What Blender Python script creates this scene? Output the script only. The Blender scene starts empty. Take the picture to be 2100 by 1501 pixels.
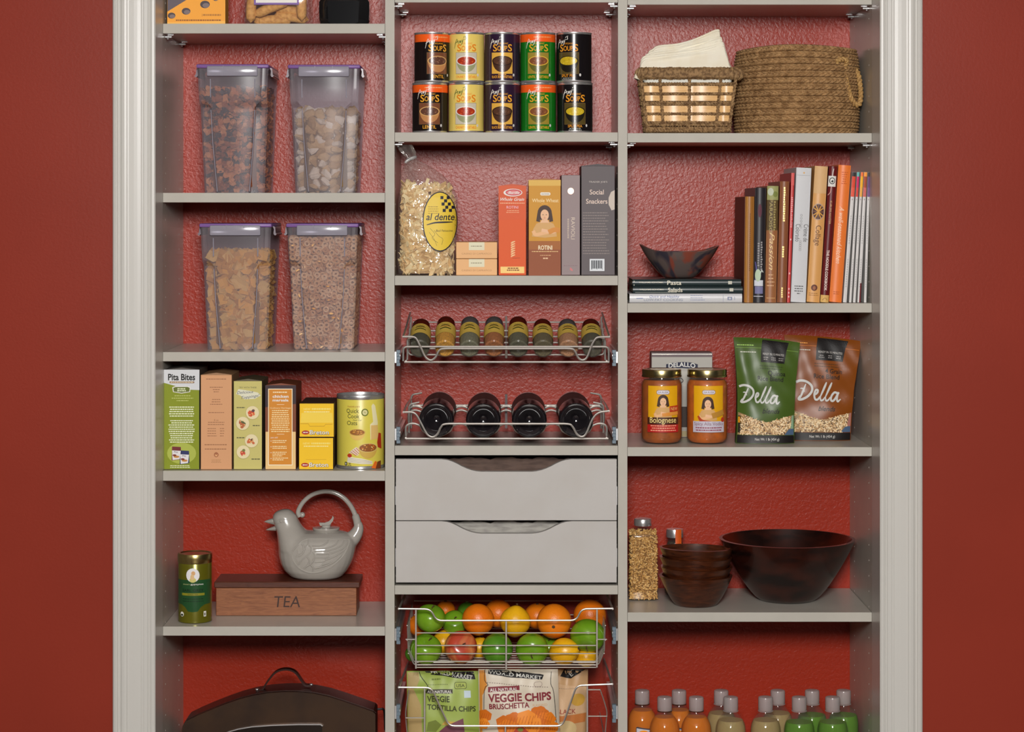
import bpy, bmesh, math, random
from mathutils import Vector, Matrix
from mathutils.geometry import tessellate_polygon
from mathutils.bvhtree import BVHTree

SC = bpy.context.scene
COL = SC.collection
RND = random.Random(7)
PI = math.pi

# ------------------------------------------------------------------ camera, world, light, exposure
# One millimetre on the shelf fronts (y = 0) is one pixel of the 2100 x 1501 photograph.
DIST = 4.7            # camera to shelf fronts
VPX, VPY = 1035, 430  # optical axis in the photograph (the picture is an off-centre crop)
CAMX = (VPX - 1050) / 1000
CAMZ = 0.45 + (1501 - VPY) / 1000
cam = bpy.data.cameras.new('camera')
cam.sensor_width = 36
cam.lens = DIST * 1000 / 2100 * 36
cam.shift_x = (1050 - VPX) / 2100
cam.shift_y = (VPY - 750.5) / 2100
cam.clip_end = 50
cam_ob = bpy.data.objects.new('camera', cam)
COL.objects.link(cam_ob)
cam_ob.location = (CAMX, -DIST, CAMZ)
cam_ob.rotation_euler = (PI / 2, 0, 0)
SC.camera = cam_ob

world = bpy.data.worlds.new('world')
SC.world = world
world.use_nodes = True
bg = world.node_tree.nodes['Background']
bg.inputs[0].default_value = (1.0, 0.95, 0.9, 1)
bg.inputs[1].default_value = 0.02

soft = bpy.data.lights.new('softbox', 'AREA')      # the photographer's softbox above the camera
soft.shape = 'DISK'
soft.size = 0.7
soft.energy = 160
soft.color = (1.0, 0.975, 0.95)
soft_ob = bpy.data.objects.new('softbox', soft)
COL.objects.link(soft_ob)
soft_ob.location = (0.02, -4.45, 2.12)
soft_ob.rotation_euler = (Vector((0, 0, 1.25)) - Vector(soft_ob.location)).to_track_quat('-Z', 'Y').to_euler()

SC.view_settings.view_transform = 'Standard'
SC.view_settings.look = 'None'
SC.view_settings.exposure = 0.0
SC.view_settings.gamma = 1.0
SC.view_settings.use_curve_mapping = False
SC.cycles.transparent_max_bounces = 24
SC.cycles.max_bounces = 8


def wx(px, Y=0.0):
    return CAMX + (px - VPX) / 1000 * (DIST + Y) / DIST


def wz(py, Y=0.0):
    return CAMZ - (py - VPY) / 1000 * (DIST + Y) / DIST


def sc(Y):
    return (DIST + Y) / DIST


# ------------------------------------------------------------------ materials
def lin(c):
    c = c / 255.0
    return c / 12.92 if c <= 0.04045 else ((c + 0.055) / 1.055) ** 2.4


GAIN = 1.06


def C(r, g, b, gain=None):
    k = GAIN if gain is None else gain
    return tuple(min(0.9, lin(x) * k) for x in (r, g, b)) + (1.0,)


MATS = {}


def mat(name, col, rough=0.5, metal=0.0, spec=0.5, bump=None, noise=None, coat=0.0, sss=0.0, coords='Object', stretch=(1, 1, 1)):
    if name in MATS:
        return MATS[name]
    m = bpy.data.materials.new(name)
    m.use_nodes = True
    nt = m.node_tree
    p = nt.nodes['Principled BSDF']
    p.inputs['Base Color'].default_value = col
    p.inputs['Roughness'].default_value = rough
    p.inputs['Metallic'].default_value = metal
    p.inputs['Specular IOR Level'].default_value = spec
    p.inputs['Coat Weight'].default_value = coat
    if coat:
        p.inputs['Coat Roughness'].default_value = 0.08
    if bump or noise:
        tc = nt.nodes.new('ShaderNodeTexCoord')
        mp = nt.nodes.new('ShaderNodeMapping')
        mp.inputs['Scale'].default_value = stretch
        nt.links.new(tc.outputs[coords], mp.inputs[0])
    if bump:
        nz = nt.nodes.new('ShaderNodeTexNoise')
        nz.inputs['Scale'].default_value = bump[0]
        nz.inputs['Detail'].default_value = bump[3] if len(bump) > 3 else 2
        nz.inputs['Distortion'].default_value = bump[4] if len(bump) > 4 else 0
        bp = nt.nodes.new('ShaderNodeBump')
        bp.inputs['Strength'].default_value = bump[1]
        bp.inputs['Distance'].default_value = bump[2] if len(bump) > 2 else 0.001
        nt.links.new(mp.outputs[0], nz.inputs['Vector'])
        nt.links.new(nz.outputs[0], bp.inputs['Height'])
        nt.links.new(bp.outputs[0], p.inputs['Normal'])
    if noise:
        # noise = (scale, colour2, low, high[, detail, distortion])
        nz = nt.nodes.new('ShaderNodeTexNoise')
        nz.inputs['Scale'].default_value = noise[0]
        nz.inputs['Detail'].default_value = noise[4] if len(noise) > 4 else 3
        nz.inputs['Distortion'].default_value = noise[5] if len(noise) > 5 else 0
        mr = nt.nodes.new('ShaderNodeMapRange')
        mr.inputs[1].default_value = noise[2]
        mr.inputs[2].default_value = noise[3]
        mx = nt.nodes.new('ShaderNodeMix')
        mx.data_type = 'RGBA'
        mx.inputs[6].default_value = col
        mx.inputs[7].default_value = noise[1]
        nt.links.new(mp.outputs[0], nz.inputs['Vector'])
        nt.links.new(nz.outputs[0], mr.inputs[0])
        nt.links.new(mr.outputs[0], mx.inputs[0])
        nt.links.new(mx.outputs[2], p.inputs['Base Color'])
    MATS[name] = m
    return m


def clear(name, tint=(1, 1, 1), haze=0.1, hazecol=(0.5, 0.5, 0.5), rough=0.06, ior=1.45, wrinkle=None):
    """thin clear plastic or glass wall: see-through, a little haze, glossy"""
    if name in MATS:
        return MATS[name]
    m = bpy.data.materials.new(name)
    m.use_nodes = True
    nt = m.node_tree
    nt.nodes.remove(nt.nodes['Principled BSDF'])
    out = nt.nodes['Material Output']
    tr = nt.nodes.new('ShaderNodeBsdfTransparent')
    tr.inputs[0].default_value = tint + (1,)
    df = nt.nodes.new('ShaderNodeBsdfDiffuse')
    df.inputs[0].default_value = hazecol + (1,)
    gl = nt.nodes.new('ShaderNodeBsdfGlossy')
    gl.inputs['Roughness'].default_value = rough
    fr = nt.nodes.new('ShaderNodeLayerWeight')
    fr.inputs[0].default_value = 0.5
    pw = nt.nodes.new('ShaderNodeMath')
    pw.operation = 'POWER'
    pw.inputs[1].default_value = 4.0
    ma = nt.nodes.new('ShaderNodeMath')
    ma.operation = 'MULTIPLY_ADD'
    ma.inputs[1].default_value = 0.22
    ma.inputs[2].default_value = ((ior - 1) / (ior + 1)) ** 2
    nt.links.new(fr.outputs['Facing'], pw.inputs[0])
    nt.links.new(pw.outputs[0], ma.inputs[0])
    m1 = nt.nodes.new('ShaderNodeMixShader')
    m2 = nt.nodes.new('ShaderNodeMixShader')
    m1.inputs[0].default_value = haze
    nt.links.new(tr.outputs[0], m1.inputs[1])
    nt.links.new(df.outputs[0], m1.inputs[2])
    nt.links.new(ma.outputs[0], m2.inputs[0])
    nt.links.new(m1.outputs[0], m2.inputs[1])
    nt.links.new(gl.outputs[0], m2.inputs[2])
    nt.links.new(m2.outputs[0], out.inputs[0])
    if wrinkle:
        tc = nt.nodes.new('ShaderNodeTexCoord')
        nz = nt.nodes.new('ShaderNodeTexNoise')
        nz.inputs['Scale'].default_value = wrinkle[0]
        nz.inputs['Detail'].default_value = 3
        bp = nt.nodes.new('ShaderNodeBump')
        bp.inputs['Strength'].default_value = wrinkle[1]
        bp.inputs['Distance'].default_value = 0.01
        nt.links.new(tc.outputs['Object'], nz.inputs['Vector'])
        nt.links.new(nz.outputs[0], bp.inputs['Height'])
        for n in (df, gl):
            nt.links.new(bp.outputs[0], n.inputs['Normal'])
    MATS[name] = m
    return m


def pr(r, g, b, rough=0.55, gain=None):
    """printed ink of the photograph's colour"""
    return mat('ink_%d_%d_%d_%d' % (r, g, b, int(rough * 100)), C(r, g, b, gain), rough, spec=.35)


def wood(name, c1, c2, rough=0.4, scale=30, stretch=(1, 8, 8), coat=0.0):
    return mat(name, c1, rough, noise=(scale, c2, 0.35, 0.7, 4, 1.5), stretch=stretch, coat=coat, bump=(scale * 3, 0.15, 0.001))


# ------------------------------------------------------------------ mesh building
class MB:
    def __init__(s):
        s.v, s.f, s.mi, s.sm, s.mats = [], [], [], [], []

    def slot(s, m):
        if m not in s.mats:
            s.mats.append(m)
        return s.mats.index(m)

    def add(s, vs, fs, m, smooth=False, M=None):
        o = len(s.v)
        if M is not None:
            vs = [M @ Vector(v) for v in vs]
        s.v.extend([tuple(v) for v in vs])
        k = s.slot(m)
        for f in fs:
            s.f.append(tuple(i + o for i in f))
            s.mi.append(k)
            s.sm.append(smooth)
        return s

    def box(s, x0, x1, y0, y1, z0, z1, m, bev=0.0, M=None, seg=1):
        if bev <= 0:
            vs = [(x0, y0, z0), (x1, y0, z0), (x1, y1, z0), (x0, y1, z0), (x0, y0, z1), (x1, y0, z1), (x1, y1, z1), (x0, y1, z1)]
            fs = [(0, 3, 2, 1), (4, 5, 6, 7), (0, 1, 5, 4), (1, 2, 6, 5), (2, 3, 7, 6), (3, 0, 4, 7)]
            return s.add(vs, fs, m, False, M)
        bm = bmesh.new()
        bmesh.ops.create_cube(bm, size=1)
        for v in bm.verts:
            v.co = Vector(((x0 + x1) / 2 + v.co.x * (x1 - x0), (y0 + y1) / 2 + v.co.y * (y1 - y0), (z0 + z1) / 2 + v.co.z * (z1 - z0)))
        bmesh.ops.bevel(bm, geom=bm.edges[:], offset=bev, segments=seg, affect='EDGES', profile=0.5)
        s.bm(bm, m, seg > 1, M)
        return s

    def bm(s, bm, m, smooth=False, M=None):
        bm.verts.index_update()
        s.add([v.co.copy() for v in bm.verts], [[v.index for v in f.verts] for f in bm.faces], m, smooth, M)
        bm.free()
        return s

    def lathe(s, prof, m, seg=32, M=None, smooth=True, closed=False):
        """prof: list of (r, z) from bottom to top; around z"""
        vs, fs, rings = [], [], []
        for r, z in prof:
            if r <= 1e-7:
                rings.append([len(vs)])
                vs.append((0, 0, z))
            else:
                rings.append(list(range(len(vs), len(vs) + seg)))
                for i in range(seg):
                    a = 2 * PI * i / seg
                    vs.append((r * math.cos(a), r * math.sin(a), z))
        pairs = list(zip(rings[:-1], rings[1:]))
        if closed:
            pairs.append((rings[-1], rings[0]))
        for A, B in pairs:
            for i in range(seg):
                j = (i + 1) % seg
                if len(A) == 1 and len(B) == 1:
                    continue
                if len(A) == 1:
                    fs.append((A[0], B[j], B[i]))
                elif len(B) == 1:
                    fs.append((A[i], A[j], B[0]))
                else:
                    fs.append((A[i], A[j], B[j], B[i]))
        return s.add(vs, fs, m, smooth, M)

    def tube(s, pts, r, m, seg=8, closed=False, M=None, cap=True):
        pts = [Vector(p) for p in pts]
        n = len(pts)
        rs = r if isinstance(r, (list, tuple)) else [r] * n
        tang = []
        for i in range(n):
            if closed:
                t = pts[(i + 1) % n] - pts[i - 1]
            else:
                t = pts[min(i + 1, n - 1)] - pts[max(i - 1, 0)]
            tang.append(t.normalized() if t.length > 1e-9 else Vector((0, 0, 1)))
        up = Vector((0, 0, 1)) if abs(tang[0].z) < 0.9 else Vector((0, 1, 0))
        nrm = (up - tang[0] * up.dot(tang[0])).normalized()
        vs, fs = [], []
        for i in range(n):
            t = tang[i]
            nrm = nrm - t * nrm.dot(t)
            if nrm.length < 1e-6:
                nrm = t.orthogonal()
            nrm.normalize()
            b = t.cross(nrm)
            for k in range(seg):
                a = 2 * PI * k / seg
                vs.append(pts[i] + (nrm * math.cos(a) + b * math.sin(a)) * rs[i])
        for i in range(n if closed else n - 1):
            j = (i + 1) % n
            for k in range(seg):
                l = (k + 1) % seg
                fs.append((i * seg + k, j * seg + k, j * seg + l, i * seg + l))
        if cap and not closed:
            fs.append(tuple(range(seg)))
            fs.append(tuple((n - 1) * seg + k for k in reversed(range(seg))))
        return s.add(vs, fs, m, True, M)

    def prism(s, out, d0, d1, m, axis='y', smooth=False, M=None):
        """closed 2-D outline extruded along an axis; outline in (x, z) for y, (x, y) for z, (y, z) for x"""
        def P(p, d):
            return (p[0], d, p[1]) if axis == 'y' else ((p[0], p[1], d) if axis == 'z' else (d, p[0], p[1]))
        n = len(out)
        vs = [P(p, d0) for p in out] + [P(p, d1) for p in out]
        fs = [(i, (i + 1) % n, n + (i + 1) % n, n + i) for i in range(n)]
        tr = tessellate_polygon([[Vector((p[0], p[1], 0)) for p in out]])
        fs += [tuple(t) for t in tr] + [tuple(n + i for i in reversed(t)) for t in tr]
        return s.add(vs, fs, m, smooth, M)

    def loft(s, secs, m, smooth=True, cap0=True, cap1=True, M=None, wrap=True):
        n = len(secs[0])
        vs = [p for sec in secs for p in sec]
        fs = []
        for i in range(len(secs) - 1):
            for k in range(n if wrap else n - 1):
                l = (k + 1) % n
                fs.append((i * n + k, i * n + l, (i + 1) * n + l, (i + 1) * n + k))
        if cap0:
            fs.append(tuple(reversed(range(n))))
        if cap1:
            fs.append(tuple((len(secs) - 1) * n + k for k in range(n)))
        return s.add(vs, fs, m, smooth, M)

    def ball(s, c, r, m, u=16, v=10, sq=(1, 1, 1), M=None):
        pr_ = []
        for i in range(v + 1):
            a = -PI / 2 + PI * i / v
            pr_.append((max(0, math.cos(a)), math.sin(a)))
        T = Matrix.Translation(Vector(c)) @ Matrix.Diagonal((r * sq[0], r * sq[1], r * sq[2], 1))
        return s.lathe(pr_, m, u, (M @ T) if M is not None else T)

    def mesh(s, name):
        me = bpy.data.meshes.new(name)
        me.from_pydata(s.v, [], s.f)
        for m in s.mats:
            me.materials.append(m)
        me.polygons.foreach_set('material_index', s.mi)
        me.polygons.foreach_set('use_smooth', s.sm)
        if any(s.sm):
            me.set_sharp_from_angle(angle=math.radians(38))
        me.update()
        return me

    def build(s, name, parent=None, loc=None, label=None, kind=None, fix=True):
        me = s.mesh(name)
        if fix:
            b = bmesh.new()
            b.from_mesh(me)
            bmesh.ops.recalc_face_normals(b, faces=b.faces)
            b.to_mesh(me)
            b.free()
        ob = bpy.data.objects.new(name, me)
        COL.objects.link(ob)
        if parent is not None:
            ob.parent = parent
        if loc is not None:
            ob.location = loc
        if label:
            ob['label'] = label
        if kind:
            ob['kind'] = kind
        return ob


def tag(o, label, cat=None, group=None, kind=None):
    o['label'] = label
    if cat:
        o['category'] = cat
    if group:
        o['group'] = group
    if kind:
        o['kind'] = kind
    return o


def thing(name, label, cat, loc, rot=(0, 0, 0), group=None):
    o = bpy.data.objects.new(name, None)
    o.empty_display_size = 0.02
    COL.objects.link(o)
    o.location = loc
    o.rotation_euler = rot
    return tag(o, label, cat, group)


def copy_tree(o, parent=None):
    c = o.copy()
    COL.objects.link(c)
    c.parent = parent
    for ch in list(o.children):
        copy_tree(ch, c)
    return c


def catmull(pts, n=6, closed=False):
    P = [Vector(p) for p in pts]
    out = []
    N = len(P)
    for i in range(N if closed else N - 1):
        if closed:
            a, b, c, d = P[i - 1], P[i], P[(i + 1) % N], P[(i + 2) % N]
        else:
            b, c = P[i], P[i + 1]
            a = P[i - 1] if i else b * 2 - c
            d = P[i + 2] if i + 2 < N else c * 2 - b
        for k in range(n):
            t = k / n
            out.append(0.5 * ((2 * b) + (c - a) * t + (2 * a - 5 * b + 4 * c - d) * t * t + (3 * b - a - 3 * c + d) * t ** 3))
    if not closed:
        out.append(P[-1])
    return out


def fillet(pts, r=0.008, n=5):
    """polyline with rounded corners (bent wire)"""
    P = [Vector(p) for p in pts]
    out = [P[0]]
    for i in range(1, len(P) - 1):
        a, b, c = P[i - 1], P[i], P[i + 1]
        d0, d1 = (a - b), (c - b)
        q = min(r, d0.length * 0.48, d1.length * 0.48)
        p0, p1 = b + d0.normalized() * q, b + d1.normalized() * q
        for k in range(n + 1):
            t = k / n
            out.append(p0 * (1 - t) ** 2 + b * 2 * t * (1 - t) + p1 * t * t)
    out.append(P[-1])
    return out


# ------------------------------------------------------------------ printing: lettering and pictures on a surface
TXT = {}
_fc = bpy.data.curves.new('lettering', 'FONT')
_fo = bpy.data.objects.new('lettering', _fc)


def glyphs(body, bold=0.0, shear=0.0, spacing=1.0):
    key = (body, bold, shear, spacing)
    if key in TXT:
        return TXT[key]
    _fc.body = body
    _fc.size = 1
    _fc.offset = bold
    _fc.shear = shear
    _fc.space_character = spacing
    _fc.resolution_u = 3
    _fc.fill_mode = 'BOTH'
    me = _fo.to_mesh()
    pts = [(v.co.x, v.co.y) for v in me.vertices]
    me.calc_loop_triangles()
    tr = [tuple(t.vertices) for t in me.loop_triangles]
    _fo.to_mesh_clear()
    TXT[key] = (pts, tr)
    return TXT[key]


CAP = None


class Print:
    """flat print collected in (u, v) millimetres and laid on a surface fn(u, v, offset) -> xyz"""
    STEP = 0.00022

    def __init__(s, fn, cell=7.0):
        s.fn, s.cell, s.mb, s.n = fn, cell, MB(), 0

    def tris(s, pts, tri, m, layer):
        pts = [tuple(p) for p in pts]
        T = [(pts[a], pts[b], pts[c]) for a, b, c in tri]
        for _ in range(14):
            out, more = [], False
            for t in T:
                e = [max(abs(t[i][0] - t[(i + 1) % 3][0]), abs(t[i][1] - t[(i + 1) % 3][1]) * 0.5) for i in range(3)]
                k = max(range(3), key=lambda i: e[i])
                if e[k] > s.cell:
                    a, b, c = t[k], t[(k + 1) % 3], t[(k + 2) % 3]
                    mid = ((a[0] + b[0]) / 2, (a[1] + b[1]) / 2)
                    out += [(a, mid, c), (mid, b, c)]
                    more = True
                else:
                    out.append(t)
            T = out
            if not more:
                break
        vs, fs, ix = [], [], {}
        s.n += 1
        off = s.STEP * (layer + min(0.9, s.n * 0.004))
        for t in T:
            f = []
            for p in t:
                k = (round(p[0], 4), round(p[1], 4))
                if k not in ix:
                    ix[k] = len(vs)
                    vs.append(s.fn(p[0], p[1], off))
                f.append(ix[k])
            fs.append(tuple(f))
        s.mb.add(vs, fs, m, False)

    def poly(s, pts, m, layer=1):
        tr = tessellate_polygon([[Vector((p[0], p[1], 0)) for p in pts]])
        s.tris(pts, tr, m, layer)

    def rect(s, u0, v0, u1, v1, m, layer=1):
        s.poly([(u0, v0), (u1, v0), (u1, v1), (u0, v1)], m, layer)

    def ell(s, u, v, ru, rv, m, layer=1, n=20, a0=0, a1=2 * PI, rot=0):
        k = n if abs(a1 - a0 - 2 * PI) < 1e-6 else n + 1
        ca, sa = math.cos(rot), math.sin(rot)
        P = []
        for i in range(k):
            a = a0 + (a1 - a0) * i / n
            x, y = ru * math.cos(a), rv * math.sin(a)
            P.append((u + x * ca - y * sa, v + x * sa + y * ca))
        s.poly(P, m, layer)

    def rrect(s, u0, v0, u1, v1, r, m, layer=1):
        P = []
        for cx, cy, a in ((u1 - r, v1 - r, 0), (u0 + r, v1 - r, 90), (u0 + r, v0 + r, 180), (u1 - r, v0 + r, 270)):
            for k in range(5):
                t = math.radians(a + 22.5 * k)
                P.append((cx + r * math.cos(t), cy + r * math.sin(t)))
        s.poly(P, m, layer)

    def text(s, body, u, v, h, m, layer=2, w=None, align='c', rot=0, bold=0.0, shear=0.0, spacing=1.0, arch=0.0):
        """capital height h; v is the baseline; w squeezes or stretches to a width"""
        global CAP
        if CAP is None:
            CAP = max(p[1] for p in glyphs('H')[0])
        pts, tr = glyphs(body, bold, shear, spacing)
        if not pts:
            return
        k = h / CAP
        x0, x1 = min(p[0] for p in pts), max(p[0] for p in pts)
        kx = k if w is None else w / (x1 - x0)
        W = (x1 - x0) * kx
        off = {'c': -W / 2, 'l': 0, 'r': -W}[align]
        ca, sa = math.cos(math.radians(rot)), math.sin(math.radians(rot))
        out = []
        for p in pts:
            x, y = (p[0] - x0) * kx + off, p[1] * k
            if arch:
                y += arch * (1 - (2 * x / W) ** 2)
            out.append((u + x * ca - y * sa, v + x * sa + y * ca))
        s.tris(out, tr, m, layer)

    def lines(s, u0, u1, v_top, n, pitch, h, m, layer=2, align='l', rnd=None, fill=(0.7, 1.0)):
        """small print too fine to read: rows of word-sized marks"""
        R = rnd or random.Random(int(u0 * 7 + v_top * 13 + n))
        for i in range(n):
            v = v_top - i * pitch - h
            W = (u1 - u0) * R.uniform(*fill)
            x = u0 if align == 'l' else (u0 + u1 - W) / 2
            end = x + W
            while x < end - 0.8:
                w = min(R.uniform(2.0, 5.5), end - x)
                s.rect(x, v, x + w, v + h, m, layer)
                x += w + 0.9

    def stroke(s, pts, w, m, layer=2, n=5, taper=False):
        """pen stroke along a smooth 2-D path"""
        P = [Vector((p[0], p[1], 0)) for p in pts]
        P = catmull(P, n) if len(P) > 2 else P
        L, R = [], []
        for i, p in enumerate(P):
            t = (P[min(i + 1, len(P) - 1)] - P[max(i - 1, 0)])
            t = t.normalized() if t.length > 1e-9 else Vector((1, 0, 0))
            q = w / 2
            if taper:
                q *= 0.35 + 0.65 * math.sin(PI * (i + 0.6) / (len(P) + 0.2))
            nx, ny = -t.y * q, t.x * q
            L.append((p.x + nx, p.y + ny))
            R.append((p.x - nx, p.y - ny))
        k = len(P)
        tr = []
        for i in range(k - 1):
            tr += [(i, i + 1, k + i + 1), (i, k + i + 1, k + i)]
        s.tris(L + R, tr, m, layer)

    def build(s, name, parent, label=None):
        return s.mb.build(name, parent, label=label, kind='stuff', fix=False)


def flat(x0, y, z0):
    return lambda u, v, o: (x0 + u / 1000, y - o, z0 + v / 1000)


def cyl(R, z0=0.0, a0=0.0):
    """u is arc length from the point that faces the camera"""
    def f(u, v, o):
        a = u / 1000 / R + a0
        return ((R + o) * math.sin(a), -(R + o) * math.cos(a), z0 + v / 1000)
    return f


# ------------------------------------------------------------------ the setting
def red_paint(name, col, bump, dist, sp_=0.2):
    return mat(name, col, 0.33, spec=sp_, bump=(150, bump, dist, 2.5, 0.5), noise=(2.5, tuple(c * 0.93 for c in col[:3]) + (1,), 0.4, 0.6))


RED = red_paint('red_wall_paint', C(154, 43, 23, 1.08), 0.36, 0.002, 0.28)
RED2 = red_paint('red_room_paint', C(134, 48, 34, 1.08), 0.2, 0.0008)
TRIMW = mat('white_trim_paint', C(192, 190, 184), 0.32, spec=0.25, bump=(40, 0.08, 0.001))
MELA = mat('warm_grey_melamine', C(182, 177, 167), 0.27, spec=0.45, noise=(12, C(178, 173, 163), 0.4, 0.6))
EDGE = mat('grey_edge_band', C(178, 174, 164), 0.55, spec=0.2, noise=(12, C(174, 170, 160), 0.4, 0.6))
DRAWERW = mat('light_grey_drawer_front', C(178, 174, 169), 0.5, spec=.25, noise=(9, C(181, 178, 174), 0.4, 0.6))
CHROME = mat('brushed_nickel_wire', (0.72, 0.69, 0.64, 1), 0.34, metal=0.85)
NICKELD = mat('aged_nickel_bar', (0.46, 0.42, 0.38, 1), 0.4, metal=0.8)
STEEL = mat('polished_steel', (0.72, 0.72, 0.72, 1), 0.27, metal=0.85)
DARK = mat('dark_gap', (0.012, 0.01, 0.01, 1), 0.8)

ZT = 2.14                      # top of the closet
XL, XR = wx(333.5), wx(1788.5)   # inner faces of the outer panels
YB = 0.305                     # back wall of the closet
WY = -0.10                     # face of the room wall


def struct(name, mb, label=None):
    o = mb.build(name)
    o['kind'] = 'structure'
    if label:
        o['label'] = label
    return o


struct('wall_back', MB().box(XL - 0.06, XR + 0.06, YB, YB + 0.05, 0, 2.6, RED), 'red textured back wall of the pantry closet')
struct('wall_left', MB().box(-2.6, XL - 0.016, WY, WY + 0.09, 0, 2.6, RED2), 'red painted room wall beside the opening')
struct('wall_right', MB().box(XR + 0.016, 2.6, WY, WY + 0.09, 0, 2.6, RED2), 'red painted room wall beyond the right casing')
struct('wall_header', MB().box(XL - 0.016, XR + 0.016, WY, WY + 0.09, 2.2, 2.6, RED2), 'red wall above the closet opening')
struct('floor', MB().box(-2.6, 2.6, -6.2, YB + 0.05, -0.05, 0, wood('oak_floor', C(90, 62, 40), C(70, 46, 28), 0.45)), 'wooden floor')
struct('ceiling', MB().box(-2.6, 2.6, -6.2, YB + 0.05, 2.6, 2.65, mat('ceiling_paint', (0.75, 0.73, 0.7, 1), 0.8)), 'white ceiling')

# casings: a moulded profile run up both sides of the opening
PROF = [(0, 0), (0, 15), (.03, 17.5), (.08, 18.5), (.11, 17.5), (.13, 15), (.16, 14.2), (.19, 15.2), (.22, 17), (.28, 17.6), (.33, 16.8), (.35, 15),
        (.38, 14.6), (.5, 14.2), (.58, 13.6), (.66, 12.6), (.69, 11), (.71, 10.6), (.74, 11.4), (.82, 11), (.84, 9), (.865, 8.2), (.89, 9.6),
        (.93, 10.4), (.97, 9.8), (1, 7.5), (1, 0)]
TW = 0.084
for k, (side, xin) in enumerate(((-1, XL + 0.0015), (1, XR - 0.0015))):
    out = [(xin + side * TW * (1 - a), WY - h / 1000) for a, h in PROF]
    b = MB()
    b.prism(out, 0, ZT + 0.09, TRIMW, axis='z', smooth=False)
    struct('trim_%d' % (k + 1), b, ('white moulded door casing beside the left wall', 'white moulded door casing beside the right wall')[k])
    b = MB()
    xo = xin + side * 0.001
    b.box(min(xo, xo + side * 0.014), max(xo, xo + side * 0.014), WY + 0.0002, -0.002, 0, ZT + 0.06, mat('jamb_paint', C(190, 184, 178), 0.3))
    struct('trim_%d' % (k + 3), b, ('plain jamb inside the left casing', 'plain jamb inside the right casing')[k])

# ------------------------------------------------------------------ closet uprights and shelves
T = 0.0192
XM1a, XM1b = wx(790), wx(809)
XM2a, XM2b = wx(1267.5), wx(1286.5)
PANELS = [('leftmost grey upright panel against the jamb with pin holes', XL - 0.013, XL, 1),
          ('grey upright panel between the cereal shelves and the drawers', XM1a, XM1b, 0),
          ('grey upright panel between the drawers and the cookbook shelf', XM2a, XM2b, 0),
          ('rightmost grey upright panel against the jamb with pin holes', XR, XR + 0.013, -1)]
HOLE = mat('pin_hole', C(160, 150, 142), 0.5)
for lab, a, b_, sd in PANELS:
    t = thing('upright_panel', lab, 'panel', ((a + b_) / 2, 0, 0), group='upright panels of the closet')
    MB().box(a - (a + b_) / 2, b_ - (a + b_) / 2, 0.0008, YB - 0.001, 0.0, ZT, MELA, 0.0004).build('board', t)
    MB().box(a - (a + b_) / 2, b_ - (a + b_) / 2, 0.0, 0.0008, 0.0, ZT, EDGE).build('edge_band', t)
    # rows of shelf-pin holes on the faces one can see
    for face, yy in ((1, 0.04), (1, 0.235), (-1, 0.04), (-1, 0.235)):
        if sd and face != sd:
            continue
        h = MB()
        xf = (b_ if face > 0 else a) - (a + b_) / 2
        z = 0.22
        while z < 2.1:
            h.lathe([(0, 0), (0.0018, 0.0), (0.0018, 0.0003)], HOLE, 8, Matrix.Translation((xf + face * 0.0001, yy, z)) @ Matrix.Rotation(face * PI / 2, 4, 'Y'), smooth=False)
            z += 0.032
        h.build('pin_hole_row', t, kind='stuff')


def shelf(x0, x1, ytop, ybot, lab, pins=True, mt=None):
    zt, zb = wz(ytop), wz(ybot)
    cx = (x0 + x1) / 2
    t = thing('shelf', lab, 'shelf', (cx, 0, zb), group='shelves of the closet')
    hw = (x1 - x0) / 2 - 0.0006
    MB().box(-hw, hw, 0.001, YB - 0.002, 0, zt - zb, mt or MELA, 0.0006).build('board', t)
    MB().box(-hw, hw, 0.0, 0.001, 0, zt - zb, EDGE, 0.0004).build('edge_band', t)
    if pins and ytop < 300:
        for sx in (-1, 1):
            for y in (0.03, 0.235):
                p = MB()
                p.lathe([(0, -0.004), (0.0028, -0.004), (0.0028, 0.010), (0, 0.010)], STEEL, 10, Matrix.Translation((sx * (hw - 0.004), y, -0.005)) @ Matrix.Rotation(-sx * PI / 2, 4, 'Y'))
                p.box(sx * (hw - 0.012) - 0.006, sx * (hw - 0.012) + 0.006, y - 0.004, y + 0.004, -0.0016, -0.0002, STEEL)
                p.tube([(sx * (hw - 0.0055), y, -0.002), (sx * (hw - 0.0055), y, -0.010)], [0.0015, 0.0022], STEEL, 8)
                p.build('shelf_pin', t)
    return zt


LX = (XL, XM1a)
MX = (XM1b, XM2a)
RX = (XM2b, XR)
ZL1 = shelf(*LX, 48.5, 68.5, 'grey shelf under the cheese cracker box and the breadsticks')
ZL2 = shelf(*LX, 395.5, 415, 'grey shelf under the upper two cereal containers')
ZL3 = shelf(*LX, 722, 741, 'grey shelf under the lower two cereal containers')
ZL4 = shelf(*LX, 965.5, 986, 'grey shelf under the row of cracker boxes and the oats')
ZL5 = shelf(*LX, 1285, 1303.5, 'grey shelf under the wooden tea box')
ZL6 = shelf(*LX, 1600, 1619, 'grey shelf under the dark arched case', False)
shelf(*MX, -14, 5, 'grey shelf above the soup cans')
ZM2 = shelf(*MX, 271.5, 290.5, 'grey shelf under the soup cans')
ZM3 = shelf(*MX, 565.5, 585, 'grey shelf under the pasta bag and pasta boxes')
ZM4 = shelf(*MX, 914, 933.5, 'grey shelf under the wine rack', False)
ZM5 = shelf(*MX, 1200.5, 1219, 'grey shelf between the drawers and the fruit basket', False)
shelf(*RX, -9, 9.5, 'grey shelf above the two woven baskets')
ZR2 = shelf(*RX, 273, 292, 'grey shelf under the two woven baskets')
ZR3 = shelf(*RX, 622, 641, 'grey shelf under the cookbooks')
ZR4 = shelf(*RX, 917, 935.5, 'grey shelf under the sauce jars and rice pouches')
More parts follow.
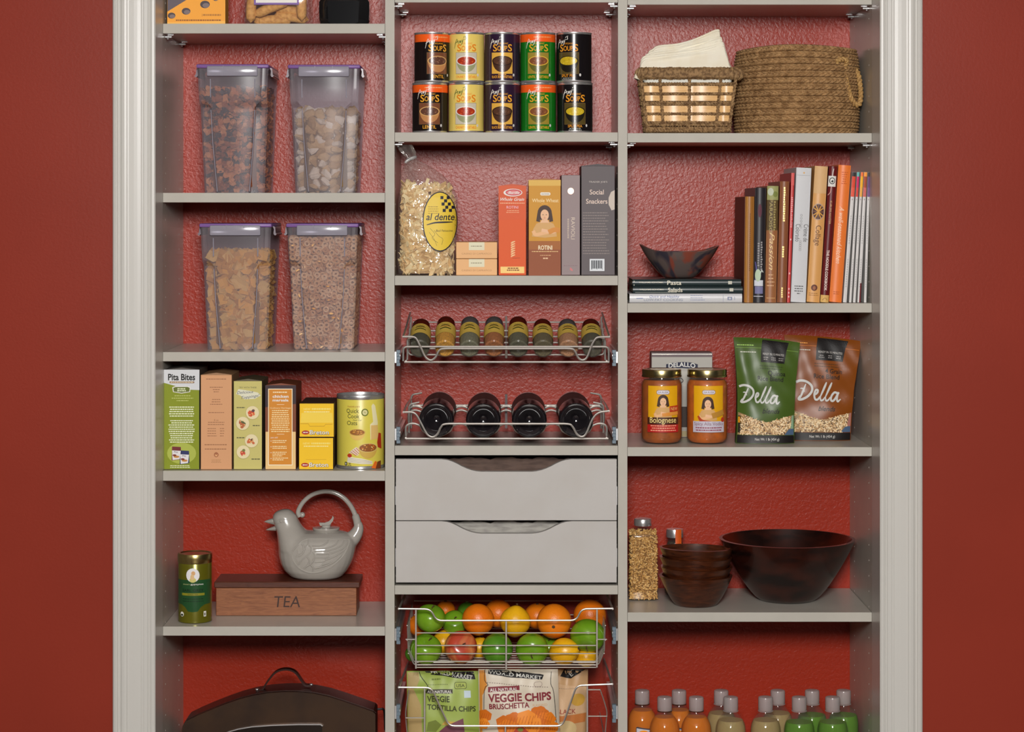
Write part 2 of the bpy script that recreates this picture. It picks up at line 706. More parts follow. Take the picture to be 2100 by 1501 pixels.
ZR5 = shelf(*RX, 1256, 1275, 'grey shelf under the dark wooden bowls')
ZR6 = shelf(*RX, 1642, 1661, 'grey shelf under the juice bottles', False)

# ------------------------------------------------------------------ shared pictures on packets
INK = {}
BLACK = pr(22, 18, 18)
WHITE = pr(225, 222, 215)
CREAM = pr(225, 210, 170)


def bowl_picture(p, u, v, w, bowl, soup, fleck, layer=3, tilt=0.42, seed=1, shadow=None):
    """a bowl of soup seen from above its rim, as printed on food packets"""
    R = random.Random(seed)
    rv = w / 2 * tilt
    body = [(u - w / 2, v)]
    for k in range(13):
        a = PI + PI * k / 12
        body.append((u + w / 2 * 0.96 * math.cos(a), v + rv * 2.3 * math.sin(a)))
    body.append((u + w / 2, v))
    p.poly(body, shadow or bowl, layer)
    p.ell(u, v, w / 2, rv, bowl, layer + 1)
    p.ell(u, v, w / 2 * 0.88, rv * 0.84, soup, layer + 2)
    for _ in range(16):
        a, q = R.uniform(0, 2 * PI), math.sqrt(R.uniform(0, 1)) * 0.75
        p.ell(u + w / 2 * q * math.cos(a), v + rv * q * math.sin(a), w * R.uniform(.02, .045), w * R.uniform(.015, .03), fleck[_ % len(fleck)], layer + 3, 7)


def portrait(p, u, v, h, layer=3, dress=(205, 160, 100), arm=(225, 175, 125)):
    """half-length figure with dark hair and folded arms; v is the lower edge, h the height"""
    hair, skin, dr, ar = pr(62, 36, 24), pr(226, 180, 140), pr(*dress), pr(*arm)
    p.poly([(u - .40 * h, v + .02 * h), (u - .36 * h, v + .25 * h), (u - .26 * h, v + .42 * h), (u - .08 * h, v + .50 * h), (u + .10 * h, v + .50 * h),
            (u + .27 * h, v + .42 * h), (u + .36 * h, v + .24 * h), (u + .38 * h, v + .02 * h), (u, v - .02 * h)], dr, layer)
    p.ell(u, v + .75 * h, .225 * h, .25 * h, hair, layer + 1)
    for sx in (-1, 1):
        p.poly([(u + sx * .225 * h, v + .76 * h), (u + sx * .265 * h, v + .50 * h), (u + sx * .15 * h, v + .47 * h), (u + sx * .12 * h, v + .74 * h)], hair, layer + 1)
    p.poly([(u - .14 * h, v + .45 * h), (u + .14 * h, v + .45 * h), (u + .075 * h, v + .58 * h), (u - .075 * h, v + .58 * h)], skin, layer + 2)
    p.ell(u, v + .69 * h, .13 * h, .175 * h, skin, layer + 2)
    for sx in (-1, 1):
        p.ell(u + sx * .052 * h, v + .70 * h, .022 * h, .011 * h, pr(60, 40, 35), layer + 3, 8)
    p.ell(u, v + .60 * h, .032 * h, .010 * h, pr(190, 90, 80), layer + 3, 8)
    p.ell(u, v + .655 * h, .014 * h, .012 * h, pr(205, 155, 115), layer + 3, 8)
    p.stroke([(u - .36 * h, v + .2 * h), (u - .28 * h, v + .08 * h), (u - .02 * h, v + .13 * h), (u + .12 * h, v + .16 * h)], .11 * h, ar, layer + 2)
    p.stroke([(u + .36 * h, v + .2 * h), (u + .25 * h, v + .16 * h), (u + .0 * h, v + .2 * h), (u - .1 * h, v + .22 * h)], .10 * h, skin, layer + 3)


def carton(name, label, x0, x1, ytop, zbase, yfront, depth, col, rough=0.4, group=None, side=None, skew=0.0, top=None, flap=True, cat='box'):
    """cardboard box placed by its front face: left/right px, top px, base height, front depth"""
    X0, X1 = wx(x0, yfront), wx(x1, yfront)
    H = wz(ytop, yfront) - zbase
    cx = (X0 + X1) / 2
    hw = (X1 - X0) / 2
    t = thing(name, label, cat, (cx, yfront, zbase), (0, 0, skew), group)
    rough = max(rough, .55)
    m = mat('card_%d_%d_%d' % col, C(*col), rough, spec=.35)
    ms = mat('card_side_%d_%d_%d' % (side or col), C(*(side or col)), rough)
    b = MB()
    b.box(-hw, hw, 0, depth, 0.0003, H, ms, 0.0008)
    b.build('carton', t)
    f = MB()
    f.box(-hw + .0006, hw - .0006, -0.00015, 0.0004, 0.0012, H - 0.0006, m)
    f.build('front_panel', t)
    if flap:
        k = MB()
        mt_ = mat('card_top_%d_%d_%d' % (top or side or col), C(*(top or side or col)), rough)
        k.prism([(-hw + .001, H), (0, H + 0.004), (hw - .001, H + .0002), (hw - .001, H - .0005), (-hw + .001, H - .0005)], 0.0015, depth - 0.002, mt_)
        k.build('top_flap', t)
    return t, Print(flat(-hw, -0.0002, 0)), hw * 2000, H * 1000


# ------------------------------------------------------------------ top left shelf: cheese crackers, breadsticks, black jar
t, p, w, h = carton('cracker_box', 'orange cheese cracker box printed with a holed cheese wedge', 343, 462, -130, ZL1, 0.03, 0.055, (92, 82, 90), 0.25, side=(205, 150, 60))
OR_ = pr(236, 160, 48)
p.poly([(0, 0), (w, 0), (w, 62), (w * .42, 58), (0, 27)], OR_, 1)
p.poly([(0, 0), (w, 0), (w, 8), (0, 5)], pr(240, 178, 78), 2)
for u, v, r in ((9, 19, 8), (39, 28, 9), (78, 42, 10), (100, 54, 6)):
    p.ell(u, v, r, r * .78, pr(70, 58, 62), 2)
    p.ell(u + r * .2, v - r * .2, r * .72, r * .5, pr(120, 105, 105), 3)
p.lines(18, 112, 11, 1, 5, 3.0, pr(150, 92, 30), 3, fill=(.95, 1))
p.lines(74, 112, 22, 1, 5, 3.4, pr(175, 115, 40), 3, fill=(.95, 1))
p.text('2', 72, 18, 4.5, pr(175, 115, 40), 3)
p.rect(10, 95, w - 10, 150, pr(235, 190, 70), 2)
p.build('printed_front', t)

# clear tub of breadsticks
TUB = clear('tub_plastic', (0.97, 0.96, 0.95), 0.05, (.7, .65, .6), 0.05)
bx0, bx1 = wx(501, 0.035), wx(634, 0.035)
cx = (bx0 + bx1) / 2
t = thing('breadstick_tub', 'clear plastic tub of toasted breadsticks with a purple edged label', 'tub', (cx, 0.035, ZL1))
hw = (bx1 - bx0) / 2
MB().box(-hw, hw, 0, 0.10, 0.0004, 0.165, TUB, 0.008, seg=3).build('tub', t)
MB().box(-hw - .002, hw + .002, -.002, 0.102, 0.165, 0.178, mat('tub_lid', C(120, 90, 150), 0.3), 0.003, seg=2).build('lid', t)
p = Print(flat(-hw, -0.0004, 0))
p.rect(20, 42, 113, 130, pr(120, 90, 155), 1)
p.rect(24, 46, 109, 126, WHITE, 2)
p.rect(30, 60, 103, 100, pr(200, 190, 215), 3)
p.build('paper_label', t)
CRUST = mat('toasted_crust', C(214, 160, 88), 0.7, bump=(220, 0.6, 0.002), noise=(90, C(175, 115, 55), 0.42, 0.7))
sticks = []
R = random.Random(3)
spec = [(-52, 42, 84, 0, 72), (-12, 36, 22, 0, 78), (26, 18, -7, 1, 74), (24, 33, -8, 1, 70), (-8, 12, 3, 1, 76), (52, 52, 88, 0, 84), (-30, 30, 62, 1, 70), (14, 46, 12, 1, 84), (-2, 62, -20, 1, 90), (10, 84, 25, 0, 96), (-10, 110, -12, 1, 90), (20, 130, 8, 0, 84)]
WHICH = ['standing upright at the corner by the cracker box', 'the rounded one slanting across the front', 'lying flat second from the floor', 'lying flat just under the slanting one', 'lying along the floor', 'standing upright at the corner by the black jar',
         'leaning behind the upright one', 'lying half behind the label', 'slanting down behind the label', 'slanting up behind the label', 'lying level behind the label', 'topmost in the tub']
for i, (x, z, ang, lay, LL) in enumerate(spec):
    b = MB()
    L = LL / 1000
    pts, rs = [], []
    for k in range(11):
        q = k / 10
        pts.append(((q - .5) * L, 0.0012 * math.sin(q * 5 + i), 0.002 * math.sin(q * PI)))
        rs.append(0.0098 * (1 - (2 * abs(q - .5)) ** 6) ** .5 + .0008)
    b.tube(pts, rs, CRUST, 12)
    o = b.build('breadstick', None, (cx + x / 1000, 0.035 + 0.016 + lay * 0.023, ZL1 + z / 1000))
    o.rotation_euler = (0, -math.radians(ang), R.uniform(-.08, .08))
    tag(o, 'toasted breadstick in the clear tub, ' + WHICH[i], 'breadstick', 'breadsticks in the tub')

# black faceted jar
BLK = mat('black_glaze', (0.008, 0.008, 0.009, 1), 0.06, spec=0.7)
c = (wx(707, 0.085), 0.085, ZL1)
t = thing('black_jar', 'glossy black squat jar with a white label above its waist', 'jar', c)


def oct_(r, z, k=0.78):
    P = []
    for i in range(8):
        a = PI / 8 + i * PI / 4
        P.append((r * math.cos(a), r * k * math.sin(a), z))
    return P


MB().loft([oct_(.048, 0), oct_(.053, .004), oct_(.0555, .014), oct_(.0565, .03), oct_(.0565, .05), oct_(.053, .056), oct_(.050, .07), oct_(.050, .12), oct_(.034, .15), oct_(.03, .16)], BLK).build('jar_body', t)
MB().lathe([(0, .158), (.032, .158), (.033, .162), (.033, .182), (0, .184)], BLK, 24).build('cap', t)
b = MB()
b.loft([oct_(.0515, .0525), oct_(.0515, .054)], pr(120, 100, 150), cap0=False, cap1=False)
b.loft([oct_(.0512, .054), oct_(.0512, .115)], pr(215, 212, 212), cap0=False, cap1=False)
b.build('paper_label', t)
# raised curved panel on the front facets
MB().prism([(-.031, .006), (-.022, .0035), (0, .002), (.022, .0035), (.031, .006), (.033, .05), (-.033, .05)], -0.0445, -0.03, BLK).build('front_facet', t)

# ------------------------------------------------------------------ cereal keepers
FROST = clear('frosted_plastic', (0.85, 0.82, 0.86), 0.28, (0.40, 0.365, 0.40), 0.22)
CLIP = clear('clip_plastic', (0.8, 0.78, 0.86), 0.62, (0.42, 0.40, 0.46), 0.15)
PURPLE = mat('purple_seal', C(122, 88, 148), 0.35)
CLIPDK = mat('side_clip_plastic', C(120, 108, 116), 0.25)


def keeper(label, px, ytop, zbase, yf):
    """tall storage keeper: front column narrows below the shoulder, grips recessed on both sides"""
    cxp = wx(px, yf)
    H = wz(ytop, yf) - zbase
    t = thing('cereal_container', label, 'container', (cxp, yf, zbase), group='clip-lid cereal containers')
    D = 0.20
    HB = H - 0.009

    def sec(z):
        q = z / HB
        w = 0.0625 + 0.0105 * q
        zs = HB - 0.068
        e = min(1, max(0, (z - (zs - 0.014)) / 0.016))
        e = e * e * (3 - 2 * e)
        pw = (0.0335 + 0.013 * min(1, z / zs)) * (1 - e) + (w - 0.012) * e
        rec = 0.020 * (1 - e) + 0.0006
        r = 0.004
        P = [(-w, D), (-w, rec + r), (-w + r, rec), (-pw - .002, rec), (-pw, rec - .0005), (-pw + .001, .0012), (-pw + .004, 0), (pw - .004, 0), (pw - .001, .0012), (pw, rec - .0005), (pw + .002, rec), (w - r, rec), (w, rec + r), (w, D)]
        sh = 0.014 * (1 - q)
        return [(x, y + sh * (1 - y / D), z) for x, y in P]
    zz = [0.0004, 0.004, HB * .3, HB * .6, HB - .086, HB - .08, HB - .075, HB - .07, HB - .066, HB - .04, HB]
    b = MB()
    b.loft([sec(z) for z in zz], FROST, cap1=False)
    for sx in (-1, 1):     # moulded ribs under the lid, then highlight lines down the column edges
        b.tube([(sx * .046, -.0002, HB - .022), (sx * .046, .0022, HB - .060)], 0.0012, CLIP, 6)
        b.tube([(sx * .0455, .005, HB - .086), (sx * .042, .008, HB * .4), (sx * .0335, .0136, .003)], 0.0010, CLIP, 6)  # pale tubes added as the highlight along each front column edge
    b.build('keeper_body', t)
    MB().box(-.0755, .0755, -.003, D + .003, HB, HB + .0085, PURPLE, 0.0035, seg=2).build('lid', t)
    # front flap with its two notches
    k = MB()
    k.box(-.0525, .0525, -.0075, -.0045, HB - .0165, HB + .0045, CLIP, 0.0025, seg=2)
    k.box(-.019, -.0175, -.0085, -.0072, HB - .001, HB + .005, CLIP)
    k.box(.0175, .019, -.0085, -.0072, HB - .001, HB + .005, CLIP)
    k.build('front_clip', t)
    for sx in (-1, 1):
        k = MB()
        k.prism([(sx * .0735, HB + .003), (sx * .0790, HB + .001), (sx * .0805, HB - .013), (sx * .0785, HB - .017), (sx * .0755, HB - .013), (sx * .0765, HB - .004)], .03, .15, CLIPDK)
        k.tube([(sx * .0792, .028, HB - .014), (sx * .0792, .152, HB - .014)], .0028, CLIPDK, 8)
        k.build('side_clip', t)
    return t, HB


def fill_points(HB, top, step, rnd, zstep=None, mar=0.0):
    """positions of the pieces that lie against the walls of a keeper"""
    out = []
    z = step * 0.5
    while z < top:
        zs = HB - .068
        inner = z < zs
        w = 0.0625 + 0.0105 * z / HB - 0.006 - mar
        pw = 0.0335 + 0.013 * min(1, z / zs) - 0.005 - mar
        y0 = 0.006 + mar + 0.014 * (1 - z / HB)
        y = y0
        while y < 0.190 - mar:
            lim = pw if (inner and y < y0 + 0.018) else w
            n = max(2, int(2 * lim / step) + 1)
            for i in range(n):
                x = -lim + 2 * lim * i / (n - 1)
                edge = y < y0 + 0.018 + step or y > 0.188 - mar - step or abs(x) > lim - step * .6 or z > top - step * 1.2
                if edge:
                    j = step * .28
                    q = (max(-lim, min(lim, x + rnd.uniform(-j, j))), y + rnd.uniform(-j * .5, j * .6), max(step * .6, z + rnd.uniform(-j, j)))
                    out.append(q)
            y += step * .85
        z += zstep or step * .8
    return out


def cereal(name, label, t, pts, shape, mats, R, HB, top, core, face=0.45):
    b = MB()
    for q in pts:
        if R.random() < face:
            M = Matrix.Translation(q) @ Matrix.Rotation(PI / 2 + R.uniform(-.45, .45), 4, 'X') @ Matrix.Rotation(R.uniform(-.45, .45), 4, 'Y') @ Matrix.Rotation(R.uniform(0, 6.3), 4, 'Z')
        else:
            M = Matrix.Translation(q) @ Matrix.Rotation(R.uniform(0, 6.3), 4, 'Z') @ Matrix.Rotation(R.uniform(-1.6, 1.6), 4, 'X') @ Matrix.Rotation(R.uniform(0, 6.3), 4, 'Z')
        vs, fs, sm = shape(R)
        b.add(vs, fs, mats[R.randrange(len(mats))], sm, M)
    # the mass of pieces deeper inside
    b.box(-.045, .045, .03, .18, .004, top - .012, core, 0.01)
    o = b.build(name, None, t.location, fix=False)
    tag(o, label, 'cereal', kind='stuff')
    return o


def flake(R):
    n = 7
    vs = [(0, 0, R.uniform(-.002, .002))]
    for i in range(n):
        a = 2 * PI * i / n
        r = R.uniform(.0045, .0095)
        vs.append((r * math.cos(a), r * math.sin(a), R.uniform(-.003, .003)))
    fs = [(0, 1 + i, 1 + (i + 1) % n) for i in range(n)]
    return vs, fs, False


def ring(R):
    vs, fs = [], []
    n, m_ = 12, 6
    r0, r1 = .0048, .0023
    for i in range(n):
        a = 2 * PI * i / n
        for j in range(m_):
            c_ = 2 * PI * j / m_
            rr = r0 + r1 * math.cos(c_)
            vs.append((rr * math.cos(a), rr * math.sin(a), r1 * math.sin(c_)))
    for i in range(n):
        for j in range(m_):
            fs.append((i * m_ + j, ((i + 1) % n) * m_ + j, ((i + 1) % n) * m_ + (j + 1) % m_, i * m_ + (j + 1) % m_))
    return vs, fs, True


def square(R):
    s_ = R.uniform(.0085, .0105)
    h_ = .0007
    vs, fs = [], []
    g = 3
    for z_ in (-h_, h_):
        for i in range(g):
            for j in range(g):
                vs.append(((i - 1) * s_, (j - 1) * s_, z_ + .0025 * ((i - 1) ** 2) + R.uniform(-.0006, .0006)))
    for k in (0, 9):
        for i in range(2):
            for j in range(2):
                a = k + i * 3 + j
                fs.append((a, a + 1, a + 4, a + 3))
    for a, c_ in ((0, 1), (1, 2), (2, 5), (5, 8), (8, 7), (7, 6), (6, 3), (3, 0)):
        fs.append((a, c_, c_ + 9, a + 9))
    return vs, fs, False


def nugget(R):
    """frosted puffed pillow"""
    vs, fs = [], []
    sx, sy, sz = R.uniform(.0115, .015), R.uniform(.0095, .0125), R.uniform(.006, .008)
    n = 8
    vs.append((0, 0, -sz))
    for zz, k in ((-.55, .8), (.1, 1.05), (.65, .75)):
        for i in range(n):
            a = 2 * PI * i / n
            q = k * R.uniform(.85, 1.1) * (1.12 if i % 2 else .95)
            vs.append((sx * q * math.cos(a), sy * q * math.sin(a), sz * zz))
    vs.append((0, 0, sz))
    for i in range(n):
        j = (i + 1) % n
        fs.append((0, 1 + j, 1 + i))
        for r in range(2):
            fs.append((1 + r * n + i, 1 + r * n + j, 1 + (r + 1) * n + j, 1 + (r + 1) * n + i))
        fs.append((1 + 2 * n + i, 1 + 2 * n + j, 1 + 3 * n))
    return vs, fs, False


YK = 0.05
kA, HB = keeper('clip-lid container of brown raisin bran flakes on the upper cereal shelf', 477, 131, ZL2, YK)
R = random.Random(11)
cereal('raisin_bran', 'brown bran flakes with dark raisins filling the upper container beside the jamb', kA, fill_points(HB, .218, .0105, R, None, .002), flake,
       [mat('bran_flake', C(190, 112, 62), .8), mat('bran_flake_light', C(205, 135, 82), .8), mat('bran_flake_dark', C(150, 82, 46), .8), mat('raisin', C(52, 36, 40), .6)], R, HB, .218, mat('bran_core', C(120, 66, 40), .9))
kB, HB = keeper('clip-lid container two thirds full of frosted wheat squares', 664.5, 132, ZL2, YK)
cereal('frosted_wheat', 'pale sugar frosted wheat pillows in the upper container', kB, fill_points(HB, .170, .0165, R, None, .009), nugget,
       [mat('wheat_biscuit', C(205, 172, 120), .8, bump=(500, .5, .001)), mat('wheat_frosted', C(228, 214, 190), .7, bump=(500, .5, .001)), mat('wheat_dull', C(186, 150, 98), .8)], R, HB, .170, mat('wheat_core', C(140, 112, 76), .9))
kC, HB = keeper('clip-lid container of golden square cereal on the lower cereal shelf', 483, 457.5, ZL3, YK)
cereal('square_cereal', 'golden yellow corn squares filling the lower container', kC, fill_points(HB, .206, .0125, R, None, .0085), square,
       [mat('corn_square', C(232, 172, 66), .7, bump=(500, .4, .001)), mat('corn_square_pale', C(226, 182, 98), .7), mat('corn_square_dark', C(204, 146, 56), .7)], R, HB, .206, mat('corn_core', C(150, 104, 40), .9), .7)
kD, HB = keeper('clip-lid container packed nearly to the lid with oat rings', 661, 457.5, ZL3, YK)
cereal('oat_rings', 'tan toasted oat rings packed in the lower container', kD, fill_points(HB, .232, .0112, R, None, .001), ring,
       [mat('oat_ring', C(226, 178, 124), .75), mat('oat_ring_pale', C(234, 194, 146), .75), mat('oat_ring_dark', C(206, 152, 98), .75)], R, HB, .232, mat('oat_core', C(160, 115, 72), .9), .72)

# ------------------------------------------------------------------ row of cracker boxes
t, p, w, h = carton('pita_cracker_box', 'tall green and white box of pita crackers at the jamb end of the row', 336, 409, 758, ZL4, 0.02, 0.13, (128, 140, 14), 0.45, side=(70, 64, 58))
p.poly([(0, h), (w, h), (w, h - 42), (w * .62, h - 41), (w * .3, h - 33), (0, h - 27)], pr(205, 207, 210), 1)
p.text('Pita Bites', w / 2, h - 21.5, 12.5, BLACK, 2, w=w * .76, bold=.028)
p.rrect(w * .16, h - 28, w * .86, h - 24, 1.5, pr(140, 110, 92), 2)
p.lines(w * .19, w * .84, h - 25, 1, 4, 1.6, CREAM, 3, fill=(1, 1))
p.poly([(w * .26, h - 46), (w * .24, h - 36), (w * .33, h - 34), (w * .68, h - 34), (w * .75, h - 36), (w * .74, h - 46), (w * .5, h - 49)], WHITE, 2)
p.poly([(w * .28, h - 45), (w * .265, h - 37.5), (w * .34, h - 35.5), (w * .67, h - 35.5), (w * .73, h - 37.5), (w * .72, h - 45), (w * .5, h - 47.5)], pr(96, 108, 34), 3)
p.lines(w * .37, w * .64, h - 38, 2, 4, 2.6, pr(215, 222, 180), 4, align='c', fill=(.8, 1))
LG = pr(226, 230, 196)
p.lines(w * .2, w * .85, h - 53, 3, 5, 1.5, pr(190, 198, 110), 2, align='c', fill=(.35, .95))
p.lines(w * .13, w * .87, h - 76, 5, 4.6, 2.1, LG, 2, align='c', fill=(.8, 1))
p.lines(w * .13, w * .87, h - 104, 11, 4.4, 2.1, LG, 2, align='c', fill=(.75, 1))
p.ell(w * .5, 34, 30, 22, pr(165, 175, 70), 1)
for a, b_, c1 in ((w * .22, 19, (110, 35, 40)), (w * .45, 11, (38, 45, 92))):
    p.poly([(a, b_), (a + 17, b_ + 2), (a + 20, b_ + 4), (a + 19, b_ + 28), (a + 1, b_ + 29)], pr(*c1), 3)
    p.poly([(a + 2, b_ + 1), (a + 17, b_ + 3), (a + 19, b_ + 20), (a + 1, b_ + 21)], pr(218, 215, 218), 4)
    p.text('Pita', a + 9, b_ + 16, 3.6, BLACK, 5)
    p.ell(a + 10, b_ + 8, 6, 2.4, pr(190, 130, 60), 5)
    p.ell(a + 6, b_ + 11, 4, 2, pr(130, 50, 40), 5)
p.lines(w * .18, w * .8, 9, 2, 3.4, 1.3, LG, 2)
p.build('printed_front', t)

t, p, w, h = carton('tan_cracker_box', 'plain tan cardboard box with fine print beside the green box', 411.5, 475.5, 768.5, ZL4, 0.02, 0.13, (206, 152, 108), 0.55, side=(150, 112, 76))
BR = pr(150, 100, 66, .5)
p.lines(w * .18, w * .82, h - 8, 1, 5, 1.7, BR, 1, align='c', fill=(1, 1))
p.lines(w * .27, w * .73, h - 25, 3, 4.6, 1.5, BR, 1, align='c', fill=(.3, 1))
p.lines(w * .3, w * .7, h - 50, 3, 5, 1.5, BR, 1, align='c', fill=(.5, 1))
p.lines(w * .25, w * .75, h - 77, 1, 5, 1.4, BR, 1, align='c', fill=(1, 1))
p.text('8 oz', w / 2, h - 95, 3.6, BR, 1)
p.lines(w * .22, w * .78, h - 97, 2, 4.6, 1.4, BR, 1, align='c', fill=(.8, 1))
p.lines(w * .22, w * .52, h - 110, 4, 5, 1.4, BR, 1, fill=(.8, 1))
p.lines(w * .62, w * .76, h - 110, 4, 5, 1.4, BR, 1, fill=(.8, 1))
p.lines(w * .1, w * .88, h - 143, 2, 9, 1.8, BR, 1, align='c', fill=(.9, 1))
p.ell(w / 2, 31, 4.6, 5, pr(150, 84, 50), 1)
p.ell(w / 2, 30.5, 2.8, 3.2, pr(214, 160, 110), 2)
p.ell(w / 2, 32, 1.3, 1.6, pr(150, 84, 50), 3)
p.lines(w * .34, w * .66, 21, 3, 2.6, 1.2, pr(178, 130, 86), 1, align='c', fill=(.9, 1))
p.build('printed_front', t)

t, p, w, h = carton('topping_cracker_box', 'pale olive cracker box printed with four topped crackers', 479, 537.5, 781, ZL4, 0.02, 0.125, (194, 184, 108), 0.45, side=(86, 74, 50))
DG = pr(78, 76, 50)
p.text('TRY WITH THESE', w / 2, h - 15, 2.7, DG, 2, w=36)
p.poly([(5, h - 27), (10, h - 17), (30, h - 20), (50, h - 24), (56, h - 30), (44, h - 37), (22, h - 38), (14, h - 30)], pr(216, 214, 190), 1)
p.text('Delicious', 24, h - 26, 5.6, pr(70, 76, 96), 2, w=34, shear=.35, rot=4)
p.text('Toppings!', 35, h - 35, 5.6, pr(70, 76, 96), 2, w=38, shear=.35, rot=8)
for u, v, a, b_, c1 in ((39, h - 66, (205, 78, 40), (96, 60, 60), 3), (19, h - 88, (176, 92, 48), (80, 92, 50), 5), (37, h - 124, (196, 96, 50), (92, 60, 40), 7), (20, h - 147, (196, 66, 48), (120, 120, 60), 9)):
    p.ell(u, v, 14.5, 14.5, pr(176, 164, 96), 1)
    p.ell(u, v + .6, 13.6, 13.6, pr(222, 208, 166), 2)
    Rr = random.Random(c1)
    for k in range(9):
        q = Rr.uniform(0, 7)
        p.ell(u - 2 + q * math.cos(k * 2.4), v + q * math.sin(k * 2.4), Rr.uniform(2.5, 4.5), Rr.uniform(2, 3.5), pr(*(a if k % 3 else b_)), 3 + k % 2, 9, rot=Rr.uniform(0, 3))
    for k in range(5):
        p.ell(u - 1 + Rr.uniform(-6, 6), v + Rr.uniform(-6, 6), 1.3, 1.0, pr(236, 196, 120), 5, 7)
for u, v, s_ in ((15, h - 54, 17), (47, h - 91, 15), (15, h - 116, 17), (46, h - 160, 18)):
    p.lines(u - s_ / 2, u + s_ / 2, v, 1, 3, 1.9, DG, 2, fill=(1, 1))
p.build('printed_front', t)

t, p, w, h = carton('marsala_dinner_box', 'brown chicken dinner box with cream edges and an orange text panel', 544, 607, 790, ZL4, 0.02, 0.13, (226, 190, 128), 0.35, side=(120, 58, 26))
p.poly([(0, h), (w, h), (w, h * .45), (0, h * .45)], pr(120, 62, 32), 1)
p.poly([(0, h), (w, h), (w, h * .78), (0, h * .74)], pr(52, 34, 40), 2)
p.rect(6, 9, w - 7, h - 7, pr(238, 222, 190), 3)
p.rect(7.6, 10.8, w - 8.6, h - 8.6, pr(206, 132, 32), 4)
p.lines(16, w - 17, h - 13, 1, 4, 2.6, pr(236, 214, 170), 5, align='c', fill=(1, 1))
p.text('chicken', w / 2, h - 25.5, 5.4, WHITE, 5, bold=.03, w=33)
p.text('marsala', w / 2, h - 33, 5.0, WHITE, 5, bold=.03, w=33)
p.rect(w * .38, h - 40, w * .62, h - 39.2, pr(238, 222, 190), 5)
p.text('Culinary Heritage', w / 2, h - 48, 2.7, pr(246, 226, 180), 5, w=42)
p.lines(11, w - 12, h - 51, 11, 4.3, 1.9, pr(242, 216, 160), 5, align='c', fill=(.8, 1))
p.rect(w * .38, h - 101, w * .62, h - 100.2, pr(238, 222, 190), 5)
p.text('just add', 11, h - 109, 3.2, WHITE, 5, align='l')
for k, n in ((0, 2), (1, 2), (2, 3), (3, 2)):
    v0 = h - 113 - k * 12
    p.ell(12, v0 - 1.6, 1, 1, WHITE, 5, 8)
    p.lines(15, w - 12, v0, n, 3.7, 1.7, pr(242, 220, 170), 5, fill=(.55, .9))
p.build('printed_front', t)

for k, (yt, zb, a, b_, lab) in enumerate(((897.5, ZL4, 613, 683.5, 'lower yellow cracker carton carrying another on top'), (827, None, 614, 685, 'upper yellow cracker carton with a raised front flap'))):
    if zb is None:
        zb = ZL4 + breth / 1000 + 0.0008
    t, p, w, h = carton('yellow_cracker_carton', lab, a, b_, yt, zb, 0.02, 0.15, (236, 190, 14), 0.4, side=(60, 36, 22), group='yellow cracker cartons', flap=False)
    breth = h
    YP = pr(244, 216, 110)
    p.text('NEW', w * .22, h - 14, 4.2, YP, 2, bold=.02)
    p.lines(w * .36, w * .92, h - 10, 1, 4, 3.4, YP, 2, fill=(.95, 1))
    p.lines(8, w - 8, h - 16.5, 1, 4, 2.0, pr(246, 226, 150), 2, align='c', fill=(.9, 1))
    if k:
        p.poly([(2, h - 40), (4, h - 20), (w / 2, h - 17), (w - 4, h - 20), (w - 2, h - 40)], pr(240, 204, 70), 1)
        p.stroke([(2, h - 42), (w * .26, h - 42), (w * .3, h - 47), (w * .72, h - 47), (w * .76, h - 43), (w - 3, h - 43)], .8, pr(176, 132, 10), 2, 1)
    else:
        p.stroke([(w * .2, h - 45), (w * .8, h - 45)], .7, pr(196, 150, 10), 2, 1)
    p.ell(w * .18, 10, 8, 4.2, pr(168, 30, 26), 2)
    p.lines(w * .11, w * .25, 11, 1, 3, 2, WHITE, 3, fill=(1, 1))
    p.text('Breton', w * .58, 5.8, 8.6, pr(120, 96, 30), 2, w=w * .56, bold=.05)
    p.text('Breton', w * .575, 6.2, 8.4, WHITE, 3, w=w * .55, bold=.012)
    p.build('printed_front', t)

# oats canister
Yc = 0.072
Rc = 0.0493
t = thing('oats_canister', 'yellow cardboard canister of quick oats with a steel rim', 'canister', (wx(739.5, Yc), Yc, ZL4))
H = wz(809.5, Yc - .03) - ZL4
b = MB()
b.lathe([(0, .0006), (Rc - .001, .0006), (Rc + .0006, .0015), (Rc + .0006, .006), (Rc - .0006, .0075)], STEEL, 48)
b.build('steel_rim', t)
b = MB()
b.lathe([(Rc - .0006, H - .010), (Rc + .0006, H - .0085), (Rc + .0008, H - .002), (Rc, H), (Rc - .002, H), (Rc - .003, H - .005), (0, H - .005)], STEEL, 48)
b.build('steel_rim', t)
MB().lathe([(Rc - .0004, .005), (Rc, .0075), (Rc, H - .009), (Rc - .0004, H - .008)], mat('oats_paper', C(214, 200, 82), 0.35), 64).build('paper_wrap', t)
p = Print(cyl(Rc + .0001), 4.0)
hh = H * 1000
p.text('TRADER JOE\'S', -12, hh - 24.5, 2.6, pr(150, 52, 36), 2, w=27)
GR = pr(48, 56, 34)
p.text('Quick', -14, hh - 36, 8.4, GR, 2, w=27)
p.text('Cook', -12, hh - 47, 8.4, GR, 2, w=25)
p.text('Steel Cut', -4, hh - 52, 3, GR, 2, w=18, shear=.3)
p.text('Oats', -15, hh - 61, 8.4, GR, 2, w=22)
p.ell(12, hh - 35, 7.6, 7.8, pr(108, 116, 34), 2)
p.ell(12, hh - 35, 5.2, 5.4, pr(214, 206, 150), 3)
p.text('N', 12, hh - 37, 4, pr(108, 116, 34), 4)
p.poly([(30, hh - 55), (26, hh - 22), (30, hh - 17), (35, hh - 22), (42, hh - 55), (43, hh - 90), (24, hh - 92), (23, hh - 60)], pr(226, 218, 176), 2)
p.poly([(25, hh - 62), (42, hh - 62), (43, hh - 90), (25, hh - 92)], pr(216, 180, 110), 3)
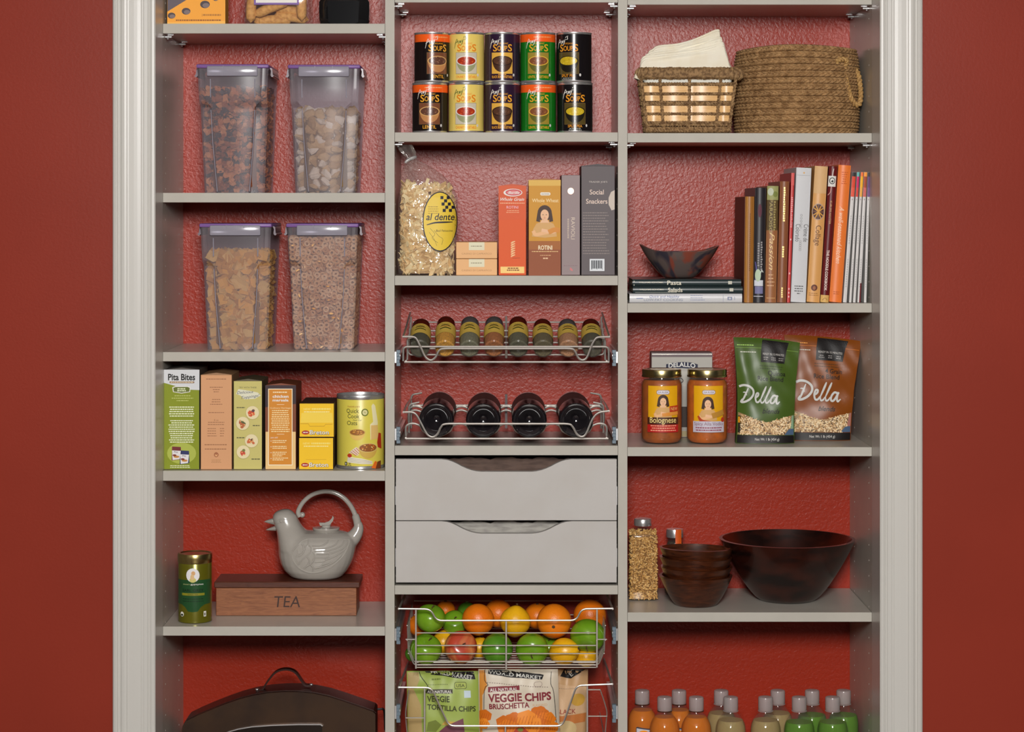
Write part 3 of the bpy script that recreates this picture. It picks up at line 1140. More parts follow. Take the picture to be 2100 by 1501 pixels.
p.poly([(40, hh - 98), (44, hh - 78), (52, hh - 80), (54, hh - 112), (42, hh - 108)], pr(170, 46, 24), 4)
bowl_picture(p, -4, hh - 76, 34, pr(206, 170, 84), pr(150, 96, 40), [pr(230, 150, 50), pr(240, 180, 80)], 3, .42, 4, pr(222, 184, 96))
p.poly([(-22, hh - 118), (-6, hh - 106), (2, hh - 112), (-2, hh - 124)], pr(222, 212, 190), 2)
for k in range(4):
    p.stroke([(-18 + k * 4, hh - 116 + k * 2.6), (-6 + k * 3, hh - 124 + k * 2)], 1.4, pr(196, 96, 76), 3, 1)
p.poly([(-26, hh - 138), (-24, hh - 126), (6, hh - 130), (28, hh - 136), (28, hh - 142), (4, hh - 141)], pr(226, 220, 200), 3)
for k in range(3):
    p.stroke([(-25, hh - 129 - k * 3), (4, hh - 132.5 - k * 3), (27, hh - 137 - k * 1.6)], .6, pr(130, 120, 100), 4, 2)
p.ell(-20, hh - 124, 5, 4, pr(180, 50, 30), 4)
bowl_picture(p, 19, hh - 108, 42, pr(210, 186, 110), pr(140, 82, 34), [pr(226, 110, 40), pr(240, 206, 130), pr(230, 160, 60)], 6, .46, 8, pr(200, 164, 76))
p.poly([(26, hh - 150), (34, hh - 136), (40, hh - 138), (36, hh - 152)], pr(214, 104, 30), 4)
p.poly([(36, hh - 152), (41, hh - 138), (52, hh - 136), (52, hh - 152)], pr(110, 56, 26), 3)
p.rect(-32, 8, -26, 15, BLACK, 2)
p.rect(-30, 9.5, -28, 13.5, WHITE, 3)
p.ell(-20, 12.5, 2.6, 2.6, pr(150, 140, 60), 2)
p.lines(-24, -15, 9, 1, 3, 1.2, GR, 2)
p.build('printed_wrap', t)

# ------------------------------------------------------------------ tea shelf
Yt = 0.066
Rt = 0.0348
t = thing('tea_tin', 'green and gold round tea tin in front of the jamb', 'tin', (wx(400, Yt), Yt, ZL5))
H = wz(1133, Yt) - ZL5
GOLD = mat('gold_tin', (0.50, 0.40, 0.16, 1), 0.26, metal=1.0)
TING = mat('green_tin_lacquer', C(104, 100, 22), 0.25, metal=0.35)
MB().lathe([(0, .0006), (Rt - .001, .0006), (Rt + .0004, .002), (Rt, .0055), (Rt, H - .02), (Rt - .001, H - .018)], TING, 48).build('tin_body', t)
MB().lathe([(Rt + .0002, H - .0195), (Rt + .0012, H - .018), (Rt + .0012, H - .003), (Rt, H), (Rt - .003, H), (Rt - .004, H - .0015), (0, H - .0012)], GOLD, 48).build('lid', t)
p = Print(cyl(Rt + .0001), 4.0)
hh = H * 1000
DGN = pr(34, 74, 40, .3)
p.poly([(-44, hh - 52), (44, hh - 52), (44, hh - 102), (26, hh - 103), (17, hh - 108), (10, hh - 117), (0, hh - 118), (-10, hh - 117), (-17, hh - 108), (-26, hh - 103), (-44, hh - 102)], DGN, 1)
p.ell(0, hh - 42, 14, 14.5, pr(222, 220, 222), 2)
p.ell(0, hh - 52, 7, 5, pr(196, 190, 110), 3)
p.ell(1, hh - 38, 4.2, 4.6, pr(206, 160, 110), 3)
p.ell(-1, hh - 46, 4, 6, pr(214, 180, 130), 4)
p.text("zhena's", -14, hh - 62, 2.8, pr(176, 176, 120), 2, w=16)
p.text("gypsytea", 9, hh - 62, 3.4, WHITE, 2, w=27)
p.text('EARL GREY', 0, hh - 76, 5.4, pr(16, 36, 18), 2, w=46, bold=.02)
p.rect(-25, hh - 84, 25, hh - 79, pr(130, 126, 30), 2)
p.text('GREEN TEA', 0, hh - 83, 2.6, pr(60, 66, 20), 3, w=22)
p.lines(-25, 25, hh - 90, 2, 5, 1.8, pr(18, 42, 22), 2, align='c', fill=(.8, 1))
for u in (-25, 26):
    if u < 0:
        p.ell(u, 19, 5, 5, WHITE, 2)
        p.ell(u, 17.5, 3.6, 2.2, pr(40, 48, 26), 3)
    else:
        p.rect(u - 3, 14, u + 3, 25, WHITE, 2)
        p.rect(u - 1.6, 16, u + 1, 22, pr(60, 60, 40), 3)
p.build('printed_wrap', t)

# wooden tea box
TBW = wood('tea_box_wood', C(148, 92, 56), C(118, 68, 38), 0.42, 26, (1, 5, 9))
TBL = wood('tea_box_lid_wood', C(88, 46, 30), C(70, 34, 22), 0.38, 26, (1, 9, 9))
YF = 0.124
x0, x1 = wx(443, YF), wx(731, YF)
cx = (x0 + x1) / 2
hw = (x1 - x0) / 2
t = thing('tea_box', 'wooden box engraved TEA with a darker overhanging lid', 'box', (cx, YF, ZL5))
ZTB = 0.0725
MB().box(-hw, hw, 0, .10, .0004, .0595, TBW, .001).build('box_body', t)
MB().box(-hw - .0035, hw + .007, -.004, .104, .0597, ZTB, TBL, .0015).build('lid', t)
p = Print(flat(0, -0.0001, 0))
EN = mat('engraved_brown', C(52, 26, 16), .6)
p.text('TEA', 2, 18.5, 23, EN, 1, w=54, shear=.12)
p.build('engraved_lettering', t)
TEATOP = ZL5 + ZTB

# bird teapot: body sections every few millimetres up the bird, blended into one skin
CER = mat('white_glazed_ceramic', C(164, 159, 151), 0.16, spec=0.55, coat=0.35)
YP_ = 0.175
S = sc(YP_) / 7.504 / 1000      # crop units of the photograph's bird to metres
bx = wx(530 + 900 / 7.504, YP_)


def bp(cx_, cy_):
    return ((cx_ - 900) * S, (1415 - cy_) * S)


def ellsec(xl, xr, cy_, dep, n=28, yo=0.0, sq=2.2):
    (a, z), (b_, _) = bp(xl, cy_), bp(xr, cy_)
    P = []
    for i in range(n):
        q = 2 * PI * i / n
        c_, s_ = math.cos(q), math.sin(q)
        P.append(((a + b_) / 2 + (b_ - a) / 2 * math.copysign(abs(c_) ** (2 / sq), c_), yo + dep * math.copysign(abs(s_) ** (2 / sq), s_), z))
    return P


tea = thing('bird_teapot', 'white glazed ceramic bird-shaped teapot standing on the wooden tea box', 'teapot', (bx, YP_, TEATOP + .0004))
b = MB()
b.loft([ellsec(l, r, y, d) for y, l, r, d in ((1415, 560, 1235, .040), (1385, 490, 1295, .047), (1300, 400, 1370, .055), (1200, 345, 1430, .060), (1100, 316, 1470, .0625), (1000, 304, 1495, .0625),
                                                (900, 300, 1510, .060), (820, 320, 1490, .055), (760, 420, 1440, .046), (715, 560, 1360, .033), (690, 760, 1260, .015))], CER)
b.loft([ellsec(l, r, y, d) for y, l, r, d in ((980, 310, 900, .052), (880, 298, 880, .050), (800, 292, 850, .046), (740, 285, 800, .041), (690, 278, 745, .036), (640, 255, 690, .0315), (590, 240, 655, .029), (540, 218, 625, .0275),
                                                (490, 215, 600, .0265), (440, 230, 570, .0245), (400, 270, 530, .0195), (375, 325, 495, .013), (362, 380, 460, .006))], CER)
# tail that sweeps up into the handle
tail = catmull([bp(x, y) + (0,) for x, y in ((1330, 900), (1440, 820), (1510, 730), (1540, 640), (1525, 560))], 5)
b.tube([(q[0], 0, q[1]) for q in tail], [.020 - .0118 * i / (len(tail) - 1) for i in range(len(tail))], CER, 16)
tmp = b.build('teapot_raw')
md = tmp.modifiers.new('r', 'REMESH')
md.mode = 'VOXEL'
md.voxel_size = 0.0021
sm_ = tmp.modifiers.new('s', 'SMOOTH')
sm_.factor = 0.5
sm_.iterations = 14
dg = bpy.context.evaluated_depsgraph_get()
me = bpy.data.meshes.new_from_object(tmp.evaluated_get(dg))
me.name = 'body'
for pl in me.polygons:
    pl.use_smooth = True
me.materials.clear()
me.materials.append(CER)
bpy.data.objects.remove(tmp)
body = bpy.data.objects.new('body', me)
COL.objects.link(body)
body.parent = tea
bvh = BVHTree.FromPolygons([v.co.copy() for v in me.vertices], [tuple(pl.vertices) for pl in me.polygons])


def onbird(cx_, cy_, off=0.0):
    x, z = bp(cx_, cy_)
    h_ = bvh.ray_cast(Vector((x, -.3, z)), Vector((0, 1, 0)))
    return (x, (h_[0].y if h_[0] else -.03) - off, z)


b = MB()
hp = catmull([bp(x, y) + (0,) for x, y in ((640, 480), (612, 420), (630, 350), (690, 255), (790, 165), (910, 112), (1040, 92), (1180, 115), (1310, 190), (1410, 300), (1475, 420), (1510, 520), (1528, 600))], 5)
b.tube([(q[0], 0, q[1]) for q in hp], [.0046 + .0016 * abs(i / (len(hp) - 1) - .4) + (.0030 if i > len(hp) * .85 else 0) * (i / (len(hp) - 1)) for i in range(len(hp))], CER, 14)
x, z = bp(675, 452)
b.ball((x, 0, z), .0060, CER)
b.build('handle', tea)
# lid and its curled finial
x, z = bp(1042, 690)
b = MB()
b.lathe([(0, -.006), (.022, -.005), (.0275, .001), (.029, .0045), (.0285, .006), (.021, .0065), (.0105, .0068), (.0095, .0075), (.0095, .011), (.0108, .0125), (0, .013)], CER, 36, Matrix.Translation((x, 0, z)))
fin = [bp(a, c_) for a, c_ in ((935, 570), (950, 615), (1040, 622), (1105, 600), (1150, 540), (1162, 490), (1145, 462), (1132, 500), (1090, 545), (1020, 572))]
b.prism(fin, -.0048, .0048, CER, smooth=True)
b.build('lid', tea)
# beak, open
b = MB()
for tip, r1, r2 in (((92, 556), (215, 500), (255, 600)), ((118, 683), (225, 620), (265, 690))):
    (tx, tz), (ax, az), (cx_, cz_) = bp(*tip), bp(*r1), bp(*r2)
    secs = []
    for k in range(6):
        q = k / 5
        mx_, mz_ = (ax + cx_) / 2 + .004, (az + cz_) / 2
        px_, pz_ = mx_ * (1 - q) + tx * q, mz_ * (1 - q) + tz * q
        ry, rz = .012 * (1 - q) ** .8 + .0006, abs(az - cz_) / 2 * 1.15 * (1 - q) ** .8 + .0006
        secs.append([(px_, ry * math.cos(2 * PI * i / 12), pz_ + rz * math.sin(2 * PI * i / 12)) for i in range(12)])
    b.loft(secs, CER)
b.build('beak', tea)
b = MB()
e = onbird(365, 525, -.001)
b.ball(e, .0032, CER)
b.tube([onbird(x_, y_, .0002) for x_, y_ in ((262, 592), (300, 566), (350, 550), (410, 540))], .0008, CER, 6)
b.tube([onbird(x_, y_, .0002) for x_, y_ in ((320, 515), (350, 492), (400, 492), (455, 505))], .0008, CER, 6)
b.build('eye', tea)
b = MB()
outl = [(640, 860), (720, 795), (850, 772), (1100, 775), (1300, 785), (1400, 800), (1415, 840), (1390, 920), (1330, 1030), (1230, 1130), (1100, 1215), (950, 1270), (820, 1275), (690, 1225), (600, 1140), (552, 1040), (560, 960)]
b.tube([onbird(q[0], q[1], .0010) for q in catmull([(x_, y_, 0) for x_, y_ in outl], 4, True)], .0019, CER, 6, closed=True)
for path in ([(800, 780), (800, 840), (760, 880), (700, 850)], [(860, 870), (1000, 870), (1090, 820), (1100, 785)], [(880, 910), (1060, 905), (1210, 860), (1250, 795)], [(900, 950), (1100, 940), (1290, 880), (1340, 800)],
             [(930, 990), (1120, 985), (1300, 930), (1395, 850)], [(1070, 1075), (1200, 1030), (1330, 950), (1380, 900)], [(1020, 1150), (1160, 1110), (1300, 1020)], [(900, 1205), (1030, 1180), (1180, 1120), (1290, 1030)], [(1130, 960), (1130, 1000), (1080, 1040), (920, 1040)],
             [(1060, 1065), (1040, 1100), (900, 1110)], [(1030, 1140), (980, 1190), (900, 1205)], [(810, 860), (850, 900), (840, 960), (790, 1010), (700, 1090), (660, 1150)], [(720, 850), (740, 920), (720, 980), (650, 1010)], [(760, 900), (700, 1000), (650, 1030)],
             [(870, 950), (900, 1010), (890, 1080), (840, 1140), (760, 1190)], [(780, 1020), (820, 1080), (800, 1150), (740, 1210)], [(640, 930), (650, 980), (620, 1040)], [(620, 1060), (650, 1110), (640, 1160)], [(840, 1150), (880, 1200), (870, 1255)], [(850, 1140), (880, 1060), (910, 1040)]):
    b.tube([onbird(q[0], q[1], .0008) for q in catmull([(x_, y_, 0) for x_, y_ in path], 4)], .0017, CER, 6)
b.build('wing', tea)

# ------------------------------------------------------------------ dark arched case with a strap handle
BRZ = mat('dark_bronze_metal', C(62, 42, 26), 0.42, metal=0.55, noise=(14, C(48, 32, 22), .4, .65))
BRZ2 = mat('dark_bronze_edge', C(46, 20, 12), 0.35, metal=0.4)
YC = 0.10


def cp(cx_, cy_):
    return (wx(360 + cx_ / 4.77, YC), wz(1360 + cy_ / 4.77, YC))


arc = [(62, 640), (70, 612), (100, 570), (200, 520), (330, 464), (480, 404), (620, 355), (760, 318), (900, 294), (1050, 282), (1200, 283), (1350, 298), (1500, 330), (1650, 378), (1800, 430), (1935, 478), (1955, 500)]
case = thing('arched_case', 'dark bronze arched metal case with a strap handle on top', 'case', ((wx(375, YC) + wx(770, YC)) / 2, YC, ZL6))
cx, _, cz = case.location
out = [(cp(a, c_)[0] - cx, cp(a, c_)[1] - cz) for a, c_ in arc]
out = out + [(out[-1][0], .0006), (out[0][0], .0006)]
b = MB()
b.prism(out, 0, .014, BRZ)
b.build('front_plate', case)
b = MB()
b.prism([(x_, z_ + (0.0012 if z_ > .01 else 0)) for x_, z_ in out], .013, .085, BRZ2)
b.build('arched_shell', case)
b = MB()
hx0, hz0 = cp(775, 315)
hx1, hz1 = cp(1300, 290)
hpts = [(775, 320), (830, 305), (880, 230), (960, 140), (1060, 112), (1150, 140), (1215, 225), (1250, 268), (1310, 272)]
path = [(cp(a, c_ - 10)[0] - cx, .05, cp(a, c_ - 10)[1] - cz) for a, c_ in hpts]
secs = []
cpth = catmull(path, 5)
for i, q in enumerate(cpth):
    tn = (cpth[min(i + 1, len(cpth) - 1)] - cpth[max(i - 1, 0)]).normalized()
    nn = Vector((-tn.z, 0, tn.x)) * .0018
    secs.append([q + nn + Vector((0, -.009, 0)), q + nn + Vector((0, .009, 0)), q - nn + Vector((0, .009, 0)), q - nn + Vector((0, -.009, 0))])
b.loft(secs, BRZ2, smooth=False)
b.build('strap_handle', case)
for q in (path[0], path[-1]):
    MB().ball((q[0], q[1] - .004, q[2] + .002), .0042, STEEL, 12, 8, (1, 1, .6)).build('rivet', case)
b = MB()
gp = [cp(a, c_) for a, c_ in ((440, 680), (620, 640), (750, 618), (950, 604), (1200, 597), (1420, 597), (1436, 612), (1436, 900), (440, 900))]
b.prism([(x_ - cx, z_ - cz) for x_, z_ in gp], -.004, .002, mat('smoked_window', C(60, 54, 50), 0.08, metal=.8))
b.build('window', case)
b = MB()
gp = [cp(a, c_) for a, c_ in ((425, 690), (615, 634), (750, 611), (950, 596), (1200, 588), (1424, 588), (1446, 606), (1436, 612), (1420, 599), (1200, 599), (950, 607), (750, 621), (620, 643), (440, 692))]
b.prism([(x_ - cx, z_ - cz) for x_, z_ in gp], -.006, .001, STEEL)
b.build('window_rim', case)
b = MB()
x_, z_ = cp(1950, 545)
b.tube(catmull([(x_ - cx - .004, .09, z_ - cz), (x_ - cx + .006, .09, z_ - cz + .001), (x_ - cx + .0145, .095, z_ - cz - .004), (x_ - cx + .0155, .12, z_ - cz - .05)], 5), .0024, mat('black_rubber', (.01, .01, .01, 1), .5), 8)
b.build('power_cord', case)

# ------------------------------------------------------------------ soup cans
def can(label, px, zb, yc, rot, kind):
    Rr, H = 0.0366, 0.1035
    t = thing('soup_can', label, 'can', (wx(px, yc), yc, zb + .0003), (0, 0, rot), 'soup cans stacked in two rows')
    b = MB()
    b.lathe([(0, .002), (Rr - .003, .002), (Rr - .0025, 0), (Rr + .0003, 0), (Rr + .0006, .0012), (Rr - .0004, .0030), (Rr - .0006, .004), (Rr - .0006, H - .004), (Rr - .0002, H - .003), (Rr + .0006, H - .0012), (Rr + .0003, H), (Rr - .0025, H), (Rr - .003, H - .003), (0, H - .003)], STEEL, 48)
    b.build('steel_body', t)
    base = {'lentil': (26, 18, 18), 'chunky': (226, 200, 104), 'bean': (44, 26, 48), 'lentveg': (22, 112, 26), 'pea': (22, 18, 20)}[kind]
    MB().lathe([(Rr, .0042), (Rr, H - .0042)], mat('can_paper_' + kind, C(*base), 0.22, spec=.4), 64).build('paper_label', t)
    p = Print(cyl(Rr + .0001), 3.5)
    dark = kind != 'chunky'
    gold = {'lentil': (226, 160, 50), 'chunky': (222, 128, 30), 'bean': (228, 160, 48), 'lentveg': (216, 160, 44), 'pea': (222, 146, 40)}[kind]
    G = pr(*gold, rough=.24)
    W_ = pr(222, 218, 210, .32) if dark else pr(96, 110, 52, .32)
    h = H * 1000
    if kind in ('lentil', 'lentveg'):
        p.rect(-60, h - 20, 60, h - 4.4, pr(240, 92, 26, .32), 1)
        p.lines(-10, 28, h - 9, 1, 4, 2.6, pr(246, 150, 90, .32), 2, fill=(1, 1))
    # brush signature
    for st in ([(-26, h - 34), (-23, h - 22), (-20, h - 14)], [(-20, h - 14), (-17.5, h - 20), (-16, h - 25)], [(-25, h - 24), (-20, h - 20.5), (-15, h - 18)],
               [(-15, h - 24), (-13.5, h - 18), (-12.5, h - 23), (-11.5, h - 17.5), (-10.5, h - 22)], [(-9.5, h - 16), (-8, h - 20.5), (-6, h - 15)], [(-6, h - 14), (-9, h - 24), (-11, h - 27)],
               [(-4.8, h - 9.5), (-5.2, h - 12)], [(.8, h - 8.5), (-2.6, h - 9), (-.8, h - 12), (-1.6, h - 15.4), (-5, h - 15.2)]):
        p.stroke(st, 1.3, W_, 6, 4, True)
    p.text('ORGANIC', 2, h - 25.5, 3.6, G, 3, w=21)
    p.text('S', -15, h - 39.6, 14, G, 4, w=9, bold=.015)
    p.text('OUP', .2, h - 38.6, 9.8, G, 4, w=20.5, bold=.015)
    p.text('S', 16.2, h - 39.6, 14, G, 4, w=9, bold=.015)
    bgc, bowl, shade, soup, fl = {
        'lentil': ((118, 72, 48), (206, 160, 100), (186, 130, 80), (96, 62, 48), [(128, 88, 66), (74, 46, 38), (150, 112, 90)]),
        'chunky': ((196, 188, 168), (222, 220, 214), (150, 152, 112), (166, 52, 26), [(206, 84, 40), (140, 36, 22), (214, 130, 60)]),
        'bean': ((216, 166, 70), (46, 32, 26), (72, 46, 34), (84, 54, 38), [(110, 76, 54), (60, 36, 28)]),
        'lentveg': ((150, 130, 50), (214, 172, 62), (96, 96, 36), (126, 76, 46), [(156, 104, 66), (92, 52, 34), (176, 120, 70)]),
        'pea': ((84, 70, 34), (36, 30, 22), (30, 26, 20), (196, 168, 36), [(214, 190, 70), (176, 146, 30)])}[kind]
    p.rect(-23, 17, 22.5, h - 42, pr(120, 96, 60, .32), 2)
    p.rect(-22.4, 17.6, 21.9, h - 42.6, pr(*bgc, rough=.24), 3)
    bowl_picture(p, 0, 44, 43, pr(*bowl, rough=.24), pr(*soup, rough=.24), [pr(*q, rough=.24) for q in fl], 4, .48, 5, pr(*shade, rough=.24))
    nm = {'lentil': 'LENTIL', 'chunky': 'CHUNKY VEGETABLE', 'bean': 'BLACK BEAN VEGETABLE', 'lentveg': 'LENTIL VEGETABLE', 'pea': 'SPLIT PEA'}[kind]
    p.text(nm, 0, 8.5 if kind != 'pea' else 11, 6.6 if kind in ('lentil',) else 5.2, G, 3, w={'lentil': 28, 'pea': 30}.get(kind, 44), bold=.015)
    if kind == 'bean':
        p.lines(-8, 8, 16.6, 1, 3, 1.6, G, 3, fill=(1, 1))
    if kind == 'pea':
        p.lines(-14, 14, 9, 2, 3, 1.2, pr(190, 190, 180, .2), 3, align='c', fill=(.8, 1))
    p.ell(25, 15, 2.2, 3.0, pr(206, 204, 200, .2), 3)
    p.build('printed_label', t)
    return t


YCAN = 0.062
row = [('lentil', 882, 886, 0.0, .36), ('chunky', 956, 957, 0.0, .0), ('bean', 1030.5, 1030, -.02, .0), ('lentveg', 1104, 1103, 0.02, .02), ('pea', 1179, 1177, -.02, -.36)]
desc = {'lentil': 'black lentil soup can with an orange band, %s', 'chunky': 'yellow vegetable soup can, %s', 'bean': 'dark purple black bean soup can, %s',
        'lentveg': 'green lentil soup can with an orange band, %s', 'pea': 'plain black split pea soup can, %s'}
for kind, xb, xt, rb, rt in row:
    can(desc[kind] % 'standing on the shelf in the lower row', xb, ZM2, YCAN, rb, kind)
    can(desc[kind] % 'stacked in the upper row', xt, ZM2 + 0.1042, YCAN, rt, kind)

# ------------------------------------------------------------------ pasta shelf
CELLO = clear('cellophane', (0.97, 0.96, 0.95), 0.09, (.6, .54, .5), 0.10, 1.75, (34, 1.0))
YBAG = 0.062
bag = thing('pasta_bag', 'clear cellophane bag of cut noodles tied at the top with an oval yellow label', 'bag', (wx(875, YBAG), YBAG, ZM3))


def bl(px, py):
    return (wx(px, YBAG) - bag.location.x, wz(py, YBAG) - ZM3)


def bagsec(py, a, c_, d, n=28):
    (x0, z), (x1, _) = bl(a, py), bl(c_, py)
    P = []
    for i in range(n):
        q = 2 * PI * i / n
        cc, ss = math.cos(q), math.sin(q)
        wob = 1 + .02 * math.sin(5 * q + py * .1)
        P.append(((x0 + x1) / 2 + (x1 - x0) / 2 * math.copysign(abs(cc) ** .72, cc) * wob, d * math.copysign(abs(ss) ** .72, ss) * wob, max(z, .0006)))
    return P


BSEC = [(565, 822, 932, .036), (560, 815, 937, .041), (530, 814, 938, .044), (490, 815, 938, .045), (440, 815, 939, .043), (405, 816, 938, .039), (380, 818, 928, .033), (358, 822, 908, .024), (340, 828, 880, .015), (328, 836, 856, .007)]
b = MB()
b.loft([bagsec(*q) for q in BSEC], CELLO, cap1=False)
# gathered, flared end above the tie
fl = []
for py, a, c_, d, k in ((328, 836, 856, .007, .0), (322, 832, 853, .006, .1), (312, 824, 850, .009, .5), (302, 817, 846, .012, .35), (297, 813, 843, .013, .4)):
    P = bagsec(py, a, c_, d, 28)
    m_ = sum((Vector(q) for q in P), Vector()) / 28
    fl.append([tuple(m_ + (Vector(q) - m_) * (1 + k * .5 * (-1) ** i)) for i, q in enumerate(P)])
b.loft(fl, CELLO, cap0=False, cap1=False)
b.build('cellophane', bag)
x, z = bl(844, 325)
TIE = mat('foil_tie', C(190, 188, 186), .35, metal=.4)
b = MB()
b.tube([(x + .0085 * math.cos(a), -.0 + .0075 * math.sin(a), z + .003 * math.cos(a)) for a in [2 * PI * i / 14 for i in range(14)]], .0034, TIE, 8, closed=True)
b.tube([(x - .004, -.008, z - .002), (x - .010, -.010, z - .006), (x - .012, -.009, z - .009)], .0030, TIE, 8)
b.build('twist_tie', bag)


def bag_half(z):
    """half width and depth of the bag at a height"""
    for (p0, a0, c0, d0), (p1, a1, c1, d1) in zip(BSEC[:-1], BSEC[1:]):
        z0, z1 = bl(0, p0)[1], bl(0, p1)[1]
        if z0 <= z <= z1:
            q = (z - z0) / (z1 - z0)
            xa = bl(a0 + (a1 - a0) * q, p0)[0]
            xb = bl(c0 + (c1 - c0) * q, p0)[0]
            return (xa + xb) / 2, (xb - xa) / 2, d0 + (d1 - d0) * q
    return 0, .058, .04


R = random.Random(21)
b = MB()
NOOD = [mat('noodle_%d' % i, C(*q), .65) for i, q in enumerate(((234, 204, 150), (224, 190, 132), (242, 218, 170), (212, 176, 120)))]
for k in range(900):
    z = R.uniform(.008, .178) if k > 60 else R.uniform(.168, .190)
    cx_, hw_, d_ = bag_half(z)
    a = R.uniform(PI * .98, 2.02 * PI) if k % 5 else R.uniform(0, PI)
    e = R.uniform(.74, .93)
    cc, ss = math.cos(a), math.sin(a)
    P = Vector((cx_ + (hw_ - .003) * e * math.copysign(abs(cc) ** .72, cc), (d_ - .003) * e * math.copysign(abs(ss) ** .72, ss), z))
    L, w_ = R.uniform(.009, .015), R.uniform(.0026, .0036)
    bend = R.uniform(-.004, .004)
    tw = R.uniform(-.5, .5)
    vs, fs = [], []
    for i in range(5):
        q = i / 4 - .5
        ct, st = math.cos(tw * q * 2), math.sin(tw * q * 2)
        for s1, s2 in ((-1, -1), (1, -1), (1, 1), (-1, 1)):
            vs.append((q * 2 * L, s1 * w_ * ct - s2 * .0006 * st, bend * (q * 2) ** 2 + s1 * w_ * st + s2 * .0006 * ct))
    for i in range(4):
        for j in range(4):
            fs.append((i * 4 + j, i * 4 + (j + 1) % 4, i * 4 + 4 + (j + 1) % 4, i * 4 + 4 + j))
    fs += [(3, 2, 1, 0), (16, 17, 18, 19)]
    nn = Vector((math.copysign(abs(cc) ** 1.3, cc) / hw_, math.copysign(abs(ss) ** 1.3, ss) / d_, 0)).normalized()     # outward normal of the bag
    tt = Vector((-nn.y, nn.x, 0))
    f_ = R.uniform(0, PI)
    lx = tt * math.cos(f_) + Vector((0, 0, 1)) * math.sin(f_)
    ly = (nn.cross(lx) * math.cos(.6) + nn * R.uniform(-.75, .75)).normalized()
    lz = lx.cross(ly).normalized()
    M = Matrix((lx, ly, lz)).transposed().to_4x4()
    M.translation = P
    b.add(vs, fs, NOOD[R.randrange(4)], False, M)
b.loft([[(0.0 + .74 * x_, .74 * y_, max(z_, .004)) for x_, y_, z_ in bagsec(*q)] for q in BSEC[:6]], mat('noodle_core', C(190, 152, 100), .8))
o = b.build('cut_noodles', None, bag.location, fix=False)
tag(o, 'pale cut noodles heaped inside the tied bag', 'pasta', kind='stuff')


def bagfn(u, v, o):
    z = v / 1000
    cx_, hw_, d_ = bag_half(z)
    x = max(-.998, min(.998, (u / 1000 - cx_) / hw_))
    yy = d_ * (1 - abs(x) ** 2.78) ** (1 / 2.78)
    return (u / 1000, -yy - .0006 - o * 1.6, z)


p = Print(bagfn, 4)
(u0, v0), (u1, v1) = bl(868, 515), bl(938.5, 393)
uc, vc, ru, rv = (u0 + u1) * 500, (v0 + v1) * 500, (u1 - u0) * 500, (v1 - v0) * 500
NAVY = pr(34, 30, 44, .5)
YEL = pr(222, 190, 62, .5)
p.ell(uc, vc, ru, rv, NAVY, 1, 36)
p.ell(uc + .3, vc, ru - 2, rv - 2.2, YEL, 2, 36)
p.text('al dente', uc + 1, vc + 3, 13.5, NAVY, 3, w=58, shear=.18, bold=.012)
p.stroke([(uc - 27, vc - 7), (uc - 10, vc - 2.5), (uc + 10, vc - 1.5), (uc + 26, vc - 1)], 3.4, NAVY, 3, 4, True)
for i in range(4):
    for j in range(5):
        if (i + j) % 2 == 0:
            p.rect(uc + 1 + i * 6.4 + j * 1.2, vc + 46 - j * 6.6, uc + 7.2 + i * 6.4 + j * 1.2, vc + 52.4 - j * 6.6, NAVY, 3) if (uc + 7 + i * 6.4 + j * 1.2 - uc) ** 2 / (ru - 2) ** 2 + (46 - j * 6.6) ** 2 / (rv - 2) ** 2 < 1.02 else None
p.text('Basil Fettuccine', uc + 9, vc - 21, 4.4, NAVY, 3, w=34, shear=.2)
p.lines(uc - 24, uc - 2, vc + 31, 4, 4.5, 1.3, pr(150, 124, 40, .5), 3)
for q in ([(-20, -14), (-10, -26), (-16, -34), (-4, -44)], [(-12, -18), (-2, -30), (6, -36), (4, -48)], [(-22, -22), (-12, -36), (-6, -50)]):
    p.stroke([(uc + a, vc + c_) for a, c_ in q], .7, pr(120, 104, 40, .5), 3, 4)
p.build('oval_label', bag)

TAN = (222, 172, 118)
for k, (yt, lab) in enumerate(((531, 'lower small tan pasta carton of the two stacked'), (496.5, 'upper small tan pasta carton of the two stacked'))):
    zb = ZM3 if k == 0 else ZM3 + tanh / 1000 + .0006
    t, p, w, h = carton('small_pasta_carton', lab, 935.5, 1019.5, yt, zb, 0.03, 0.12, TAN, 0.55, flap=False, group='small tan pasta cartons')
    tanh = h
    p.rect(w * .31, h - 16.5, w * .69, h - .2, pr(214, 208, 178, .5), 1)
    p.lines(w * .36, w * .63, h - 7.5, 1, 3, 1.8, pr(150, 140, 110, .5), 2, align='c', fill=(1, 1))
    p.text('CASINO DI CAPRAFICO', w / 2, 8.6, 3.4, pr(176, 126, 78, .5), 1, w=w * .73)
    p.build('printed_front', t)

t, p, w, h = carton('red_rotini_box', 'orange red whole grain pasta box with a white oval emblem', 1022.5, 1079, 381, ZM3, 0.03, 0.10, (214, 84, 22), 0.33, side=(190, 74, 22))
p.rect(0, h - 30, w, h, pr(206, 88, 44), 1)
p.rect(0, h - 70, w, h - 30, pr(210, 84, 34), 1)
p.ell(w * .52, h - 14, 19.5, 8, WHITE, 2)
p.ell(w * .54, h - 13.7, 16.5, 6.4, pr(190, 50, 60), 3)
p.ell(w * .54, h - 14, 14.6, 4.6, pr(214, 130, 130), 4)
p.text('Barilla', w * .55, h - 16.5, 5, WHITE, 5, w=23, shear=.3, bold=.012)
p.text('Whole Grain', w * .5, h - 31, 6.4, WHITE, 3, w=w * .86, shear=.4, bold=.008)
p.lines(w * .06, w * .94, h - 35, 1, 3, 1.6, pr(236, 190, 150), 3, fill=(1, 1))
p.text('ROTINI', w * .5, h - 47, 5.4, pr(226, 190, 200), 3, w=24)
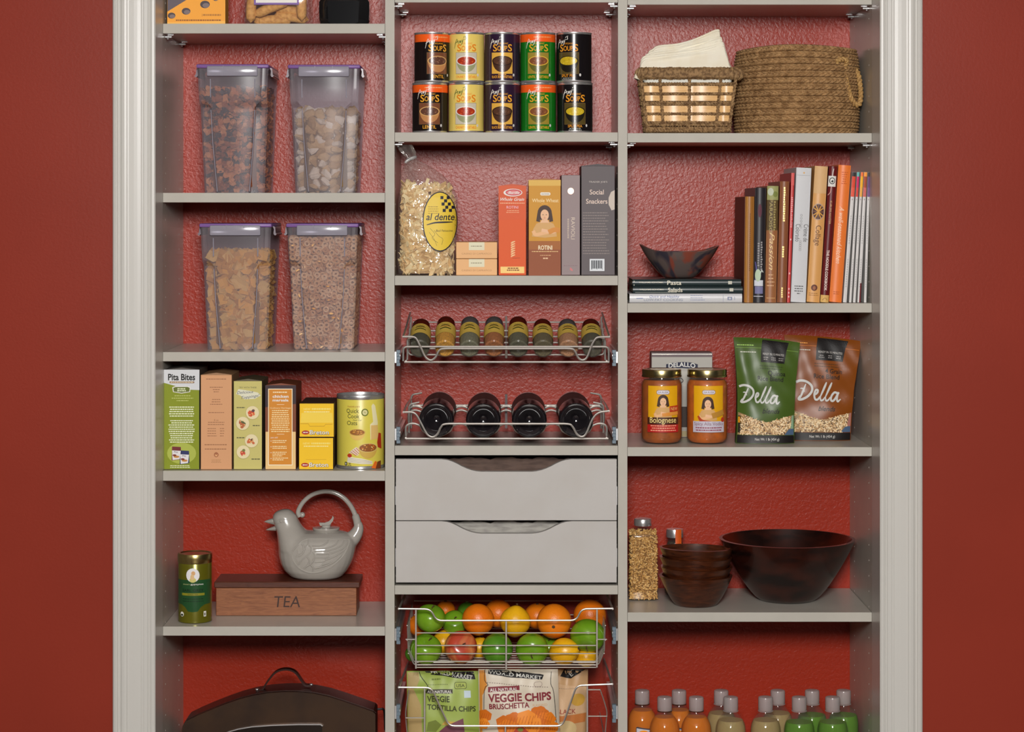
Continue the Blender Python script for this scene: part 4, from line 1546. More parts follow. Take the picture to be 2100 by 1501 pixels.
p.lines(w * .24, w * .8, h - 50.5, 2, 3.6, 1.4, pr(230, 170, 130), 3, align='c', fill=(.6, 1))
for k in range(7):
    v = 38 + k * 4.6
    p.stroke([(w * .45, v), (w * .5, v + 2.6), (w * .6, v + 4.6)], 3.0, pr(232, 190, 140), 3, 3, True)
p.stroke([(w * .5, 35.6), (w * .78, 36)], .8, pr(150, 56, 14), 3, 2)
p.rect(w * .07, 4.6, w * .93, 18, pr(240, 200, 120), 2)
p.lines(w * .15, w * .9, 16, 2, 4, 2.4, pr(130, 70, 30), 3, align='c', fill=(.5, 1))
p.build('printed_front', t)

t, p, w, h = carton('golden_rotini_box', 'golden brown whole wheat pasta box with a portrait of a girl', 1084, 1150, 369, ZM3, 0.03, 0.10, (198, 140, 34), 0.33, side=(150, 86, 30))
p.rect(0, 0, w, h * .27, pr(140, 72, 34), 1)
p.rect(0, h * .27, w, h * .36, pr(158, 92, 34), 1)
p.rect(0, h - 12, w, h, pr(214, 172, 80), 1)
p.rrect(w * .36, h - 32, w * .68, h - 25.5, 3, pr(226, 220, 205), 2)
p.text('GIA RUSSA', w * .52, h - 30.2, 2.6, pr(90, 70, 80), 3, w=16)
p.text('Whole Wheat', w * .52, h - 46, 7.4, pr(240, 220, 170), 2, w=w * .82)
p.lines(w * .4, w * .64, h - 48.5, 1, 3, 1.3, pr(226, 170, 70), 2)
portrait(p, w * .5, h - 118, 66, 3)
p.stroke([(w * .62, h - 108), (w * .8, h - 103), (w * .97, h - 104)], 10, pr(206, 134, 50), 8, 4)
p.text('ROTINI', w * .52, 53, 8.4, pr(240, 224, 190), 3, w=29, bold=.02)
p.lines(w * .1, w * .92, 50, 1, 3, 1.6, pr(226, 190, 130), 3, fill=(1, 1))
p.lines(w * .36, w * .7, 42, 1, 3, 1.4, pr(216, 170, 120), 3, fill=(1, 1))
p.lines(w * .45, w * .6, 36.5, 1, 3, 2.6, pr(226, 190, 150), 3, fill=(1, 1))
p.build('printed_front', t)

t, p, w, h = carton('ravioli_box', 'slim mauve grey box with vertical lettering and a copper seal', 1151.5, 1189.5, 359, ZM3, 0.03, 0.14, (142, 126, 126), 0.5, side=(112, 92, 92), flap=False)
p.ell(w * .5, h - 33, 6.4, 6.6, mat('copper_foil', C(226, 160, 128), .3, metal=.5), 1)
p.ell(w * .5, h - 33, 4, 4, mat('copper_foil_pale', C(244, 206, 180), .3, metal=.4), 2)
p.text('RAVIOLI', w * .52, h - 110, 7.6, pr(196, 178, 158, .4), 1, w=45, rot=-90)
p.lines(w * .32, w * .4, h - 90, 9, 4.6, 3.6, pr(172, 152, 134, .4), 1, fill=(1, 1))
p.lines(w * .12, w * .86, 21, 1, 3, 1.6, pr(120, 90, 96, .4), 1, fill=(1, 1))
p.poly([(w * .44, 12), (w * .58, 8.5), (w * .62, 11), (w * .48, 17)], pr(186, 90, 92, .4), 1)
p.build('printed_front', t)

t, p, w, h = carton('snack_cracker_box', 'tall slate grey cracker box with a barcode beside the upright', 1192, 1261, 340, ZM3, 0.03, 0.12, (92, 84, 86), 0.3, side=(60, 52, 54))
p.text("TRADER JOE'S", w * .5, h - 35, 3.6, pr(186, 176, 170), 2, w=38)
LC = pr(222, 200, 186)
p.text('Social', w * .46, h - 59, 9.6, LC, 2, w=29, bold=.01)
p.text('Snackers', w * .46, h - 78, 9.6, LC, 2, w=44, bold=.01)
p.poly([(w - .5, h - 50), (w - 8, h - 54), (w - 13, h - 66), (w - 13, h - 80), (w - 7, h - 92), (w - .5, h - 90)], pr(196, 184, 172), 1)
p.lines(w * .05, w * .86, h - 96, 16, 5.6, 1.9, pr(134, 122, 118), 2, fill=(.8, 1))
p.rect(w * .25, 9, w * .69, 34, pr(214, 218, 222), 2)
for k in range(15):
    x = w * .3 + k * w * .34 / 15
    p.rect(x, 12 + (2 if k % 7 else 0), x + (.9 if k % 3 else 1.5), 31, pr(50, 52, 60), 3)
p.build('printed_front', t)


# ------------------------------------------------------------------ pull-out wire racks
CAPG = mat('grey_slide_cap', C(100, 116, 128), 0.45)
PXM = 1038.5      # middle of the column in the photograph


def slides(root, py0, py1, cx, z0):
    """one runner on each side with its ribbed grey end cap"""
    za, zb = wz(py1), wz(py0)
    for sx in (-1, 1):
        xw = (XM1b + .0002) if sx < 0 else (XM2a - .0002)
        k = MB()
        a, b_ = (xw, xw + .004) if sx < 0 else (xw - .004, xw)
        k.box(a - cx, b_ - cx, .012, .29, za + .006 - z0, zb - .004 - z0, STEEL)
        a2, b2 = (xw + .004, xw + .011) if sx < 0 else (xw - .011, xw - .004)
        k.box(a2 - cx, b2 - cx, .016, .285, za + .012 - z0, zb - .010 - z0, STEEL)
        rail = k.build('slide_rail', root)
        c_ = MB()
        n = 5
        a3, b3 = (xw + .0035, xw + .0115) if sx < 0 else (xw - .0115, xw - .0035)
        out = []
        zlo, zhi = za - z0, zb - z0
        for i in range(n):
            q0 = zlo + (zhi - zlo) * i / n
            q1 = zlo + (zhi - zlo) * (i + 1) / n
            out.append((q0, q1))
        for i, (q0, q1) in enumerate(out):
            ins = .0014 if i % 2 else 0.0
            c_.box(a3 + (ins if sx > 0 else 0) - cx, b3 - (ins if sx < 0 else 0) - cx, .004, .016, q0, q1, CAPG, .0006)
        c_.build('slide_cap', rail)


def rack(name, label, cat, zb):
    cx = (XM1b + XM2a) / 2
    return thing(name, label, cat, (cx, 0, zb)), cx


# --- spice rack
zb0 = wz(742.5)
spice, cx = rack('spice_rack', 'pull-out nickel wire rack that holds eight spice bottles', 'rack', zb0)


def sp(a, c_, y=0.004):
    return (wx(790 + a / 4.2, y) - cx, y, wz(600 + c_ / 4.2, y) - zb0)


WR = 0.0022
MB().tube([sp(165, 598), sp(1930, 598)], WR, CHROME, 8).build('bottom_rail', spice)
MB().tube(fillet([sp(155, 590), sp(155, 466), sp(1925, 466), sp(1925, 590)], .009), WR, CHROME, 8).build('front_rail', spice)
wave = [(150, 380), (235, 381), (270, 400), (310, 480), (345, 552), (392, 582), (436, 552), (462, 502), (510, 482), (700, 482), (1045, 482), (1400, 482), (1590, 482), (1632, 502), (1660, 556), (1697, 580), (1738, 556), (1780, 450), (1815, 395), (1850, 383), (1935, 382)]
MB().tube(catmull([sp(a, c_, -.006) for a, c_ in wave], 4), WR, CHROME, 8).build('wave_rail', spice)
for y in (.05, .085, .12, .155, .19):
    zz = .012 + (y - .05) * .30
    MB().tube(fillet([(-.203, y, zz + .03), (-.203, y, zz), (.203, y, zz), (.203, y, zz + .03)], .008), .0019, CHROME, 8).build('cross_wire', spice)
for sx in (-1, 1):
    b = MB()
    b.tube(fillet([sp(155 if sx < 0 else 1930, 381, -.006), (sx * .207, .10, .075), (sx * .207, .25, .09)], .01), WR, CHROME, 8)
    b.build('side_rail', spice)
    MB().tube([(sx * .206, .004, .001), (sx * .206, .27, .012)], WR, CHROME, 8).build('side_runner', spice)
    MB().tube(fillet([(sx * .204, .03, .003), (sx * .204, .03, .046), (sx * .190, .03, .05)], .006), .0019, CHROME, 8).build('side_hoop', spice)
MB().tube([(0, .004, .030), (0, .012, .008)], .0026, CHROME, 8).build('centre_post', spice)
MB().tube([(0, .20, .012), (0, .20, .085)], .0026, CHROME, 8).build('rear_post', spice)
MB().tube([(-.2, .20, .072), (.2, .20, .072)], .0019, CHROME, 8).build('rear_rail', spice)
slides(spice, 718, 751, cx, zb0)

GLASS = clear('spice_glass', (0.97, 0.97, 0.96), 0.04, (.6, .6, .6), 0.09, 1.6)
SPL = [('dried dark green herb', (66, 64, 44), 860.5, 648, 'r'), ('mustard yellow powder', (196, 140, 40), 912.5, 642, 'r'), ('grey green herb', (108, 106, 82), 962.5, 642, 'g'), ('orange brown flakes', (156, 92, 40), 1013, 643, 'g'),
       ('dark grey green herb', (84, 82, 60), 1063, 643, 'r'), ('olive brown seeds', (92, 82, 52), 1114, 651, 'r'), ('tan pink powder', (170, 122, 84), 1166, 650, 'g'), ('speckled dark herb', (70, 66, 46), 1215, 648, 'r')]
CAPR = mat('dark_red_cap', C(70, 16, 8), 0.12, spec=.6)
CAPK = mat('smoky_grey_cap', C(72, 68, 68), 0.2, spec=.6)
for i, (nm, col, px, yt, cap) in enumerate(SPL):
    Y0 = 0.022
    tilt = math.radians(26 + (0 if yt < 646 else -3.2))
    rr = .0213
    z0 = wz(716, Y0)
    place = 'first in the rack' if i == 0 else ('last in the rack' if i == 7 else ['', 'second', 'third', 'fourth', 'fifth', 'sixth', 'seventh'][i] + ' in the rack')
    t = thing('spice_bottle', 'spice bottle of %s with %s cap, %s' % (nm, 'dark red' if cap == 'r' else 'smoky grey', place), 'bottle', (wx(px, Y0), Y0, z0), (tilt, 0, 0), 'spice bottles lying in the wire rack')
    M = Matrix.Rotation(-PI / 2, 4, 'X')        # bottle axis along +y, base towards the room
    b = MB()
    b.lathe([(0, .004), (.008, .0035), (.013, .0012), (.0175, 0), (.0205, .0022), (rr, .007), (rr, .074), (.0195, .079), (.0165, .083)], GLASS, 32, M)
    b.build('glass', t)
    cmat = mat('spice_fill_%d' % i, C(*col, 1.35), .9, bump=(900, .3, .0008), noise=(600, C(*[q * .7 for q in col], 1.1), .42, .62))
    MB().lathe([(0, .0055), (.009, .005), (.0165, .0022), (.0195, .004), (rr - .0012, .008), (rr - .0012, .07), (0, .07)], cmat, 28, M).build('contents', t)
    MB().lathe([(0, .083), (.0185, .083), (.0192, .0845), (.0196, .104), (.0185, .1075), (.015, .109), (0, .1095)], CAPR if cap == 'r' else CAPK, 28, M).build('cap', t)
    MB().lathe([(rr + .0002, .035), (rr + .0002, .078)], mat('spice_label', C(198, 168, 76), .4), 32, M, smooth=True).build('paper_label', t)

    def fn(u, v, o, rr=rr):
        a = u / 1000 / rr
        return ((rr + .0003 + o) * math.sin(a), v / 1000, (rr + .0003 + o) * math.cos(a))
    p = Print(fn, 3)
    OL = pr(40, 38, 18, .4)
    p.poly([(-13, 60.5), (-7, 65.8), (0, 67), (7, 65.8), (13, 60.5), (7, 62.6), (0, 63.4), (-7, 62.6)], OL, 1)
    p.lines(-9, 9, 71.5, 1, 3, 1.6, pr(150, 120, 40, .4), 1, align='c', fill=(1, 1))
    p.lines(-8, 8, 61, 1, 3, 1.8, pr(190, 90, 30, .4) if i in (1, 6) else pr(120, 96, 30, .4), 1, align='c', fill=(1, 1))
    p.poly([(-12, 50), (0, 52.5), (12, 50), (12, 53.5), (0, 56.5), (-12, 53.5)], pr(56, 62, 22, .4), 1)
    p.build('printed_label', t)

# --- wine rack
zb0 = wz(899.5)
wrk, cx = rack('wine_rack', 'pull-out nickel wire rack that cradles four wine bottles', 'rack', zb0)
MB().tube([sp(178, 1258), sp(1922, 1258)], WR, CHROME, 8).build('bottom_rail', wrk)
wave = [(158, 1030), (232, 1031), (272, 1058), (312, 1130), (362, 1220), (410, 1243), (452, 1214), (480, 1158), (522, 1131), (700, 1130), (1045, 1130), (1400, 1130), (1570, 1131), (1612, 1152), (1650, 1216), (1690, 1240), (1730, 1214), (1785, 1090), (1838, 1036), (1925, 1019)]
MB().tube(catmull([sp(a, c_, -.010) for a, c_ in wave], 4), WR, CHROME, 8).build('wave_rail', wrk)


def scallop(y, zc, name, depth=.030):
    """wire that dips under each bottle"""
    pts = []
    xs = [wx(790 + a / 4.2, .012) - cx for a in (440, 845, 1242, 1645)]
    pts.append((-.207, y, zc - .026))
    pts.append((-.2065, y, zc - .006))
    pts.append((-.194, y, zc))
    for i, x in enumerate(xs):
        pts += [(x - .034, y, zc - .005), (x - .026, y, zc - depth * .62), (x, y, zc - depth), (x + .026, y, zc - depth * .62), (x + .034, y, zc - .005)]
        if i < 3:
            pts.append(((x + xs[i + 1]) / 2, y, zc))
    pts += [(.194, y, zc), (.2065, y, zc - .006), (.207, y, zc - .026)]
    MB().tube(catmull(pts, 4), .0022, CHROME, 8).build(name, wrk)


scallop(.030, .0285, 'front_cradle', .027)
scallop(.165, .044, 'rear_cradle', .028)
scallop(.19, .050, 'rear_cradle', .028)
MB().tube([(-.2, .192, .052), (.2, .192, .052)], .0020, CHROME, 8).build('rear_rail', wrk)
for sx in (-1, 1):
    MB().tube(fillet([sp(158 if sx < 0 else 1925, 1030 if sx < 0 else 1019, -.010), (sx * .208, .08, .062), (sx * .202, .25, .066)], .01), WR, CHROME, 8).build('side_rail', wrk)
    MB().tube([(sx * .206, .004, .001), (sx * .206, .27, .010)], WR, CHROME, 8).build('side_runner', wrk)
    MB().tube(fillet([(sx * .203, .20, .002), (sx * .203, .20, .074), (sx * .180, .20, .078)], .008), .002, CHROME, 8).build('rear_hoop', wrk)
    MB().tube(fillet([(sx * .2035, .10, .002), (sx * .2035, .10, .062), (sx * .182, .10, .066)], .008), .002, CHROME, 8).build('middle_hoop', wrk)
MB().box(-.0025, .0025, .20, .206, .002, .075, mat('dark_bracket', C(50, 28, 26), .4)).build('centre_bracket', wrk)
slides(wrk, 876, 910, cx, zb0)

WGL = mat('dark_wine_glass', (0.012, 0.010, 0.012, 1), 0.05, spec=.7)
for i, (px, py, lab) in enumerate(((894.7, 862, 'first from the left upright'), (991, 863, 'second, left of the rack middle'), (1085.7, 863, 'third, right of the rack middle'), (1181.7, 862, 'last, by the far upright'))):
    Y0 = .012
    t = thing('wine_bottle', 'dark wine bottle lying base outward in the wire rack, ' + lab, 'bottle', (wx(px, Y0), Y0, wz(py, Y0)), (math.radians(3.2), 0, (-.012, -.004, .004, .012)[i]), 'wine bottles in the wire rack')
    M = Matrix.Rotation(-PI / 2, 4, 'X')
    r = .0358
    b = MB()
    b.lathe([(0, .030), (.006, .0285), (.014, .018), (.022, .006), (.027, .0015), (.031, 0), (.0335, .0008), (.0353, .004), (r, .009), (r, .175), (.0345, .19), (.028, .212), (.019, .228), (.0155, .24)], WGL, 56, M)
    # knurled bearing ring around the base
    n = 60
    for k in range(n):
        a = 2 * PI * k / n
        b.ball((.0312 * math.cos(a), -.0004, .0312 * math.sin(a)), .0009, WGL, 6, 4)
    b.build('bottle_glass', t)
    MB().lathe([(.0157, .239), (.0152, .262), (.0162, .263), (.0162, .276), (0, .277)], mat('foil_capsule', C(60, 20, 24), .35, metal=.5), 28, M).build('capsule', t)
    MB().lathe([(r + .0002, .075), (r + .0002, .165)], mat('wine_paper', C(58, 30, 28), .5), 48, M).build('paper_label', t)

# ------------------------------------------------------------------ two drawers with scooped fronts
for i, (y0, y1, lab) in enumerate(((941.5, 1066.5, 'upper grey drawer with a scooped hand hold under the wine rack'), (1068.5, 1194, 'lower grey drawer with a scooped hand hold above the fruit'))):
    zb_ = wz(y1)
    H = wz(y0) - zb_
    x0, x1 = wx(812), wx(1264.5)
    cx = (x0 + x1) / 2
    hw = (x1 - x0) / 2
    t = thing('drawer', lab, 'drawer', (cx, 0, zb_), group='scooped drawers')
    U = lambda px: wx(px) - cx
    prof = [(-hw, 0), (hw, 0), (hw, H)]
    right = [(1172, 0), (1160, -1.5), (1150, -4.5), (1140, -9), (1130, -14.5), (1120, -19), (1110, -22.5), (1100, -24.6), (1090, -25.6)]
    prof += [(U(a), H + d / 1000) for a, d in right]
    prof += [(U(2 * PXM - a), H + d / 1000) for a, d in reversed(right)]
    prof += [(-hw, H)]
    b = MB()
    b.prism(prof, -.002, .016, DRAWERW)
    b.build('drawer_front', t)
    b = MB()
    INN = mat('drawer_inside', C(150, 142, 134), .5, noise=(20, C(128, 118, 110), .4, .65), stretch=(1, 1, 6))
    b.box(-hw + .012, -hw + .024, .016, .28, .006, H - .028, INN)
    b.box(hw - .024, hw - .012, .016, .28, .006, H - .028, INN)
    b.box(-hw + .024, hw - .024, .268, .28, .006, H - .012, INN)
    b.box(-hw + .024, hw - .024, .016, .268, .008, .014, INN)
    b.build('drawer_box', t)
    for sx in (-1, 1):
        MB().box(sx * (hw + .0008) - .0006, sx * (hw + .0008) + .0006, .002, .27, H - .094, H - .056, STEEL).build('slide_rail', t)

for zt_, nm, lab, cat, col, c2, yy in ((wz(945), 'paper_sack', 'brown paper sack seen through the scoop of the upper drawer', 'sack', (96, 76, 66), (78, 60, 52), .05), (wz(1075), 'folded_cloth', 'grey folded cloth seen through the scoop of the lower drawer', 'cloth', (168, 164, 156), (140, 136, 130), .034)):
    zl = (wz(1066.5) if nm == 'paper_sack' else wz(1194)) + .0145
    m_ = mat(nm + '_stuff', C(*col), .8, noise=(30, C(*c2), .4, .65), stretch=(1, 1, 5))
    b = MB()
    n = 24
    secs = []
    for i in range(n + 1):
        x = -.13 + .26 * i / n
        zt2 = zt_ - zl - .002 * math.sin(i * .9) - .0015 * math.sin(i * 2.3)
        yo = .003 * math.sin(i * .7) + .002 * math.sin(i * 1.9)
        secs.append([(x, yo, 0), (x, yo, zt2 * .8), (x, yo + .004, zt2), (x, .05 + yo, zt2 * .98), (x, .055, 0)])
    b.loft(secs, m_)
    o = b.build(nm, None, ((XM1b + XM2a) / 2, yy, zl))
    tag(o, lab, cat)

# ------------------------------------------------------------------ fruit basket
zb0 = wz(1368.5)
fb, cx = rack('fruit_basket', 'pull-out nickel wire basket full of apples and citrus', 'basket', zb0)


def fp(a, c_, y=0.004):
    return (wx(790 + a / 4.2, y) - cx, y, wz(1200 + c_ / 4.2, y) - zb0)


W2 = .0013
MB().tube(fillet([fp(118, 203), fp(392, 206), fp(440, 305), fp(1648, 303), fp(1690, 204), fp(1958, 201)], .012), .0020, CHROME, 8).build('top_rail', fb)
for c_ in (410, 518, 588, 655, 707):
    MB().tube([fp(262, c_), fp(1825, c_)], W2, CHROME, 6).build('front_wire', fb)
for a, c0, c1 in ((265, 207, 716), (1042, 305, 722), (1823, 205, 706)):
    MB().box(fp(a, 0)[0] - .0018, fp(a, 0)[0] + .0018, -.0008, .0024, fp(a, c1)[2], fp(a, c0)[2], NICKELD, .0006).build('upright_bar', fb)
for k in range(11):
    y = .02 + k * .024
    f_ = 1 - .0 * k
    MB().tube(fillet([(-.2035, y, .085), (-.202, y, .03), (-.190, y, .0012), (.190, y, .0012), (.202, y, .03), (.2035, y, .085)], .006), .0014, CHROME, 6).build('floor_wire', fb)
for sx in (-1, 1):
    for zz in (.085, .055, .028):
        MB().tube([(sx * (.2035 if zz > .05 else .201), .004, zz), (sx * (.2035 if zz > .05 else .201), .27, zz)], W2, CHROME, 6).build('side_wire', fb)
    MB().tube(fillet([(sx * .185, .003, .057), (sx * .2065, .003, .057)], .004), W2, CHROME, 6).build('side_link', fb)
    e = fp(118 if sx < 0 else 1958, 203)
    MB().tube([e, (sx * .212, .27, e[2])], .0024, CHROME, 8).build('side_rail', fb)
for zz in (.03, .06, .09):
    MB().tube([(-.2, .272, zz), (.2, .272, zz)], W2, CHROME, 6).build('rear_wire', fb)
MB().box(-.21, .21, .0, .27, -.0042, -.0022, CHROME).build('base_frame', fb) if False else None
slides(fb, 1287, 1322, cx, zb0)

APG = mat('green_apple_skin', C(96, 140, 24, 1.15), .2, noise=(18, C(120, 158, 40, 1.15), .4, .7), spec=.5)
APD = mat('deep_green_skin', C(70, 122, 28, 1.15), .22, noise=(22, C(88, 138, 38, 1.15), .4, .7))
APR = mat('red_apple_skin', C(170, 62, 40, 1.15), .2, noise=(14, C(206, 148, 84, 1.15), .46, .66, 3, .8))
ORG = mat('orange_peel', C(226, 126, 20, 1.15), .36, bump=(420, .5, .001), noise=(8, C(216, 106, 14, 1.15), .4, .7))
LEM = mat('lemon_peel', C(226, 172, 22, 1.15), .32, bump=(300, .4, .001), noise=(8, C(214, 156, 20, 1.15), .4, .7))
STEM = mat('brown_stem', C(80, 56, 30), .7)


def fruit(kind, a, c_, r, Y, label, rot=(0, 0, 0), sq=(1, 1, 1)):
    X, Z = wx(790 + a / 4.2, Y), wz(1200 + c_ / 4.2, Y)
    rr = r / 4.2 / 1000 * sc(Y)
    cat = {'g': 'apple', 'd': 'lime', 'r': 'apple', 'o': 'orange', 'l': 'lemon'}[kind]
    name = {'g': 'green_apple', 'd': 'lime', 'r': 'red_apple', 'o': 'orange', 'l': 'lemon'}[kind]
    t = thing(name, label, cat, (X, Y, Z), rot, 'fruit in the wire basket')
    m = {'g': APG, 'd': APD, 'r': APR, 'o': ORG, 'l': LEM}[kind]
    n = 16
    prof = []
    for i in range(n + 1):
        q = -PI / 2 + PI * i / n
        cr, cz = math.cos(q), math.sin(q)
        if kind in 'gr':
            R_ = 1 + .05 * math.sin(q * 1.2)
            cz2 = cz * .90
            if cz > .6:
                cz2 -= .55 * (cz - .6) ** 1.3 * (1 - cr)
            if cz < -.7:
                cz2 += .35 * (-cz - .7) ** 1.2 * (1 - cr)
            prof.append((max(0, cr ** .92 * R_) if cr > 1e-6 else 0, cz2))
        elif kind == 'l':
            prof.append((max(0, cr) ** 1.12, cz * 1.12 + .12 * cz ** 7))
        else:
            prof.append((max(0, cr), cz * .96))
    prof[0] = (0, prof[0][1])
    prof[-1] = (0, prof[-1][1])
    MB().lathe([(x_ * rr, z_ * rr) for x_, z_ in prof], m, 28, Matrix.Diagonal((sq[0], sq[1], sq[2], 1))).build('flesh', t)
    b = MB()
    if kind in 'gr':
        b.tube([(0, 0, prof[-1][1] * rr - .002), (.001, 0, rr * .86), (.004, 0, rr * 1.02)], .0012, STEM, 6)
        b.build('stem', t)
    elif kind in 'od':
        b.lathe([(0, -.001), (.0035, 0), (.003, .001), (0, .0012)], STEM if kind == 'o' else mat('pale_button', C(150, 160, 90), .6), 10, Matrix.Translation((0, 0, rr * .955)))
        b.build('button', t)
    else:
        b.lathe([(0, -.002), (.003, 0), (.0015, .0015), (0, .0018)], STEM, 8, Matrix.Translation((0, 0, prof[-1][1] * rr)))
        b.build('button', t)
    return t


FR = 1.15
# lower layer
fruit('g', 350, 553, 138, .055, 'green apple at the lower corner below the biggest green apple', (.5, .3, 0))
fruit('r', 650, 535, 142, .050, 'red and yellow apple, the only red fruit in the basket', (1.15, 0, .2))
fruit('d', 965, 548, 136, .050, 'deep green round fruit with a scarred base beside the red apple', (-1.9, .2, 0))
fruit('g', 1265, 550, 142, .052, 'plain green apple in the lower row right of the middle bar', (1.9, .3, 0))
fruit('l', 1540, 572, 118, .050, 'yellow lemon lying in the lower row', (.5, 1.25, 0))
fruit('g', 1745, 430, 152, .062, 'deep green apple resting high at the far lower corner', (2.4, .2, 0))
fruit('l', 1735, 620, 82, .075, 'small yellow orange lemon half hidden under the corner apple', (0, 1.4, .3))
fruit('d', 240, 590, 70, .105, 'dark green fruit barely seen at the lower near corner', (0, 0, 0))
fruit('l', 500, 490, 96, .118, 'yellow lemon peeping out above the red apple', (0, .5, 0))
fruit('l', 810, 545, 90, .120, 'pale lemon in the gap beside the red apple', (.3, .2, 0))
fruit('g', 1405, 520, 100, .120, 'green apple in the gap behind the lower lemon', (.8, 0, 0))
# upper layer
fruit('g', 388, 285, 130, .072, 'largest green apple on top by the left upright', (.35, .15, 0))
fruit('g', 598, 325, 108, .115, 'green apple behind the red one and beside the orange', (.9, 0, 0))
fruit('o', 800, 296, 140, .085, 'orange with reddish peel in the upper row left of the middle bar', (-.5, .3, 0))
fruit('l', 1120, 312, 130, .080, 'big yellow citrus in the upper row at the middle bar', (.25, .1, 0), (1.03, 1, .9))
fruit('o', 1455, 310, 150, .080, 'largest orange, showing its button, in the upper row', (1.75, .35, 0))
fruit('o', 290, 345, 96, .145, 'orange mostly hidden behind the largest green apple', (0, 0, 0))
fruit('o', 975, 245, 124, .165, 'orange behind and between the two front citrus fruits', (-.6, .3, 0))
fruit('o', 1310, 265, 114, .168, 'orange behind the big yellow citrus and the largest orange', (.2, 0, 0))
fruit('o', 1762, 262, 142, .135, 'orange at the back above the deep green corner apple', (-.6, .2, 0))
fruit('o', 520, 215, 84, .205, 'orange in the shade behind the two green apples', (.2, 0, 0))
fruit('d', 705, 225, 84, .215, 'dark green fruit in the shade behind the oranges', (0, 0, 0))

# ------------------------------------------------------------------ chip basket
zb0 = wz(1660)
cb, cx = rack('chip_basket', 'deep pull-out wire basket that holds the chip bags', 'basket', zb0)
MB().tube(fillet([fp(118, 880), fp(398, 882), fp(548, 1212), fp(1526, 1212), fp(1648, 864), fp(1955, 852)], .012), .0020, CHROME, 8).build('top_rail', cb)


def fq(a, c_, y=0.004):
    return (wx(790 + a / 4.2, y) - cx, y, wz(1200 + c_ / 4.2, y) - zb0)


for a, c0 in ((340, 884), (1035, 1212), (1740, 864)):
    MB().box(fq(a, 0)[0] - .0018, fq(a, 0)[0] + .0018, -.0006, .0024, .001, fq(a, c0)[2], NICKELD, .0006).build('upright_bar', cb)
for c_, a, e in ((1142, 175, 340), (1128, 1740, 1912), (900, 1740, 1852)):
    MB().tube([fq(a, c_), fq(e, c_)], W2, CHROME, 6).build('front_wire', cb)
for zz in (.02, .06, .10):
    MB().tube([(-.2, .004, zz), (.2, .004, zz)], W2, CHROME, 6).build('front_wire', cb)
for sx in (-1, 1):
    e = fq(118 if sx < 0 else 1955, 880 if sx < 0 else 852)
    MB().tube([e, (sx * .212, .27, e[2])], .0024, CHROME, 8).build('side_rail', cb)
    b = MB()
    b.tube(fillet([fq(205 if sx < 0 else 1852, 902, .02), fq(190 if sx < 0 else 1880, 980, .02), fq(175 if sx < 0 else 1912, 1090, .02), fq(178 if sx < 0 else 1905, 1160, .02), (sx * .19, .02, .002)], .01), W2, CHROME, 6)
    b.build('side_hoop', cb)
    for zz in (.03, .09, .14):
        MB().tube([(sx * .203, .004, zz), (sx * .203, .27, zz)], W2, CHROME, 6).build('side_wire', cb)
for k in range(9):
    y = .02 + k * .03
    MB().tube([(-.2, y, .0016), (.2, y, .0016)], .0014, CHROME, 6).build('floor_wire', cb)
slides(cb, 1446, 1483, cx, zb0)


def chip_bag(name, label, quad, ytop_z, Y, depth, col, sidecol, rnd, lean=0.0, rough=.45):
    """pillow bag: quad = px of left/right edge at the top and at the bottom"""
    (lt, rt, pt), (lb, rb, pb) = quad
    xt0, xt1, zt_ = wx(lt, Y), wx(rt, Y), wz(pt, Y)
    xb0, xb1 = wx(lb, Y), wx(rb, Y)
    zb_ = zb0 + .0035
    cx_ = (xb0 + xb1) / 2
    t = thing(name, label, 'chip bag', (cx_, Y, zb_), (0, 0, 0), 'chip bags in the deep basket')
    H = zt_ - zb_
    R_ = random.Random(rnd)
    ph = [R_.uniform(0, 6) for _ in range(6)]

    def surf(u, v, s_):
        """u, v in 0..1; s_ = -1 front, 1 back"""
        x = (xb0 + (xb1 - xb0) * u) * (1 - v) + (xt0 + (xt1 - xt0) * u) * v - cx_
        bulge = (math.sin(PI * u) ** .55) * (math.sin(PI * min(1, .12 + v * .88)) ** .5)
        bulge = bulge if v < .98 else bulge * .4
        wr = .0026 * math.sin(9 * u + 5 * v + ph[0]) * math.sin(7 * v + ph[1]) + .0018 * math.sin(22 * u - 9 * v + ph[2]) * (v ** 2) + .0012 * math.sin(26 * v + 9 * u + ph[3])
        return (x, s_ * (depth / 2 * bulge + wr * (math.sin(PI * u) ** .4)) + lean * v, v * H)
    n, m_ = 26, 30
    b = MB()
    m1 = mat('bag_film_%d_%d_%d' % col, C(*col), rough)
    for s_ in (-1, 1):
        vs = [surf(i / n, j / m_, s_) for j in range(m_ + 1) for i in range(n + 1)]
        fs = [(j * (n + 1) + i, j * (n + 1) + i + 1, (j + 1) * (n + 1) + i + 1, (j + 1) * (n + 1) + i) for j in range(m_) for i in range(n)]
        b.add(vs, fs, m1, True)
    b.build('film', t)
    Wm, Hm = ((xt1 - xt0) + (xb1 - xb0)) * 500, H * 1000

    def fn(u, v, o):
        q = surf(min(.995, max(.005, u / Wm)), min(.999, max(0.0, v / Hm)), -1)
        return (q[0], q[1] - .0004 - o, q[2])
    return t, Print(fn, 5), Wm, Hm


# green tortilla chips
t, p, w, h = chip_bag('tortilla_chip_bag', 'green bag of veggie tortilla chips in the deep basket', ((834, 985, 1376), (838, 1000, 1640)), 0, .075, .05, (150, 168, 74), (178, 156, 108), 4)
top = h - 4


def yv(c_, Y=.055):      # picture row of the crop to millimetres above the bag's foot
    return (wz(1200 + c_ / 4.2, Y) - zb0 - .0035) * 1000


